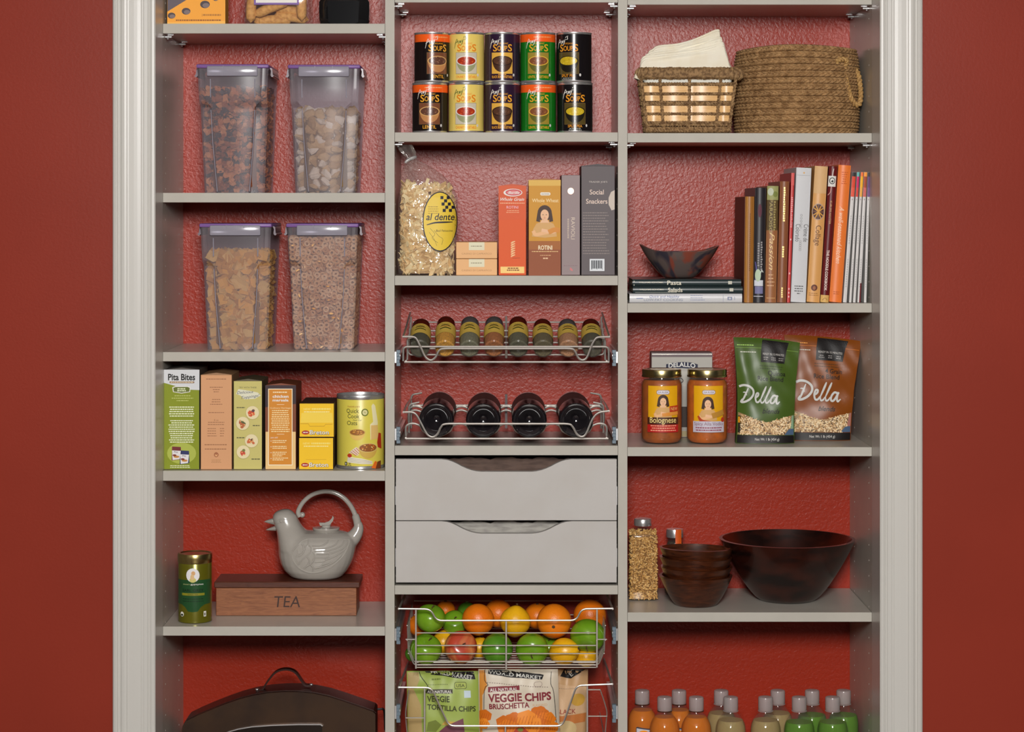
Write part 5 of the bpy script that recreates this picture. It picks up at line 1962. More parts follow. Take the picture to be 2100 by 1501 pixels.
p.poly([(2, 0), (2, yv(900)), (14, yv(900)), (30, yv(1040)), (34, 0)], pr(176, 150, 100), 1)
p.poly([(2, yv(900)), (2, h - 2), (26, h - 2), (28, yv(820)), (20, yv(900))], pr(178, 156, 108), 1)
p.poly([(34, yv(720)), (w * .9, yv(730)), (w * .93, yv(820)), (w * .75, yv(815)), (44, yv(775))], BLACK, 2)
p.text('WORLD MARKET', w * .6, yv(795), 8.6, pr(206, 204, 196), 3, w=92, rot=-9, bold=.012)
p.stroke([(26, yv(720)), (30, yv(790)), (46, yv(880)), (38, yv(940))], 1.4, BLACK, 3, 4)
p.rect(42, yv(935), 98, yv(900), pr(62, 58, 40), 2)
p.text('ALL NATURAL', 70, yv(932), 5.4, WHITE, 3, w=52, bold=.01)
GT = pr(62, 66, 30)
p.text('VEGGIE', 43, yv(1005), 11.4, GT, 2, w=48, align='l', bold=.03)
p.text('TORTILLA CHIPS', 43, yv(1070), 10, GT, 2, w=102, align='l', rot=-3, bold=.03)
p.rrect(102, yv(900), 128, yv(842), 4, GT, 2)
p.rrect(103, yv(896), 127, yv(846), 3.4, pr(166, 180, 90), 3)
p.text('USA', 115, yv(885), 6.2, GT, 4, w=18, bold=.01)
p.lines(54, 80, yv(812), 1, 3, 3, pr(110, 124, 50), 2)
for k in range(12):
    p.rect(46 + k * 3.6, yv(864), 48 + k * 3.6, yv(860), GT, 2)
p.rect(122, yv(975), 136, yv(915), pr(190, 206, 214), 2)
p.poly([(40, yv(1260)), (44, yv(1180)), (60, yv(1160)), (72, yv(1200)), (60, yv(1262))], pr(112, 124, 50), 2)
p.poly([(58, yv(1290)), (80, yv(1210)), (118, yv(1145)), (120, yv(1290))], pr(112, 60, 74), 3)
p.poly([(72, yv(1200)), (80, yv(1165)), (104, yv(1175)), (96, yv(1200))], pr(196, 160, 70), 2)
p.build('printed_front', t)

# white bruschetta chips
t, p, w, h = chip_bag('bruschetta_chip_bag', 'white and tan bag of bruschetta veggie chips in the middle of the basket', ((981, 1144, 1372), (984, 1152, 1640)), 0, .062, .055, (204, 192, 172), (196, 150, 90), 9)
p.poly([(2, 60), (2, h - 2), (14, h - 2), (18, yv(880, .04)), (8, yv(960, .04)), (6, 60)], pr(206, 136, 54), 1)
p.stroke([(14, yv(735, .04)), (13, yv(830, .04)), (20, yv(870, .04)), (12, yv(920, .04)), (10, yv(1240, .04))], 1.2, BLACK, 3, 3)
p.stroke([(w - 14, yv(760, .04)), (w - 16, yv(860, .04)), (w - 10, yv(940, .04)), (w - 6, yv(1240, .04))], 1.2, BLACK, 3, 3)
p.poly([(22, yv(735, .04)), (w - 38, yv(775, .04)), (w - 30, yv(785, .04)), (w - 34, yv(822, .04)), (60, yv(800, .04)), (20, yv(775, .04))], BLACK, 2)
p.text('WORLD MARKET', w * .46, yv(797, .04), 6.6, pr(206, 204, 196), 3, w=112, rot=-6, bold=.012)
MRN = pr(124, 32, 44)
p.poly([(20, yv(930, .04)), (20, yv(885, .04)), (86, yv(870, .04)), (86, yv(908, .04))], MRN, 2)
p.text('ALL NATURAL', 53, yv(918, .04), 6.4, WHITE, 3, w=58, rot=3, bold=.012)
p.text('VEGGIE CHIPS', 86, yv(1000, .04), 15, MRN, 2, w=132, rot=2, bold=.035)
p.text('BRUSCHETTA', 64, yv(1062, .04), 10, MRN, 2, w=84, rot=3, bold=.03)
p.text('FLAVORED', 128, yv(1045, .04), 5, pr(196, 160, 120), 2, w=30, rot=2)
for k in range(26):
    p.rect(18 + k * 5, yv(850 + k * 1.6, .04), 20.6 + k * 5, yv(845 + k * 1.6, .04), pr(120, 100, 90), 2)
p.rrect(116, yv(880, .04), 134, yv(838, .04), 5, pr(150, 130, 120), 2)
p.rrect(117, yv(877, .04), 133, yv(841, .04), 4.4, pr(206, 194, 176), 3)
R = random.Random(5)
for u, c_, r in ((12, 1130, 15), (54, 1180, 18), (74, 1160, 20), (100, 1150, 22), (126, 1110, 20), (140, 1160, 20), (110, 1200, 22), (60, 1230, 22), (90, 1230, 24), (130, 1220, 22), (150, 1230, 16), (8, 1200, 14)):
    P = []
    for k in range(18):
        a = 2 * PI * k / 18
        q = r * (1 + .08 * math.sin(6 * a + u))
        P.append((max(1, min(w - 2, u + q * math.cos(a))), yv(c_, .04) + q * .8 * math.sin(a)))
    c0 = R.choice([(222, 122, 24), (232, 138, 36), (206, 106, 20)])
    p.poly(P, pr(*c0), 3 + R.randrange(4))
    for k in range(4):
        x0_, z0_ = u - r * .5 + k * r * .3, yv(c_, .04) - r * .4
        p.stroke([(max(2, x0_), z0_), (max(3, min(w - 3, x0_ + r * .25)), z0_ + r * .7)], .9, pr(180, 86, 16), 8, 2)
p.poly([(70, yv(1265, .04)), (78, yv(1225, .04)), (92, yv(1215, .04)), (104, yv(1262, .04))], pr(176, 60, 36), 9)
p.ell(86, yv(1238, .04), 6, 4, pr(120, 130, 50), 10)
p.build('printed_front', t)

# third bag behind
t, p, w, h = chip_bag('snack_chip_bag', 'peach coloured chip bag half hidden behind the white one', ((1108, 1206, 1372), (1112, 1202, 1640)), 0, .135, .05, (196, 156, 112), (196, 150, 90), 14)
Y3 = .12
p.poly([(48, yv(735, Y3)), (84, yv(705, Y3)), (92, yv(735, Y3)), (62, yv(805, Y3)), (40, yv(790, Y3))], BLACK, 2)
p.text('ET', 68, yv(772, Y3), 9, pr(200, 196, 188), 3, w=14, rot=42, bold=.012)
p.poly([(30, yv(850, Y3)), (94, yv(880, Y3)), (94, yv(1100, Y3)), (30, yv(1120, Y3))], pr(206, 170, 132), 1)
p.ell(76, yv(985, Y3), 15, 13, pr(206, 160, 66), 2)
p.text('BLACK', 52, yv(1100, Y3), 9, pr(150, 52, 36), 3, w=40, bold=.008)
p.poly([(30, yv(1120, Y3)), (94, yv(1105, Y3)), (92, yv(1180, Y3)), (30, yv(1190, Y3))], pr(190, 116, 60), 2)
for k in range(10):
    p.rect(34 + k * 3.6, yv(892, Y3), 36 + k * 3.6, yv(888, Y3), pr(130, 110, 90), 2)
p.ell(52, yv(1230, Y3), 22, 18, pr(206, 180, 130), 3)
p.build('printed_front', t)

# ------------------------------------------------------------------ woven basket with bamboo slats
def twist(b, path, r, m, n_str=2, pitch=.012, seg=5, closed=False, step=.0028):
    """rope of twisted strands along a path"""
    P = [Vector(q) for q in path]
    if closed:
        P.append(P[0])
    L = [0]
    for a, c_ in zip(P[:-1], P[1:]):
        L.append(L[-1] + (c_ - a).length)
    tot = L[-1]
    n = max(4, int(tot / step))
    pts = []
    j = 0
    for i in range(n + 1):
        d = tot * i / n
        while j < len(L) - 2 and L[j + 1] < d:
            j += 1
        q = (d - L[j]) / max(1e-9, L[j + 1] - L[j])
        pts.append(P[j].lerp(P[j + 1], q))
    for k in range(n_str):
        out = []
        for i, q in enumerate(pts):
            t = (pts[min(i + 1, n)] - pts[max(i - 1, 0)]).normalized()
            u = t.cross(Vector((0, 1, 0.01)))
            if u.length < .2:
                u = t.cross(Vector((1, 0, 0)))
            u.normalize()
            v = t.cross(u)
            a = 2 * PI * (tot * i / n / pitch + k / n_str)
            out.append(q + (u * math.cos(a) + v * math.sin(a)) * r * .55)
        b.tube(out, r * .62, m, seg)


SEAG = mat('seagrass', C(156, 124, 84), .75, noise=(160, C(104, 76, 46), .40, .62), bump=(500, .5, .001))
BAMB = mat('bamboo_slat', C(226, 184, 128), .35, noise=(60, C(212, 166, 108), .4, .65), stretch=(1, 1, 6))
YW = 0.020
wk = thing('slat_basket', 'square seagrass basket with pale bamboo slats holding cream napkins', 'basket', (wx(1412, YW), YW, ZR2))
WX, WZ = wk.location.x, ZR2
DB = .072


def wkx(py):
    """half widths of the front face at a picture row"""
    q = (py - 165) / (272 - 165)
    return (wx(1315 + q * 13, YW) - WX, wx(1508 - q * 14, YW) - WX)


def loop(py, grow=0.0, n=5):
    a, c_ = wkx(py)
    z = max(.003, wz(py, YW) - WZ)
    q = (272 - py) / 107
    y0, y1 = -.004 * q - grow, DB * (.86 + .14 * q) + grow
    a, c_ = a - grow, c_ + grow
    r = .012
    P = []
    for (x_, y_, a0) in ((c_ - r, y0 + r, -90), (c_ - r, y1 - r, 0), (a + r, y1 - r, 90), (a + r, y0 + r, 180)):
        for k in range(n):
            t_ = math.radians(a0 + 90 * k / (n - 1))
            P.append((x_ + r * math.cos(t_), y_ + r * math.sin(t_), z))
    return P


# slats: one strip per side and row, bowed out between the stakes
stakes_f = [1321, 1357, 1414, 1474, 1503]
for ri, (py, hh_) in enumerate(((183, 13.5), (201.5, 11.5), (224, 14), (242.5, 12.5))):
    a, c_ = wkx(py)
    z = wz(py, YW) - WZ
    q = (272 - py) / 107
    y0, y1 = -.004 * q, DB * (.86 + .14 * q)
    half = hh_ / 2000
    for side in range(4):
        b = MB()
        if side in (0, 2):
            xs = [a + (c_ - a) * (wx(s_, YW) - WX - (wx(1321, YW) - WX)) / ((wx(1503, YW)) - wx(1321, YW)) for s_ in stakes_f]
            yy = y0 if side == 0 else y1
            sg = -1 if side == 0 else 1
            pts = []
            for i in range(4):
                for k in range(6):
                    t_ = k / 6
                    pts.append((xs[i] + (xs[i + 1] - xs[i]) * t_, yy + sg * (.0058 * math.sin(PI * t_) - .0024)))
            pts.append((xs[4], yy - sg * .002))
        else:
            xx = a if side == 3 else c_
            sg = -1 if side == 3 else 1
            pts = []
            for i in range(3):
                for k in range(6):
                    t_ = k / 6
                    pts.append((xx + sg * (.0055 * math.sin(PI * t_) - .002), y0 + (y1 - y0) * (i + t_) / 3))
            pts.append((xx - sg * .002, y1))
        secs = []
        for i, (x_, y_) in enumerate(pts):
            x2, y2 = pts[min(i + 1, len(pts) - 1)]
            x1_, y1_ = pts[max(i - 1, 0)]
            tx, ty = x2 - x1_, y2 - y1_
            l_ = math.hypot(tx, ty)
            nx, ny = ty / l_ * .0006, -tx / l_ * .0006
            secs.append([(x_ + nx, y_ + ny, z - half), (x_ + nx, y_ + ny, z + half), (x_ - nx, y_ - ny, z + half), (x_ - nx, y_ - ny, z - half)])
        b.loft(secs, BAMB, smooth=True)
        b.build('bamboo_slat', wk)
# stakes
for s_ in stakes_f:
    for yy in (0, 1):
        b = MB()
        P = []
        for py in (164, 185, 205, 225, 245, 268):
            a, c_ = wkx(py)
            q = (272 - py) / 107
            f_ = (wx(s_, YW) - wx(1321, YW)) / (wx(1503, YW) - wx(1321, YW))
            y0, y1 = -.004 * q, DB * (.86 + .14 * q)
            P.append((a + (c_ - a) * f_, (y0 - .0022) if not yy else (y1 + .0022), wz(py, YW) - WZ))
        twist(b, P, .0034, SEAG, 2, .014)
        b.build('stake', wk)
for xx in (0, 1):
    for f_ in (.33, .67):
        b = MB()
        P = []
        for py in (164, 200, 235, 268):
            a, c_ = wkx(py)
            q = (272 - py) / 107
            y0, y1 = -.004 * q, DB * (.86 + .14 * q)
            P.append(((a - .0022) if not xx else (c_ + .0022), y0 + (y1 - y0) * f_, wz(py, YW) - WZ))
        twist(b, P, .0034, SEAG, 2, .014)
        b.build('stake', wk)
for py, r in ((172.5, .0036), (192.5, .0032), (212, .0042), (214.5, .003), (233.5, .0034), (251.5, .0036), (256, .0034), (263, .0036), (268, .004)):
    b = MB()
    twist(b, loop(py, .0026), r, SEAG, 2, .011, closed=True)
    b.build('seagrass_rope', wk)
# wrapped rim: a padded bar wound with strands
b = MB()
zr = wz(150.5, YW) - WZ
bar = []
a, c_ = wx(1314, YW) - WX, wx(1518, YW) - WX
rim_pts = []
r_ = .014
for (x_, y_, a0) in ((c_ - r_, .002 + r_, -90), (c_ - r_, DB - r_, 0), (a + r_, DB - r_, 90), (a + r_, .002 + r_, 180)):
    for k in range(5):
        t_ = math.radians(a0 + 90 * k / 4)
        rim_pts.append(Vector((x_ + r_ * math.cos(t_), y_ + r_ * math.sin(t_), zr)))
P = rim_pts + [rim_pts[0]]
L = [0]
for q0, q1 in zip(P[:-1], P[1:]):
    L.append(L[-1] + (q1 - q0).length)
tot = L[-1]
wind = 210
n = wind * 9
j = 0
out = []
R = random.Random(2)
jit = [R.uniform(.93, 1.07) for _ in range(wind + 2)]
for i in range(n + 1):
    d = tot * i / n
    while j < len(L) - 2 and L[j + 1] < d:
        j += 1
    q = (d - L[j]) / max(1e-9, L[j + 1] - L[j])
    c0 = P[j].lerp(P[j + 1], q)
    t_ = (P[j + 1] - P[j]).normalized()
    side = t_.cross(Vector((0, 0, 1)))
    an = 2 * PI * wind * i / n
    k = jit[int(wind * i / n)]
    out.append(c0 + side * (.0085 * k) * math.cos(an) + Vector((0, 0, .0118 * k)) * math.sin(an) + t_ * .0012 * math.sin(an * 2))
b.tube(out, .0017, SEAG, 5)
b.tube([q for q in rim_pts], .0085, SEAG, 8, closed=True)
b.build('wrapped_rim', wk)
MB().box(wkx(268)[0] + .002, wkx(268)[1] - .002, .004, DB * .84, .0012, .005, SEAG).build('basket_floor', wk)
# white liner that shows between the rim and the first rope
b = MB()
lp0, lp1 = loop(171, -.006), loop(160, -.006)
b.loft([lp0, lp1], mat('liner_cloth', C(214, 212, 200), .8), cap0=False, cap1=False)
b.build('cloth_liner', wk)

# napkins: folded cloths standing in the basket
LIN = mat('cream_linen', C(226, 220, 202), .75, bump=(900, .15, .0006), noise=(25, C(220, 210, 186), .4, .65))


def napkin(label, outline, Y, th, layers):
    x0 = wx(1405, Y)
    z0 = wz(168, Y)
    t = thing('napkin', label, 'napkin', (x0, Y, z0), (0, 0, 0), 'cream napkins in the slat basket')
    for i in range(layers):
        b = MB()
        sh = (layers - 1 - i) * .0045
        secs = []
        out = catmull([(wx(a, Y) - x0, 0, max(0.0, wz(c_, Y) - z0) - (sh if c_ < 140 else 0)) for a, c_ in outline], 4, True)
        d = th / layers
        for yy, k in ((i * d, .95), (i * d + d * .06, .985), (i * d + d * .3, 1.0), (i * d + d * .7, 1.0), (i * d + d * .94, .985), (i * d + d * .99, .95)):
            cx_ = sum(q.x for q in out) / len(out)
            cz_ = sum(q.z for q in out) / len(out)
            secs.append([(cx_ + (q.x - cx_) * k, yy + .0022 * math.sin(q.x * 40 + i * 2) + .0015 * math.sin(q.z * 90 + q.x * 25 + i), cz_ + (q.z - cz_) * k) for q in out])
        b.loft(secs, LIN, smooth=True)
        b.build('fold', t)


napkin('front cream napkin, folded double, lowest in the basket', [(1314, 165), (1313, 140), (1316, 120), (1324, 113), (1345, 111), (1390, 106), (1440, 98), (1470, 90), (1484, 85), (1489, 100), (1496, 125), (1497, 165)], .030, .018, 3)
napkin('cream napkin whose folded corner rises behind the front one', [(1320, 165), (1321, 120), (1330, 108), (1348, 102), (1400, 95), (1440, 86), (1478, 74), (1482, 96), (1486, 165)], .050, .014, 3)
napkin('rear cream napkin, tallest, with its corner highest', [(1326, 165), (1328, 112), (1338, 100), (1352, 92), (1390, 88), (1420, 80), (1445, 70), (1473, 59), (1478, 75), (1486, 165)], .066, .014, 2)

# ------------------------------------------------------------------ round jute basket
JUTE = mat('jute_braid', C(172, 136, 92), .7, noise=(75, C(132, 98, 60), .38, .66, 4), bump=(700, .4, .0008))
YJ = .152
jb = thing('jute_basket', 'large round braided jute basket with a rope loop handle', 'basket', (wx(1633, YJ), YJ, ZR2))
NR = 14
HJ = .182
rowh = HJ / NR


def jr(z):
    q = z / HJ
    return (.1288 + .0035 * math.sin(PI * q) - .004 * max(0, q - .75) * 4 * (q - .75) * 4) * (1 if q > .03 else .985)


R = random.Random(8)
for k in range(NR):
    z0 = k * rowh
    nb = 62
    per = 7
    n = nb * per
    mv = 10
    ph = R.uniform(0, 1)
    secs = []
    lift = .006 * max(0, k - 8) / 6
    for i in range(n):
        a = 2 * PI * i / n
        sag = lift * (math.cos(2 * a) * -.35 + .25 * math.sin(a * 3 + 1))
        sec = []
        for j in range(mv + 1):
            v = j / mv
            zz = z0 + rowh * (v * 1.04 - .02)
            base = jr(zz)
            h2 = abs(2 * v - 1)               # 0 at the middle of the plait, 1 at its edges
            prof = math.sqrt(max(0, 1 - h2 ** 4))
            t2 = (i / per + ph + (.5 if v > .5 else 0) + h2 * .95) % 1.0
            strand = math.sin(PI * t2) ** .8
            mid = 1 - .55 * math.exp(-(h2 * 5) ** 2)
            rr = base - .0060 + .0022 * prof + .0062 * strand * mid * (.35 + .65 * prof)
            sec.append((rr * math.cos(a), rr * math.sin(a), zz + sag))
        # close on the inside
        for v in (1, 0):
            zz = z0 + rowh * v
            rr = jr(zz) - .008
            sec.append((rr * math.cos(a), rr * math.sin(a), zz + sag))
        secs.append(sec)
    m_ = len(secs[0])
    vs = [q for s_ in secs for q in s_]
    fs = []
    for i in range(n):
        i2 = (i + 1) % n
        for j in range(m_):
            j2 = (j + 1) % m_
            fs.append((i * m_ + j, i2 * m_ + j, i2 * m_ + j2, i * m_ + j2))
    b = MB()
    b.add(vs, fs, JUTE, True)
    b.build('braided_coil', jb)
MB().lathe([(0, .002), (.125, .002), (.125, .006), (0, .006)], JUTE, 40).build('basket_floor', jb)


def jp(a, c_, off):
    """point on or off the basket skin at a picture position (right-hand side)"""
    X = wx(1480 + a / 6.774, YJ) - jb.location.x
    Z = wz(80 + c_ / 6.774, YJ) - ZR2
    r = jr(max(0, min(HJ, Z))) + off
    y = -math.sqrt(max(.0, r * r - X * X)) if abs(X) < r else .0
    return (X, y, Z)


b = MB()
hl = [jp(1490, 360, .002), jp(1560, 330, .004), jp(1640, 345, .005)] + [(wx(1480 + a_ / 6.774, YJ + y_) - jb.location.x, y_, wz(80 + c_ / 6.774, YJ + y_) - ZR2) for a_, c_, y_ in
      ((1700, 430, -.088), (1730, 560, -.088), (1760, 700, -.086), (1800, 830, -.082), (1860, 915, -.074), (1912, 905, -.066), (1932, 780, -.062), (1918, 600, -.060), (1890, 470, -.056), (1840, 400, -.050))]
twist(b, catmull(hl, 6), .0052, mat('jute_rope', C(184, 146, 88), .7, noise=(200, C(150, 112, 62), .4, .65)), 2, .017, 7)
b.build('rope_handle', jb)
# ------------------------------------------------------------------ cookbook shelf
PAPER = mat('page_block', C(206, 196, 172), .8, noise=(300, C(180, 168, 142), .4, .6), stretch=(.05, .05, 1))
PAPERV = mat('page_block_upright', C(206, 196, 172), .8, noise=(300, C(180, 168, 142), .4, .6), stretch=(1, .05, .05))


def flat_book(label, x0, x1, yt, yb, zb, col, depth, soft=False):
    Y = .03
    X0, X1 = wx(x0, Y), wx(x1, Y)
    H = wz(yt, Y) - wz(yb, Y)
    t = thing('cookbook', label, 'book', ((X0 + X1) / 2, Y, zb), (0, 0, 0), 'cookbooks lying flat')
    hw = (X1 - X0) / 2
    m = mat('cover_%d_%d_%d' % col, C(*col), .3)
    b = MB()
    c_ = .0016
    b.box(-hw, hw, .002, depth, .0003, c_, m, .0004)
    b.box(-hw, hw, .002, depth, H - c_, H, m, .0004)
    # rounded spine towards the room
    n = 8
    secs = []
    for xx in (-hw, hw):
        sec = []
        for i in range(n + 1):
            a = -PI / 2 + PI * i / n
            sec.append((xx, .003 - .0035 * math.cos(a), H / 2 + (H / 2 - .0002) * math.sin(a)))
        for i in range(n, -1, -1):
            a = -PI / 2 + PI * i / n
            sec.append((xx, .0045 - .0025 * math.cos(a), H / 2 + (H / 2 - .0016) * math.sin(a)))
        secs.append(sec)
    b.loft(secs, m, smooth=True)
    b.build('cover', t)
    MB().box(-hw + .003, hw - .003, .004, depth - .003, c_, H - c_, PAPER).build('pages', t)
    return t, Print(lambda u, v, o: (-hw + u / 1000, .003 - .0035 * math.sqrt(max(0.0, 1 - ((v / 1000 - H / 2) / (H / 2)) ** 2)) - .0003 - o, v / 1000)), hw * 2000, H * 1000


zz = ZR3
t, p, w, h = flat_book('white paperback cookbook at the bottom of the lying stack', 1291, 1522, 601.5, 620, zz, (196, 196, 198), .19)
BL = pr(96, 112, 160)
p.text('Quick and Healthy', w * .31, h * .56, 4.8, BL, 2, w=62, shear=.3)
p.text('LOW-FAT COOKING', w * .30, h * .2, 4.6, pr(130, 136, 154), 2, w=80)
p.lines(w * .54, w * .72, h * .85, 3, 4.6, 1.5, pr(150, 156, 180), 2, fill=(.5, 1))
p.rect(w * .83, h * .1, w * .833, h * .9, pr(140, 146, 166), 2)
p.rect(w * .87, h * .3, w * .91, h * .66, pr(120, 128, 156), 2)
p.rect(w * .88, h * .38, w * .90, h * .58, pr(196, 196, 200), 3)
p.rect(w * .93, h * .28, w * .935, h * .68, pr(140, 146, 166), 2)
p.stroke([(w * .06, h * .48), (w * .12, h * .5)], 1.2, BL, 2, 2)
p.build('spine_lettering', t)
zz += h / 1000 + .0005
for k, (nm, x0, x1, lab) in enumerate((('Salads', 1298, 1523, 'dark green salads cookbook, middle of the lying stack'), ('Pasta', 1297, 1520, 'dark green pasta cookbook on top of the lying stack'))):
    t, p, w, h = flat_book(lab, x0, x1, 586.8, 601, zz, (26, 42, 44), .20)
    CR = pr(222, 216, 196)
    p.text('WILLIAMS-SONOMA', w * .17, h * .48, 2.7, CR, 2, w=50, bold=.01)
    p.text(nm, w * .385, h * .22, 8.4, CR, 2, w=(29 if k else 30), bold=.012)
    p.rect(w * .88, h * .3, w * .915, h * .76, pr(188, 186, 172), 2)
    if k:
        p.rect(w * .012, h * .1, w * .018, h * .8, CR, 2)
    else:
        p.rect(w * .02, h * .12, w * .4, h * .2, pr(150, 156, 150), 2)
    p.build('spine_lettering', t)
    zz += h / 1000 + .0005
STACKTOP = zz

# polished stone bowl, its rim rising to two points
STONE = mat('polished_stone', C(88, 76, 72), .12, spec=.6, noise=(17, C(122, 62, 48), .47, .6, 2, 1.2))
nt = STONE.node_tree
pb = nt.nodes['Principled BSDF']
old = pb.inputs['Base Color'].links[0].from_socket
nz = nt.nodes.new('ShaderNodeTexNoise')
nz.inputs['Scale'].default_value = 11
nz.inputs['Distortion'].default_value = 1.6
mr = nt.nodes.new('ShaderNodeMapRange')
mr.inputs[1].default_value = .5
mr.inputs[2].default_value = .58
mx = nt.nodes.new('ShaderNodeMix')
mx.data_type = 'RGBA'
mx.inputs[7].default_value = C(52, 48, 56)
tc = nt.nodes.new('ShaderNodeTexCoord')
nt.links.new(tc.outputs['Object'], nz.inputs['Vector'])
nt.links.new(nz.outputs[0], mr.inputs[0])
nt.links.new(mr.outputs[0], mx.inputs[0])
nt.links.new(old, mx.inputs[6])
nt.links.new(mx.outputs[2], pb.inputs['Base Color'])
YS = .115
sb = thing('stone_bowl', 'polished brown stone bowl with two raised points standing on the lying cookbooks', 'bowl', (wx(1393, YS), YS, STACKTOP))
b = MB()
nu, nv = 48, 12
HS = wz(516, YS) - STACKTOP


def stone(a, v, inn):
    ca, sa = math.cos(a), math.sin(a)
    tip = abs(ca) ** 3
    rx = .030 + .0545 * v ** .95
    ry = .022 + .036 * v ** .7
    z = HS * (v ** 1.1) * (1 + .24 * tip * v ** 2)
    if inn:
        rx, ry, z = max(.002, rx - .005), max(.002, ry - .005), max(.005, z)
    if ca < 0:
        z *= 1 + .04 * tip * v
    return (rx * math.copysign(abs(ca) ** .85, ca), ry * math.copysign(abs(sa) ** 1.05, sa), z + .0004)


secs = [[stone(2 * PI * i / nu, j / nv, False) for i in range(nu)] for j in range(nv + 1)]
secs += [[stone(2 * PI * i / nu, j / nv, True) for i in range(nu)] for j in range(nv, 0, -1)]
b.loft(secs, STONE, smooth=True)
b.build('bowl_wall', sb)


def book(name, label, b0, b1, t0, t1, yt, col, depth=.2, round_=True, zb=None, group='upright cookbooks', yf=.03, top=None):
    """upright volume leaning right; bottom and top spine edges in px"""
    Y = yf
    zb = ZR3
    W_ = (b1 - b0) / 1000 * sc(Y)
    xr = wx(b1, Y)
    zt_ = wz(yt, Y)
    lean = math.atan2(wx((t0 + t1) / 2, Y) - wx((b0 + b1) / 2, Y), zt_ - zb)
    H = (zt_ - zb) / math.cos(lean)
    t = thing(name, label, 'book' if name != 'magazine' else 'magazine', (xr, Y, zb + .0004), (0, lean, 0), group)
    m = mat('cover_%d_%d_%d' % col, C(*col), .42, spec=.4)
    b = MB()
    cv = min(.0022, W_ * .12)
    ov = .0022 if round_ else 0.0
    y1 = depth
    b.box(-W_, -W_ + cv, .002, y1, 0, H, m, .0003)
    b.box(-cv, 0, .002, y1, 0, H, m, .0003)
    n = 8
    bow = .0038 if round_ else .0004
    secs = []
    for z_ in (0, H):
        sec = []
        for i in range(n + 1):
            q = -1 + 2 * i / n
            sec.append((-W_ / 2 + q * W_ / 2, .003 - bow * (1 - q * q) - .0006, z_))
        for i in range(n, -1, -1):
            q = -1 + 2 * i / n
            sec.append((-W_ / 2 + q * (W_ / 2 - cv * .5), .0045 - bow * (1 - q * q), z_))
        secs.append(sec)
    b.loft(secs, m, smooth=True)
    b.build('cover', t)
    MB().box(-W_ + cv, -cv, .004, y1 - .003, ov, H - ov, PAPERV).build('pages', t)

    def fn(u, v, o):
        q = (u / 1000 - W_ / 2) / (W_ / 2)
        return (-W_ + u / 1000, .003 - bow * (1 - q * q) - .0008 - o, v / 1000)
    return t, Print(fn, 4), W_ * 1000, H * 1000


t, p, w, h = book('ochre_cookbook', 'short ochre cookbook with a red brown cover next to the lying stack', 1526, 1544.5, 1529, 1547, 403.5, (150, 98, 38), .21)
MB().box(-w / 1000 - .0005, -w / 1000 + .0002, .005, .208, .001, h / 1000 - .001, mat('red_brown_board', C(98, 46, 28), .6)).build('side_board', t)
p.rect(w * .16, 0, w * .24, h, pr(186, 134, 66), 1)
p.text('The Joy of Italian Cooking', w * .55, h * .5, 5, pr(104, 62, 20), 2, w=130, rot=-90, shear=.2) if False else p.lines(w * .5, w * .62, h * .84, 30, 4, 2.6, pr(112, 70, 26), 2, fill=(.9, 1))
p.build('spine_lettering', t)
t, p, w, h = book('black_cookbook', 'black cookbook with a white flower and purple band at the foot', 1545.5, 1567.5, 1549, 1571, 385.5, (34, 30, 34), .21)
p.ell(w * .45, h * .80, 4, 14, pr(82, 24, 44), 1)
p.lines(w * .58, w * .78, h * .53, 12, 5, 3.4, pr(150, 146, 146), 2, fill=(.7, 1))
p.lines(w * .3, w * .48, h * .52, 10, 5, 3.2, pr(146, 142, 144), 2, fill=(.7, 1))
p.rect(w * .04, 34, w * .84, 46, pr(200, 204, 212), 2)
p.rect(w * .1, 18, w * .84, 33, pr(112, 112, 150), 2)
p.rect(0, 12, w * .86, 13.4, pr(196, 196, 206), 2)
p.ell(w * .36, 56, 6, 13, pr(176, 196, 168), 3)
p.stroke([(w * .12, 46), (w * .22, 66), (w * .1, 84)], 2.4, pr(92, 88, 150), 2, 3, True)
p.stroke([(w * .5, 56), (w * .7, 66), (w * .84, 62)], 2.6, pr(196, 204, 196), 3, 3, True)
p.build('spine_lettering', t)
t, p, w, h = book('olive_cookbook', 'brown and green cookbook with an olive photo on its spine', 1569, 1592, 1573.5, 1597, 382, (148, 96, 58), .215)
p.rect(0, h * .62, w, h, pr(88, 70, 40), 1)
p.rect(0, h * .88, w, h, pr(150, 152, 96), 2)
p.ell(w * .3, h * .95, 6, 8, pr(186, 192, 170), 3)
p.ell(w * .72, h * .93, 5, 6, pr(120, 128, 66), 3)
p.lines(w * .6, w * .82, h * .87, 12, 5.2, 3.6, pr(160, 144, 88), 3, fill=(.8, 1))
p.text('PARADISO', w * .22, h * .74, 6.4, pr(170, 152, 92), 3, w=70, rot=-90)
p.text('Passion', w * .28, h * .44, 10, pr(228, 196, 140), 3, w=78, rot=-90, shear=.4)
p.lines(w * .12, w * .8, 58, 4, 7.4, 2.0, pr(212, 170, 128), 2, align='c', fill=(.5, 1))
p.lines(w * .12, w * .86, 10, 1, 4, 2, pr(196, 150, 100), 2, fill=(1, 1))
p.build('spine_lettering', t)
t, p, w, h = book('gilt_brown_cookbook', 'brown leather-like cookbook with gold foil lettering', 1593.5, 1612.5, 1599, 1620, 372.5, (130, 78, 48), .215)
FOIL = mat('gold_foil', (0.80, 0.62, 0.26, 1), .25, metal=1.0)
FOILP = mat('gold_foil_print', C(236, 206, 130), .35, metal=.3)
p.text('mexican passion', w * .55, h * .80, 7.4, FOILP, 1, w=72, rot=-90, bold=.03) if False else p.lines(w * .4, w * .66, h - 12, 15, 4.8, 3.6, FOILP, 1, fill=(.75, 1))
p.lines(w * .4, w * .62, h - 134, 5, 4.8, 3.6, FOILP, 1, fill=(.7, 1))
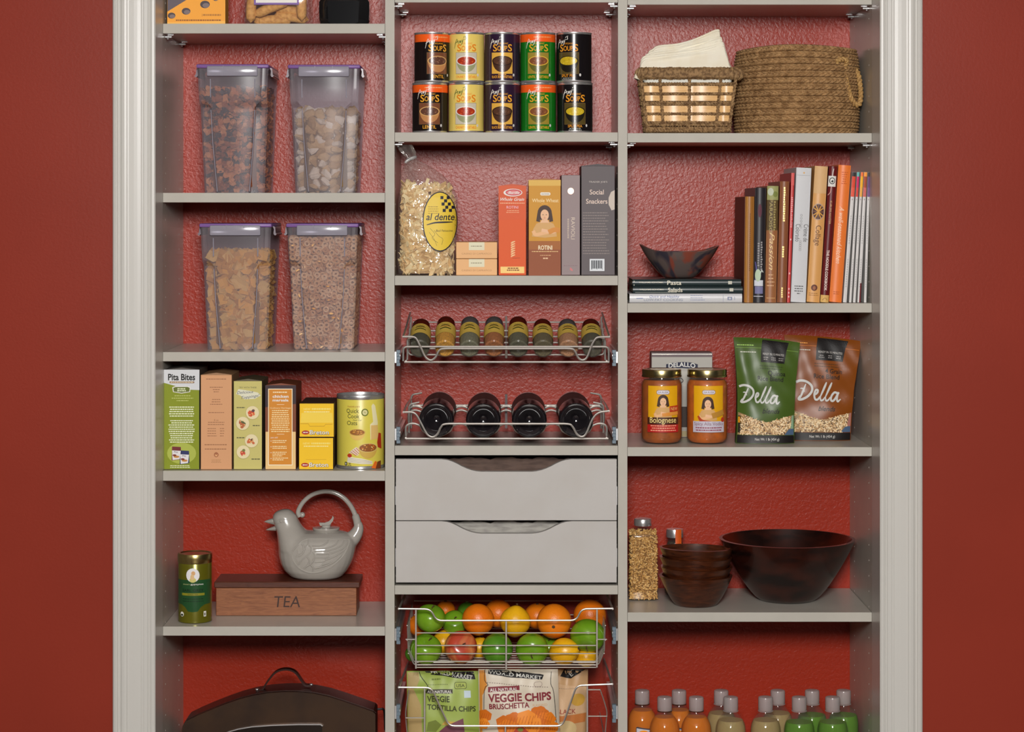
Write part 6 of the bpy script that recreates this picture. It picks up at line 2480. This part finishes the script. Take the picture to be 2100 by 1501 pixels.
p.lines(w * .42, w * .6, 31, 5, 4.4, 3.4, FOILP, 1, fill=(.8, 1))
p.build('spine_lettering', t)
t, p, w, h = book('red_cookbook', 'thin bright red cookbook beside the silver one', 1614, 1620.3, 1623, 1630, 355, (184, 40, 36), .20, False)
p.rect(0, h - 26, w, h, pr(206, 84, 80), 1)
p.lines(w * .2, w * .85, h - 50, 16, 4, 2.8, pr(224, 150, 150), 2, fill=(.8, 1))
for v in (12, 20, 28, 60, 130):
    p.ell(w * .5, v, 1.4, 2.2, pr(226, 180, 180), 2, 8)
p.build('spine_lettering', t)
t, p, w, h = book('silver_cookbook', 'thick silver white binder style cookbook, palest of the upright books', 1621.5, 1652.5, 1632.5, 1665.5, 345, (190, 191, 193), .215, False)
p.rect(w * .06, h - 16, w * .94, h - 15.3, pr(150, 150, 154), 1)
p.ell(w * .52, h - 10.5, 1.8, 1.8, pr(206, 160, 90), 1)
GY = pr(76, 76, 76)
p.text('Crème de', w * .66, h * .515, 9.4, GY, 1, w=36, rot=-90)
p.text('Colorado', w * .13, h * .515, 9.4, GY, 1, w=36, rot=-90)
for k in range(5):
    for a, c_ in ((h * .655 - k * 6.2, 1), (h * .425 - k * 4.4 + 10, 1)):
        p.rrect(w * .40, a - 4.6, w * .54, a, 1.6, pr(140, 140, 142), 1)
        p.rrect(w * .425, a - 4.0, w * .515, a - .6, 1.2, pr(190, 191, 193), 2)
p.lines(w * .2, w * .8, 34, 4, 5, 1.9, GY, 1, align='c', fill=(.3, 1))
p.build('spine_lettering', t)
t, p, w, h = book('tan_cookbook', 'tan cookbook with a round dark emblem on the spine', 1654.5, 1681, 1671.5, 1698, 342, (206, 152, 88), .215)
p.rect(0, h * .80, w, h, pr(206, 166, 116), 1)
p.ell(w * .46, h * .665, 13, 17.4, pr(176, 150, 130), 2)
p.ell(w * .46, h * .665, 11.4, 15.4, pr(74, 46, 50), 3)
R = random.Random(6)
for k in range(12):
    a = 2 * PI * k / 12
    p.stroke([(w * .46, h * .665), (w * .46 + 11 * math.cos(a), h * .665 + 15 * math.sin(a))], 2.6, pr(*((206, 150, 64) if k % 3 else (120, 84, 60))), 4 + k % 3, 2, True)
p.text('Collage', w * .35, h * .49, 11, pr(92, 58, 40), 2, w=42, rot=-90)
p.ell(w * .5, 30, 6.6, 6.6, pr(96, 52, 40), 2)
p.ell(w * .5, 29.4, 3, 4, pr(150, 96, 66), 3)
p.lines(w * .12, w * .88, 19, 2, 4, 1.2, pr(150, 104, 56), 2, fill=(.9, 1))
for k in range(8):
    p.ell(w * (.2 + .08 * (k % 6)) + 5, h * .54 - k * 4.5, 1, 1, pr(170, 116, 60), 2, 6)
p.build('spine_lettering', t)
t, p, w, h = book('noodle_cookbook', 'dark red noodle cookbook with a cream foot and a square tag', 1682.3, 1699.3, 1700, 1718.5, 342, (92, 12, 16), .215)
p.rect(w * .0, h - 42, w * .9, h - 20, pr(214, 212, 206), 2)
p.ell(w * .45, h - 30, 6, 7, pr(70, 70, 70), 3)
p.ell(w * .45, h - 30, 4.4, 5.2, pr(214, 212, 206), 4)
p.poly([(w * .3, h - 31), (w * .5, h - 28), (w * .62, h - 31), (w * .45, h - 34)], BLACK, 5)
p.stroke([(w * .45, h - 20), (w * .5, h - 10), (w * .55, h - 5)], 1.3, pr(226, 214, 206), 2, 3)
p.stroke([(w * .4, h - 42), (w * .3, h - 54), (w * .05, h - 60)], 1.3, pr(206, 150, 140), 2, 3)
p.text('KURUMI HAYTER', w * .36, h * .66, 4.2, pr(206, 160, 110), 2, w=48, rot=-90)
p.text('THE NOODLE COOKBOOK', w * .36, h * .235, 5.2, pr(226, 206, 196), 2, w=84, rot=-90, bold=.02)
p.rect(0, 0, w, 15, pr(206, 166, 96), 2)
p.stroke([(w * .2, 4), (w * .5, 9), (w * .8, 5)], 1, pr(150, 104, 50), 3, 3)
p.build('spine_lettering', t)
t, p, w, h = book('orange_cookbook', 'tall orange cookbook with white script down the spine', 1700.5, 1726, 1720, 1745.5, 340, (222, 116, 46), .215)
p.text('A well-seasoned kitchen', w * .30, h * .49, 9.5, pr(244, 206, 180), 2, w=118, rot=-90, shear=.45)
p.lines(w * .25, w * .8, h - 14, 6, 4.6, 1.6, pr(186, 84, 26), 2, align='c', fill=(.5, 1))
p.lines(w * .1, w * .9, 22, 2, 4, 1.5, pr(176, 84, 30), 2, align='c', fill=(.5, 1))
p.build('spine_lettering', t)
MAGS = [(1729, 1736.5, 1748.8, 1755.3, ((30, 26, 26), (206, 62, 30), (214, 80, 56)), 'thin magazine with a black and red spine top, next to the orange book'),
        (1741.5, 1746.5, 1757.6, 1763.6, ((96, 176, 170), (196, 20, 90), (206, 60, 50)), 'thin magazine with a teal and pink spine top'),
        (1749.5, 1755, 1765.8, 1771.2, ((226, 106, 40), (232, 168, 20), (222, 160, 70)), 'thin magazine with an orange and yellow spine top'),
        (1758.5, 1765, 1772.5, 1778.8, ((240, 150, 50), (156, 66, 36), (196, 96, 90)), 'thin magazine with a bright orange and brown spine top'),
        (1772, 1777.2, 1780.5, 1785.2, ((40, 30, 40), (96, 60, 112), (110, 76, 126)), 'thin magazine with a purple spine top, nearest the jamb')]
for k, (b0, b1, t0, t1, cols, lab) in enumerate(MAGS):
    t, p, w, h = book('magazine', lab, b0, b1, t0, t1, 353.5, (196, 194, 192), .20, False, group='thin magazines at the end of the book row')
    p.rect(.15, h - 9, w - .15, h - .2, pr(*cols[0]), 1)
    p.rect(.15, h - 32, w - .15, h - 9, pr(*cols[1]), 1)
    p.rect(.15, h - 51, w - .15, h - 32, pr(*cols[2]), 1)
    for v in range(55, 250, 5):
        if (v // 30) % 3 != 2:
            p.rect(w * .38, h - v - 3, w * .62, h - v, pr(150, 130, 134) if v < 90 else pr(160, 158, 158), 1)
    if k == 3:
        p.rect(w * .55, 0, w - .1, 40, pr(96, 14, 22), 1)
    p.build('spine_lettering', t)

# ------------------------------------------------------------------ sauce jars, carton, rice pouches
JGL = clear('jar_glass', (0.97, 0.96, 0.94), 0.02, (.6, .6, .6), 0.03, 1.48)
LIDG = mat('gold_lid', (0.55, 0.46, 0.22, 1), .24, metal=1.0)
for k, (px, lab, sauce) in enumerate(((1357, 'jar of bolognese sauce with a dark brown label panel', (168, 84, 14)), (1450, 'jar of orange vodka sauce with a pale grey label panel', (196, 98, 8)))):
    Yj = .088
    t = thing('sauce_jar', lab, 'jar', (wx(px, Yj), Yj, ZR4), (0, 0, 0), 'sauce jars with gold lids')
    H = wz(756, Yj) - ZR4
    r = .0428
    MB().lathe([(0, .0012), (.034, .0006), (.039, .002), (.0422, .007), (r, .014), (r, H - .034), (.0418, H - .028), (.0392, H - .023), (.038, H - .02), (.038, H - .014)], JGL, 48).build('glass', t)
    MB().lathe([(0, .003), (.034, .003), (.0405, .009), (r - .0012, .015), (r - .0012, H - .034), (.040, H - .028), (.037, H - .0225), (0, H - .0225)],
               mat('sauce_%d' % k, C(*sauce, 1.0), .5, noise=(60, C(*[q * .85 for q in sauce], 1.0), .42, .66), bump=(200, .2, .001)), 40).build('sauce', t)
    MB().lathe([(.0385, H - .0165), (.0412, H - .0165), (.0418, H - .0155), (.0418, H - .013), (.0408, H - .012), (.0412, H - .003), (.0402, H - .0006), (.036, H), (.034, H - .0008), (0, H - .0006)], LIDG, 48).build('lid', t)
    p = Print(cyl(r + .0003), 3.5)
    b0, b1 = 26, 122
    p.rect(-33, b0, 33, b1, pr(222, 164, 16, .45), 1)
    p.rrect(-13.5, b1 - 17.5, 13.5, b1 - 8.5, 4, pr(80, 60, 110, .45), 4)
    p.rrect(-12.8, b1 - 16.8, 12.8, b1 - 9.2, 3.6, pr(214, 208, 214, .45), 5)
    p.text('GIA RUSSA', 0, b1 - 14.8, 3.6, pr(60, 44, 80, .45), 6, w=21)
    if k == 0:
        portrait(p, 0, b1 - 66, 48, 6)
        p.poly([(13, b1 - 42), (33, b1 - 40), (33, b1 - 52), (13, b1 - 54)], pr(176, 50, 26, .45), 11)
        p.text('NEW', 23, b1 - 50.5, 6.6, pr(226, 180, 110, .45), 12, w=15)
        p.stroke([(-2, b1 - 60), (14, b1 - 58), (32, b1 - 56)], 7, pr(214, 140, 56, .45), 11, 4)
        p.rect(-33, b0 + 16, 33, b1 - 65, pr(70, 34, 18, .45), 13)
        p.text('Bolognese', 0, b0 + 20, 11.4, pr(236, 214, 140, .45), 14, w=54, bold=.004)
        p.rect(-33, b0, 33, b0 + 16, pr(176, 28, 26, .45), 13)
        p.lines(-26, 28, b0 + 14.6, 3, 4.8, 2.0, pr(232, 160, 130, .45), 14, align='c', fill=(.8, 1))
    else:
        portrait(p, -2, b1 - 72, 50, 6)
        p.stroke([(-22, b1 - 62), (-14, b1 - 72), (4, b1 - 74)], 6, pr(176, 62, 24, .45), 12, 4, True)
        p.stroke([(6, b1 - 62), (20, b1 - 58), (32, b1 - 54)], 11, pr(180, 130, 50, .45), 12, 4)
        p.rect(-33, b0, 33, b0 + 23, pr(190, 184, 196, .45), 13)
        p.text('Spicy Alla Vodka', 0, b0 + 14.5, 6.6, pr(130, 92, 110, .45), 14, w=60)
        p.lines(-27, 27, b0 + 10.6, 2, 5, 2.2, pr(140, 52, 74, .45), 14, align='c', fill=(.9, 1))
        p.ell(29, b0 + 26, 4, 5, pr(176, 52, 24, .45), 15)
    p.build('printed_label', t)

t, p, w, h = carton('pasta_sheet_carton', 'grey and white carton standing behind the two sauce jars', 1336, 1461, 723, ZR4, 0.20, 0.06, (176, 172, 164), 0.4, side=(120, 106, 104), flap=False)
p.rect(0, h - 9.5, w, h - .4, pr(112, 98, 100), 1)
p.rect(1, h - 4.5, w - 1, h - 2.6, mat('foil_edge', C(206, 202, 196), .25, metal=.6), 2)
p.poly([(w * .24, h - 36), (w * .24, h - 25), (w * .38, h - 21), (w * .52, h - 20), (w * .64, h - 21), (w * .76, h - 25), (w * .76, h - 36), (w * .5, h - 33)], pr(34, 36, 62), 2)
p.text('DELALLO', w * .5, h - 33, 9, pr(226, 224, 218), 3, w=w * .44, bold=.02, arch=3)
p.rect(w * .3, h - 72, w * .7, h - 40, pr(186, 182, 172), 2)
p.stroke([(w * .42, h - 62), (w * .47, h - 54), (w * .52, h - 60), (w * .48, h - 66)], 1.6, pr(44, 40, 44), 3, 4)
p.rect(0, 22, w, 66, pr(60, 46, 40), 1)
p.rect(0, 2, w, 14, pr(176, 160, 120), 1)
p.build('printed_front', t)


def pouch(label, quad, Y, depth, col, seedn):
    (lt, rt, ptl, ptr), (lb, rb, pb) = quad
    zb_ = ZR4 + .0005
    xb0, xb1 = wx(lb, Y), wx(rb, Y)
    cx_ = (xb0 + xb1) / 2
    xt0, xt1 = wx(lt, Y), wx(rt, Y)
    zl, zr_ = wz(ptl, Y) - zb_, wz(ptr, Y) - zb_
    t = thing('rice_pouch', label, 'pouch', (cx_, Y, zb_), (0, 0, 0), 'stand-up rice pouches')
    m = mat('pouch_film_%d_%d_%d' % col, C(*col), .36, spec=.3)
    R_ = random.Random(seedn)
    ph = [R_.uniform(0, 6) for _ in range(6)]

    def surf(u, v, s_):
        x = (xb0 + (xb1 - xb0) * u) * (1 - v) + (xt0 + (xt1 - xt0) * u) * v - cx_
        x += .004 * math.sin(PI * v) * (1 if u > .5 else -1) * abs(u - .5) * 2 * -1.2
        z = v * (zl + (zr_ - zl) * u) + .003 * math.sin(PI * u) * v
        th = depth / 2 * (1 - v) ** .45 * (1 - .45 * abs(2 * u - 1) ** 3)
        th = max(th, .0012)
        wr = (.0022 * math.sin(11 * u + 3 * v + ph[0]) * v + .0016 * math.sin(17 * v - 6 * u + ph[1]) + .0012 * math.sin(30 * u * v + ph[2])) * math.sin(PI * min(1, max(0, v * .95 + .02)))
        return (x, s_ * th + wr + .010 * v * v, z)
    b = MB()
    n, m_ = 30, 34
    vs = []
    loopn = 2 * (n + 1)
    for j in range(m_ + 1):
        v = j / m_
        for i in range(n + 1):
            vs.append(surf(i / n, v, -1))
        for i in range(n, -1, -1):
            vs.append(surf(i / n, v, 1))
    fs = []
    for j in range(m_):
        for i in range(loopn):
            i2 = (i + 1) % loopn
            fs.append((j * loopn + i, j * loopn + i2, (j + 1) * loopn + i2, (j + 1) * loopn + i))
    fs.append(tuple(range(loopn - 1, -1, -1)))
    b.add(vs, fs, m, True)
    b.build('film', t)
    Wm, Hm = ((xt1 - xt0) + (xb1 - xb0)) * 500, (zl + zr_) * 500

    def fn(u, v, o):
        q = surf(min(.995, max(.005, u / Wm)), min(.999, max(0.002, v / Hm)), -1)
        return (q[0], q[1] - .0004 - o, q[2])
    return t, Print(fn, 4), Wm, Hm


def pouch_print(t, p, w, h, line1, line2, base, dx, corner):
    K = .45
    BK = pr(20, 16, 16, K)
    p.rect(1, 1, w - 1, 17, BK, 1)
    p.text('Net Wt 1 lb (454 g)', w * .52, 6.5, 5.2, pr(206, 202, 196, K), 3, w=w * .42)
    # clear window full of rice grains, with its pointed top edge
    win = [(2, 18), (w - 2, 18), (w - 2, 60), (w * .86, 56), (w * .62, 46), (w * .5, 44), (w * .36, 47), (w * .14, 58), (2, 63)]
    p.poly(win, pr(150, 122, 84, K), 2)
    p.poly([(w * .82, 18), (w - 2, 18), (w - 2, 31), (w * .9, 30)], pr(70, 92, 120, K), 3)
    p.poly([(w * .93, 31), (w - 2, 31), (w - 2, 60), (w * .95, 58)], pr(*corner, rough=K), 3)
    p.rect(2, 22, w * .06, 56, pr(40, 30, 20, K), 4)
    p.rect(2, 42, w * .05, 54, pr(206, 136, 20, K), 5)
    p.text('blends', w * .58, 62, 9.5, BK, 3, w=40, shear=.35, bold=.012)
    # brush script brand word
    SV = pr(196, 196, 192, K)
    u0, v0, s_ = w * dx, h * .385, w / 135
    def st(pts, wd, tp=True):
        p.stroke([(u0 + a * s_, v0 + c_ * s_) for a, c_ in pts], wd * s_, SV, 4, 5, tp)
    st([(-4, 34), (6, 37), (18, 35), (27, 28), (28, 18), (20, 8), (8, 2), (0, 2), (4, 8)], 4.6, False)
    st([(16, 31), (11, 20), (5, 8), (1, 2)], 4.2)
    st([(4, 22), (9, 22), (13, 16)], 2.6)
    st([(32, 10), (39, 15), (40, 20), (36, 20), (33, 12), (35, 3), (40, 2), (46, 8)], 4.0, False)
    st([(45, 6), (54, 26), (58, 36)], 4.6)
    st([(46, 8), (47, 1), (52, 2), (56, 8)], 3.6)
    st([(56, 6), (65, 26), (69, 36)], 4.6)
    st([(57, 8), (58, 1), (63, 2), (67, 8)], 3.6)
    st([(82, 16), (76, 17), (70, 10), (69, 2), (74, 1), (80, 8), (85, 18)], 4.2, False)
    st([(85, 18), (82, 6), (84, 0), (90, 5)], 4.2)
    p.text(line1, w * .66, h * .655, 9, BK, 3, w=38 if 'Q' in line1 else 36, bold=.012)
    p.text(line2, w * .56, h * .60, 9, BK, 3, w=56, bold=.012)
    p.lines(w * .38, w * .76, h * .745, 2, 5, 2.0, pr(*[q * .55 for q in base], rough=K), 3, fill=(.85, 1))
    p.poly([(w * .4, h * .775), (w * .78, h * .775), (w * .80, h * .90), (w * .83, h - 4), (w * .43, h - 3), (w * .41, h * .9)], BK, 3)
    p.text('READY IN 15 MINUTES', w * .6, h * .845, 4.2, pr(190, 186, 180, K), 4, w=w * .33)
    for k in range(3):
        p.lines(w * (.44 + .12 * k), w * (.52 + .12 * k), h * .825, 2, 4, 1.6, pr(150, 146, 142, K), 4, align='c', fill=(.6, 1))
    p.rect(2, h * .905, w - 2, h * .908, pr(*[min(255, q * 1.4) for q in base], rough=K), 2)
    p.lines(w * .04, w * .3, h * .935, 1, 4, 1.8, pr(*[min(255, q * 1.5 + 20) for q in base], rough=K), 3, fill=(.9, 1))
    p.lines(w * .08, w * .34, h * .87, 1, 4, 1.8, pr(206, 206, 190, K), 3, fill=(.9, 1))
    p.build('printed_front', t)
    # rice grains behind the window film
    R_ = random.Random(int(w))
    g = MB()
    GM = [mat('rice_%d' % i, C(*q), .6) for i, q in enumerate(((226, 196, 150), (206, 168, 116), (234, 212, 176), (70, 46, 36), (180, 136, 90)))]
    wq = lambda u: 44 + 18 * abs(u / w - .5) * 2
    cnt = 0
    while cnt < 520:
        u, v = R_.uniform(4, w * .95), R_.uniform(19, 62)
        if v > wq(u) - 1 or (u > w * .84 and v < 31) or u < w * .065 or (u > w * .93 and v > 31):
            cnt += .2
            continue
        cnt += 1
        c0 = Vector(p.fn(u, v, .0008 + R_.uniform(0, .0005)))
        M = Matrix.Translation(c0) @ Matrix.Rotation(R_.uniform(0, PI), 4, 'Y') @ Matrix.Diagonal((1, .35, 1, 1))
        L_ = R_.uniform(.0022, .0036)
        g.ball((0, 0, 0), 1, GM[R_.choice((0, 0, 1, 2, 2, 3, 4))], 6, 4, (L_, .0010, .0010), M)
    g.build('rice_window', t, kind='stuff')


YR = .092
t, p, w, h = pouch('green stand-up pouch of quinoa rice blend', ((1505, 1642, 692, 703), (1508, 1627, 908)), YR, .055, (66, 88, 30), 3)
pouch_print(t, p, w, h, 'Quinoa', 'Rice Blend', (96, 124, 52), .06, (130, 160, 130))
t, p, w, h = pouch('orange brown stand-up pouch of four grain rice blend', ((1609, 1768, 687, 700), (1618, 1742, 908)), YR + .058, .05, (124, 64, 12), 5)
pouch_print(t, p, w, h, '4 Grain', 'Rice Blend', (160, 92, 30), .13, (166, 110, 100))

# ------------------------------------------------------------------ bowl shelf
YG = .168
gj = thing('grain_jar', 'square clear jar filled with barley grains and a steel lid', 'jar', (wx(1318.5, YG), YG, ZR5))
HG = wz(1082, YG) - ZR5
hwj = .0305


def rsq(hw_, r, z, n=5):
    P = []
    for sx, sy, a0 in ((1, 1, 0), (-1, 1, 90), (-1, -1, 180), (1, -1, 270)):
        for k in range(n):
            t_ = math.radians(a0 + 90 * k / (n - 1))
            P.append((sx * (hw_ - r) + r * math.cos(t_), sy * (hw_ - r) + r * math.sin(t_), z))
    return P


b = MB()
zs = HG - .004
b.loft([rsq(hwj - .003, .008, .0006), rsq(hwj, .008, .004), rsq(hwj, .008, zs - .012), rsq(hwj - .002, .010, zs - .004), rsq(hwj - .008, .014, zs + .002), rsq(.0172, .017, zs + .006), rsq(.0168, .0165, zs + .012)], JGL, cap1=False)
b.build('glass', gj)
MB().lathe([(.0172, zs + .009), (.0186, zs + .009), (.0190, zs + .011), (.0190, zs + .021), (.0178, zs + .0235), (.012, zs + .0245), (0, zs + .0245)], STEEL, 36).build('lid', gj)
R = random.Random(31)
b = MB()
GRA = [mat('barley_%d' % i, C(*q, 1.1), .5) for i, q in enumerate(((206, 160, 88), (190, 142, 72), (222, 182, 116), (170, 124, 62)))]
for k in range(1500):
    s_ = k % 8
    v = R.uniform(.004, zs - .004)
    e = (hwj - .0022) * (1 if v < zs - .012 else .85)
    if s_ < 5:
        c0 = (R.uniform(-e, e), -e + R.uniform(0, .004), v)
    elif s_ == 5:
        c0 = (-e + R.uniform(0, .004), R.uniform(-e, e), v)
    elif s_ == 6:
        c0 = (e - R.uniform(0, .004), R.uniform(-e, e), v)
    else:
        c0 = (R.uniform(-e, e), R.uniform(-e, e), zs - R.uniform(.002, .008))
    M = Matrix.Translation(c0) @ Matrix.Rotation(R.uniform(0, PI), 4, 'Y') @ Matrix.Rotation(R.uniform(-.5, .5), 4, 'Z')
    b.ball((0, 0, 0), 1, GRA[R.randrange(4)], 6, 4, (R.uniform(.0026, .0036), .0014, .0015), M)
b.box(-hwj + .006, hwj - .006, -hwj + .006, hwj - .006, .003, zs - .008, mat('barley_core', C(130, 92, 44), .9))
tag(b.build('barley_grains', None, gj.location, fix=False), 'golden barley grains filling the square jar', 'grain', kind='stuff')

YQ = .225
sj = thing('spice_grinder', 'small glass spice grinder with an orange seal behind the stacked bowls', 'bottle', (wx(1384, YQ), YQ, ZR5))
HQ = wz(1084, YQ) - ZR5
MB().lathe([(0, .0006), (.021, .0006), (.0225, .004), (.0225, HQ - .05), (.0195, HQ - .036), (.0165, HQ - .026), (.0165, HQ - .016)], JGL, 32).build('glass', sj)
MB().lathe([(0, .003), (.0205, .003), (.0213, .006), (.0213, HQ - .05), (.018, HQ - .036), (.0152, HQ - .028), (0, HQ - .028)], mat('peppercorns', C(84, 66, 40), .8, noise=(160, C(36, 26, 20), .42, .6), bump=(200, .8, .002)), 28).build('contents', sj)
MB().lathe([(.0168, HQ - .018), (.0185, HQ - .018), (.0188, HQ - .016), (.0188, HQ - .004), (.0178, HQ - .0005), (0, HQ)], STEEL, 32).build('cap', sj)
b = MB()
ORS = mat('orange_seal', C(206, 86, 24), .45)
secs = []
for z_ in (HQ - .052, HQ - .034, HQ - .019, HQ - .016, HQ + .0006):
    rr = {HQ - .052: .0234, HQ - .034: .0198}.get(z_, .0194)
    secs.append([(rr * math.sin(a), -rr * math.cos(a), z_) for a in [-.02 + .75 * i / 6 for i in range(7)]])
b.loft(secs, ORS, cap0=False, cap1=False, wrap=False)
b.build('seal_strip', sj)

DKW = mat('dark_walnut', C(78, 37, 16), .28, noise=(26, C(40, 16, 8), .35, .68, 4, 1.2), stretch=(1, 1, 7), coat=.25)
DKB = mat('dark_mahogany', C(52, 17, 8), .26, noise=(12, C(18, 6, 5), .36, .66, 3, .8), stretch=(1, 1, 3), coat=.25)


def bowl_prof(R0, Rb, H, th):
    out, inn = [], []
    f = lambda q: .9 * q ** .86 + .1 * math.sin(q * PI / 2)
    for i in range(13):
        q = i / 12
        out.append((Rb + (R0 - Rb) * f(q), H * (q ** 1.12)))
    for i in range(12, -1, -1):
        q = i / 12
        inn.append((max(0.0, Rb - .002 + (R0 - th - Rb + .002) * f(q)), th + (H - th) * (q ** 1.12) + (.0006 if i == 12 else 0)))
    return [(0, .0003)] + [(Rb, .0003)] + out[1:] + inn + [(0, th)]


YBW = .094
zb_ = ZR5
S_ = sc(YBW)
HBW = .062
names = ['bottom small bowl of the nested stack', 'second small bowl up in the nested stack', 'third small bowl up in the nested stack', 'topmost small bowl of the nested stack, open to view']
for k in range(4):
    R0 = (.0765, .0745, .0760, .0770)[k]
    o = MB().lathe([(r, z) for r, z in bowl_prof(R0, .042, HBW, .0055)], DKW, 56).build('small_bowl', None, (wx(1427 + (0, 1, -1, 0)[k], YBW), YBW, zb_ + (0, .0190, .0380, .0570)[k]))
    o.rotation_euler = ((0, .012, .02, .045)[k], (0, -.012, .01, 0)[k], .9 * k)
    tag(o, 'dark walnut salad bowl, ' + names[k], 'bowl', 'nested walnut bowls')
YBB = .158
HB_ = wz(1104, YBB) - ZR5
o = MB().lathe([(r, z) for r, z in bowl_prof(.1435, .058, HB_, .007)], DKB, 72).build('serving_bowl', None, (wx(1614, YBB), YBB, ZR5))
tag(o, 'large dark mahogany serving bowl standing beside the nested bowls', 'bowl')

# ------------------------------------------------------------------ juice bottles
PET = clear('pet_plastic', (0.95, 0.95, 0.94), 0.05, (.5, .48, .45), 0.06, 1.42)
CAPP = clear('cap_plastic', (0.85, 0.83, 0.83), 0.55, (0.46, 0.42, 0.41), 0.2)


def liquid(name, col, haze):
    return clear(name, tuple(min(1, lin(q) * 1.6) for q in col), haze, tuple(lin(q) * 1.1 for q in col), 0.2, 1.05)


LQ = {'o': liquid('orange_juice', (218, 122, 0), .74), 'c': liquid('pale_lemonade', (186, 166, 112), .6), 'g': liquid('green_juice', (98, 150, 34), .68)}


def bottle(kind, px, row, label):
    Y = .062 if row == 'f' else .128
    zt_ = CAMZ - 1.0115
    t = thing('juice_bottle', label, 'bottle', (wx(px, Y), Y, ZR6), (0, 0, 0), 'juice bottles on the lowest shelf')
    H = zt_ - ZR6
    s_ = H - .030      # neck ring height
    r = .0318
    MB().lathe([(0, .0006), (.026, .0006), (.030, .004), (r, .012), (r, s_ - .040), (.0312, s_ - .033), (.0294, s_ - .025), (.0262, s_ - .018), (.0215, s_ - .0115), (.0168, s_ - .0065), (.0142, s_ - .003), (.0140, s_ + .004)], PET, 36).build('bottle_wall', t)
    lv = {'o': .0115, 'c': .018, 'g': .022}[kind]
    top_r = {.0115: .0203, .018: .0250, .022: .0270}[lv]
    MB().lathe([(0, .003), (.028, .003), (r - .0012, .012), (r - .0012, s_ - .040), (.0300, s_ - .033), (.0282, s_ - .025)] + ([(.0250, s_ - .018)] if lv < .015 else []) + [(top_r, s_ - lv), (0, s_ - lv)], LQ[kind], 32).build('juice', t)
    b = MB()
    n = 40
    secs = []
    for z_, k in ((s_ + .002, .0146), (s_ + .008, .0150), (s_ + .027, .0150), (s_ + .0292, .0143), (s_ + .030, .012)):
        secs.append([((k + (.00035 if i % 2 and z_ < s_ + .028 else 0)) * math.cos(2 * PI * i / n), (k + (.00035 if i % 2 and z_ < s_ + .028 else 0)) * math.sin(2 * PI * i / n), z_) for i in range(n)])
    b.loft(secs, CAPP, smooth=True, cap0=False)
    b.build('cap', t)
    MB().lathe([(.0142, s_ - .0005), (.0158, s_), (.0160, s_ + .001), (.0142, s_ + .0016)], CAPP if kind != 'o' else mat('neck_ring', C(60, 34, 20), .3), 32).build('neck_ring', t)
    p = Print(cyl(r + .0002), 4)
    zt2 = (s_ - .041) * 1000
    WL = pr(196, 194, 200)
    if kind == 'o':
        p.poly([(-16, zt2 - 60), (-15, zt2 - 2), (-12, zt2), (18, zt2 - 5), (18, zt2 - 60)], pr(60, 54, 66), 1)
        p.poly([(-15, zt2 - 60), (-13.5, zt2 - 3), (17, zt2 - 7), (17, zt2 - 60)], WL, 2)
        p.ell(1, zt2 - 22, 15, 15, pr(240, 150, 16), 3)
        p.ell(1, zt2 - 22, 13, 13, pr(234, 122, 4), 4)
    else:
        p.poly([(-18, zt2 - 70), (-17, zt2 - 18), (17, zt2 - 19), (18, zt2 - 70)], WL, 1)
        p.poly([(-18, zt2 - 24), (-17, zt2 - 18), (17, zt2 - 19), (18, zt2 - 25)], pr(40, 44, 60), 2)
        p.ell(0, zt2 - 44, 13, 13, pr(226, 196, 40) if kind == 'c' else pr(110, 160, 50), 3)
    p.build('printed_label', t)


NMS = {'o': 'orange juice bottle with a clear cap, ', 'c': 'pale lemonade bottle with a clear cap, ', 'g': 'green juice bottle with a clear cap, '}
for kind, px, row, where in (('o', 1317, 'b', 'rear one against the upright'), ('o', 1363, 'f', 'front one nearer the upright'), ('o', 1392.5, 'b', 'rear one between the two front orange ones'), ('o', 1428, 'f', 'front one nearer the lemonade'),
                             ('c', 1479, 'b', 'rear one behind the first lemonade'), ('c', 1498.5, 'f', 'front one beside the orange juice'), ('c', 1570, 'f', 'front one beside the green juice'), ('c', 1595, 'b', 'rear one beside the green juice'),
                             ('g', 1639, 'f', 'front one next to the lemonade'), ('g', 1665.5, 'b', 'rear one between the two front green ones'), ('g', 1707.5, 'f', 'front one nearer the jamb'), ('g', 1730, 'b', 'rear one nearest the jamb')):
    bottle(kind, px, row, NMS[kind] + where)
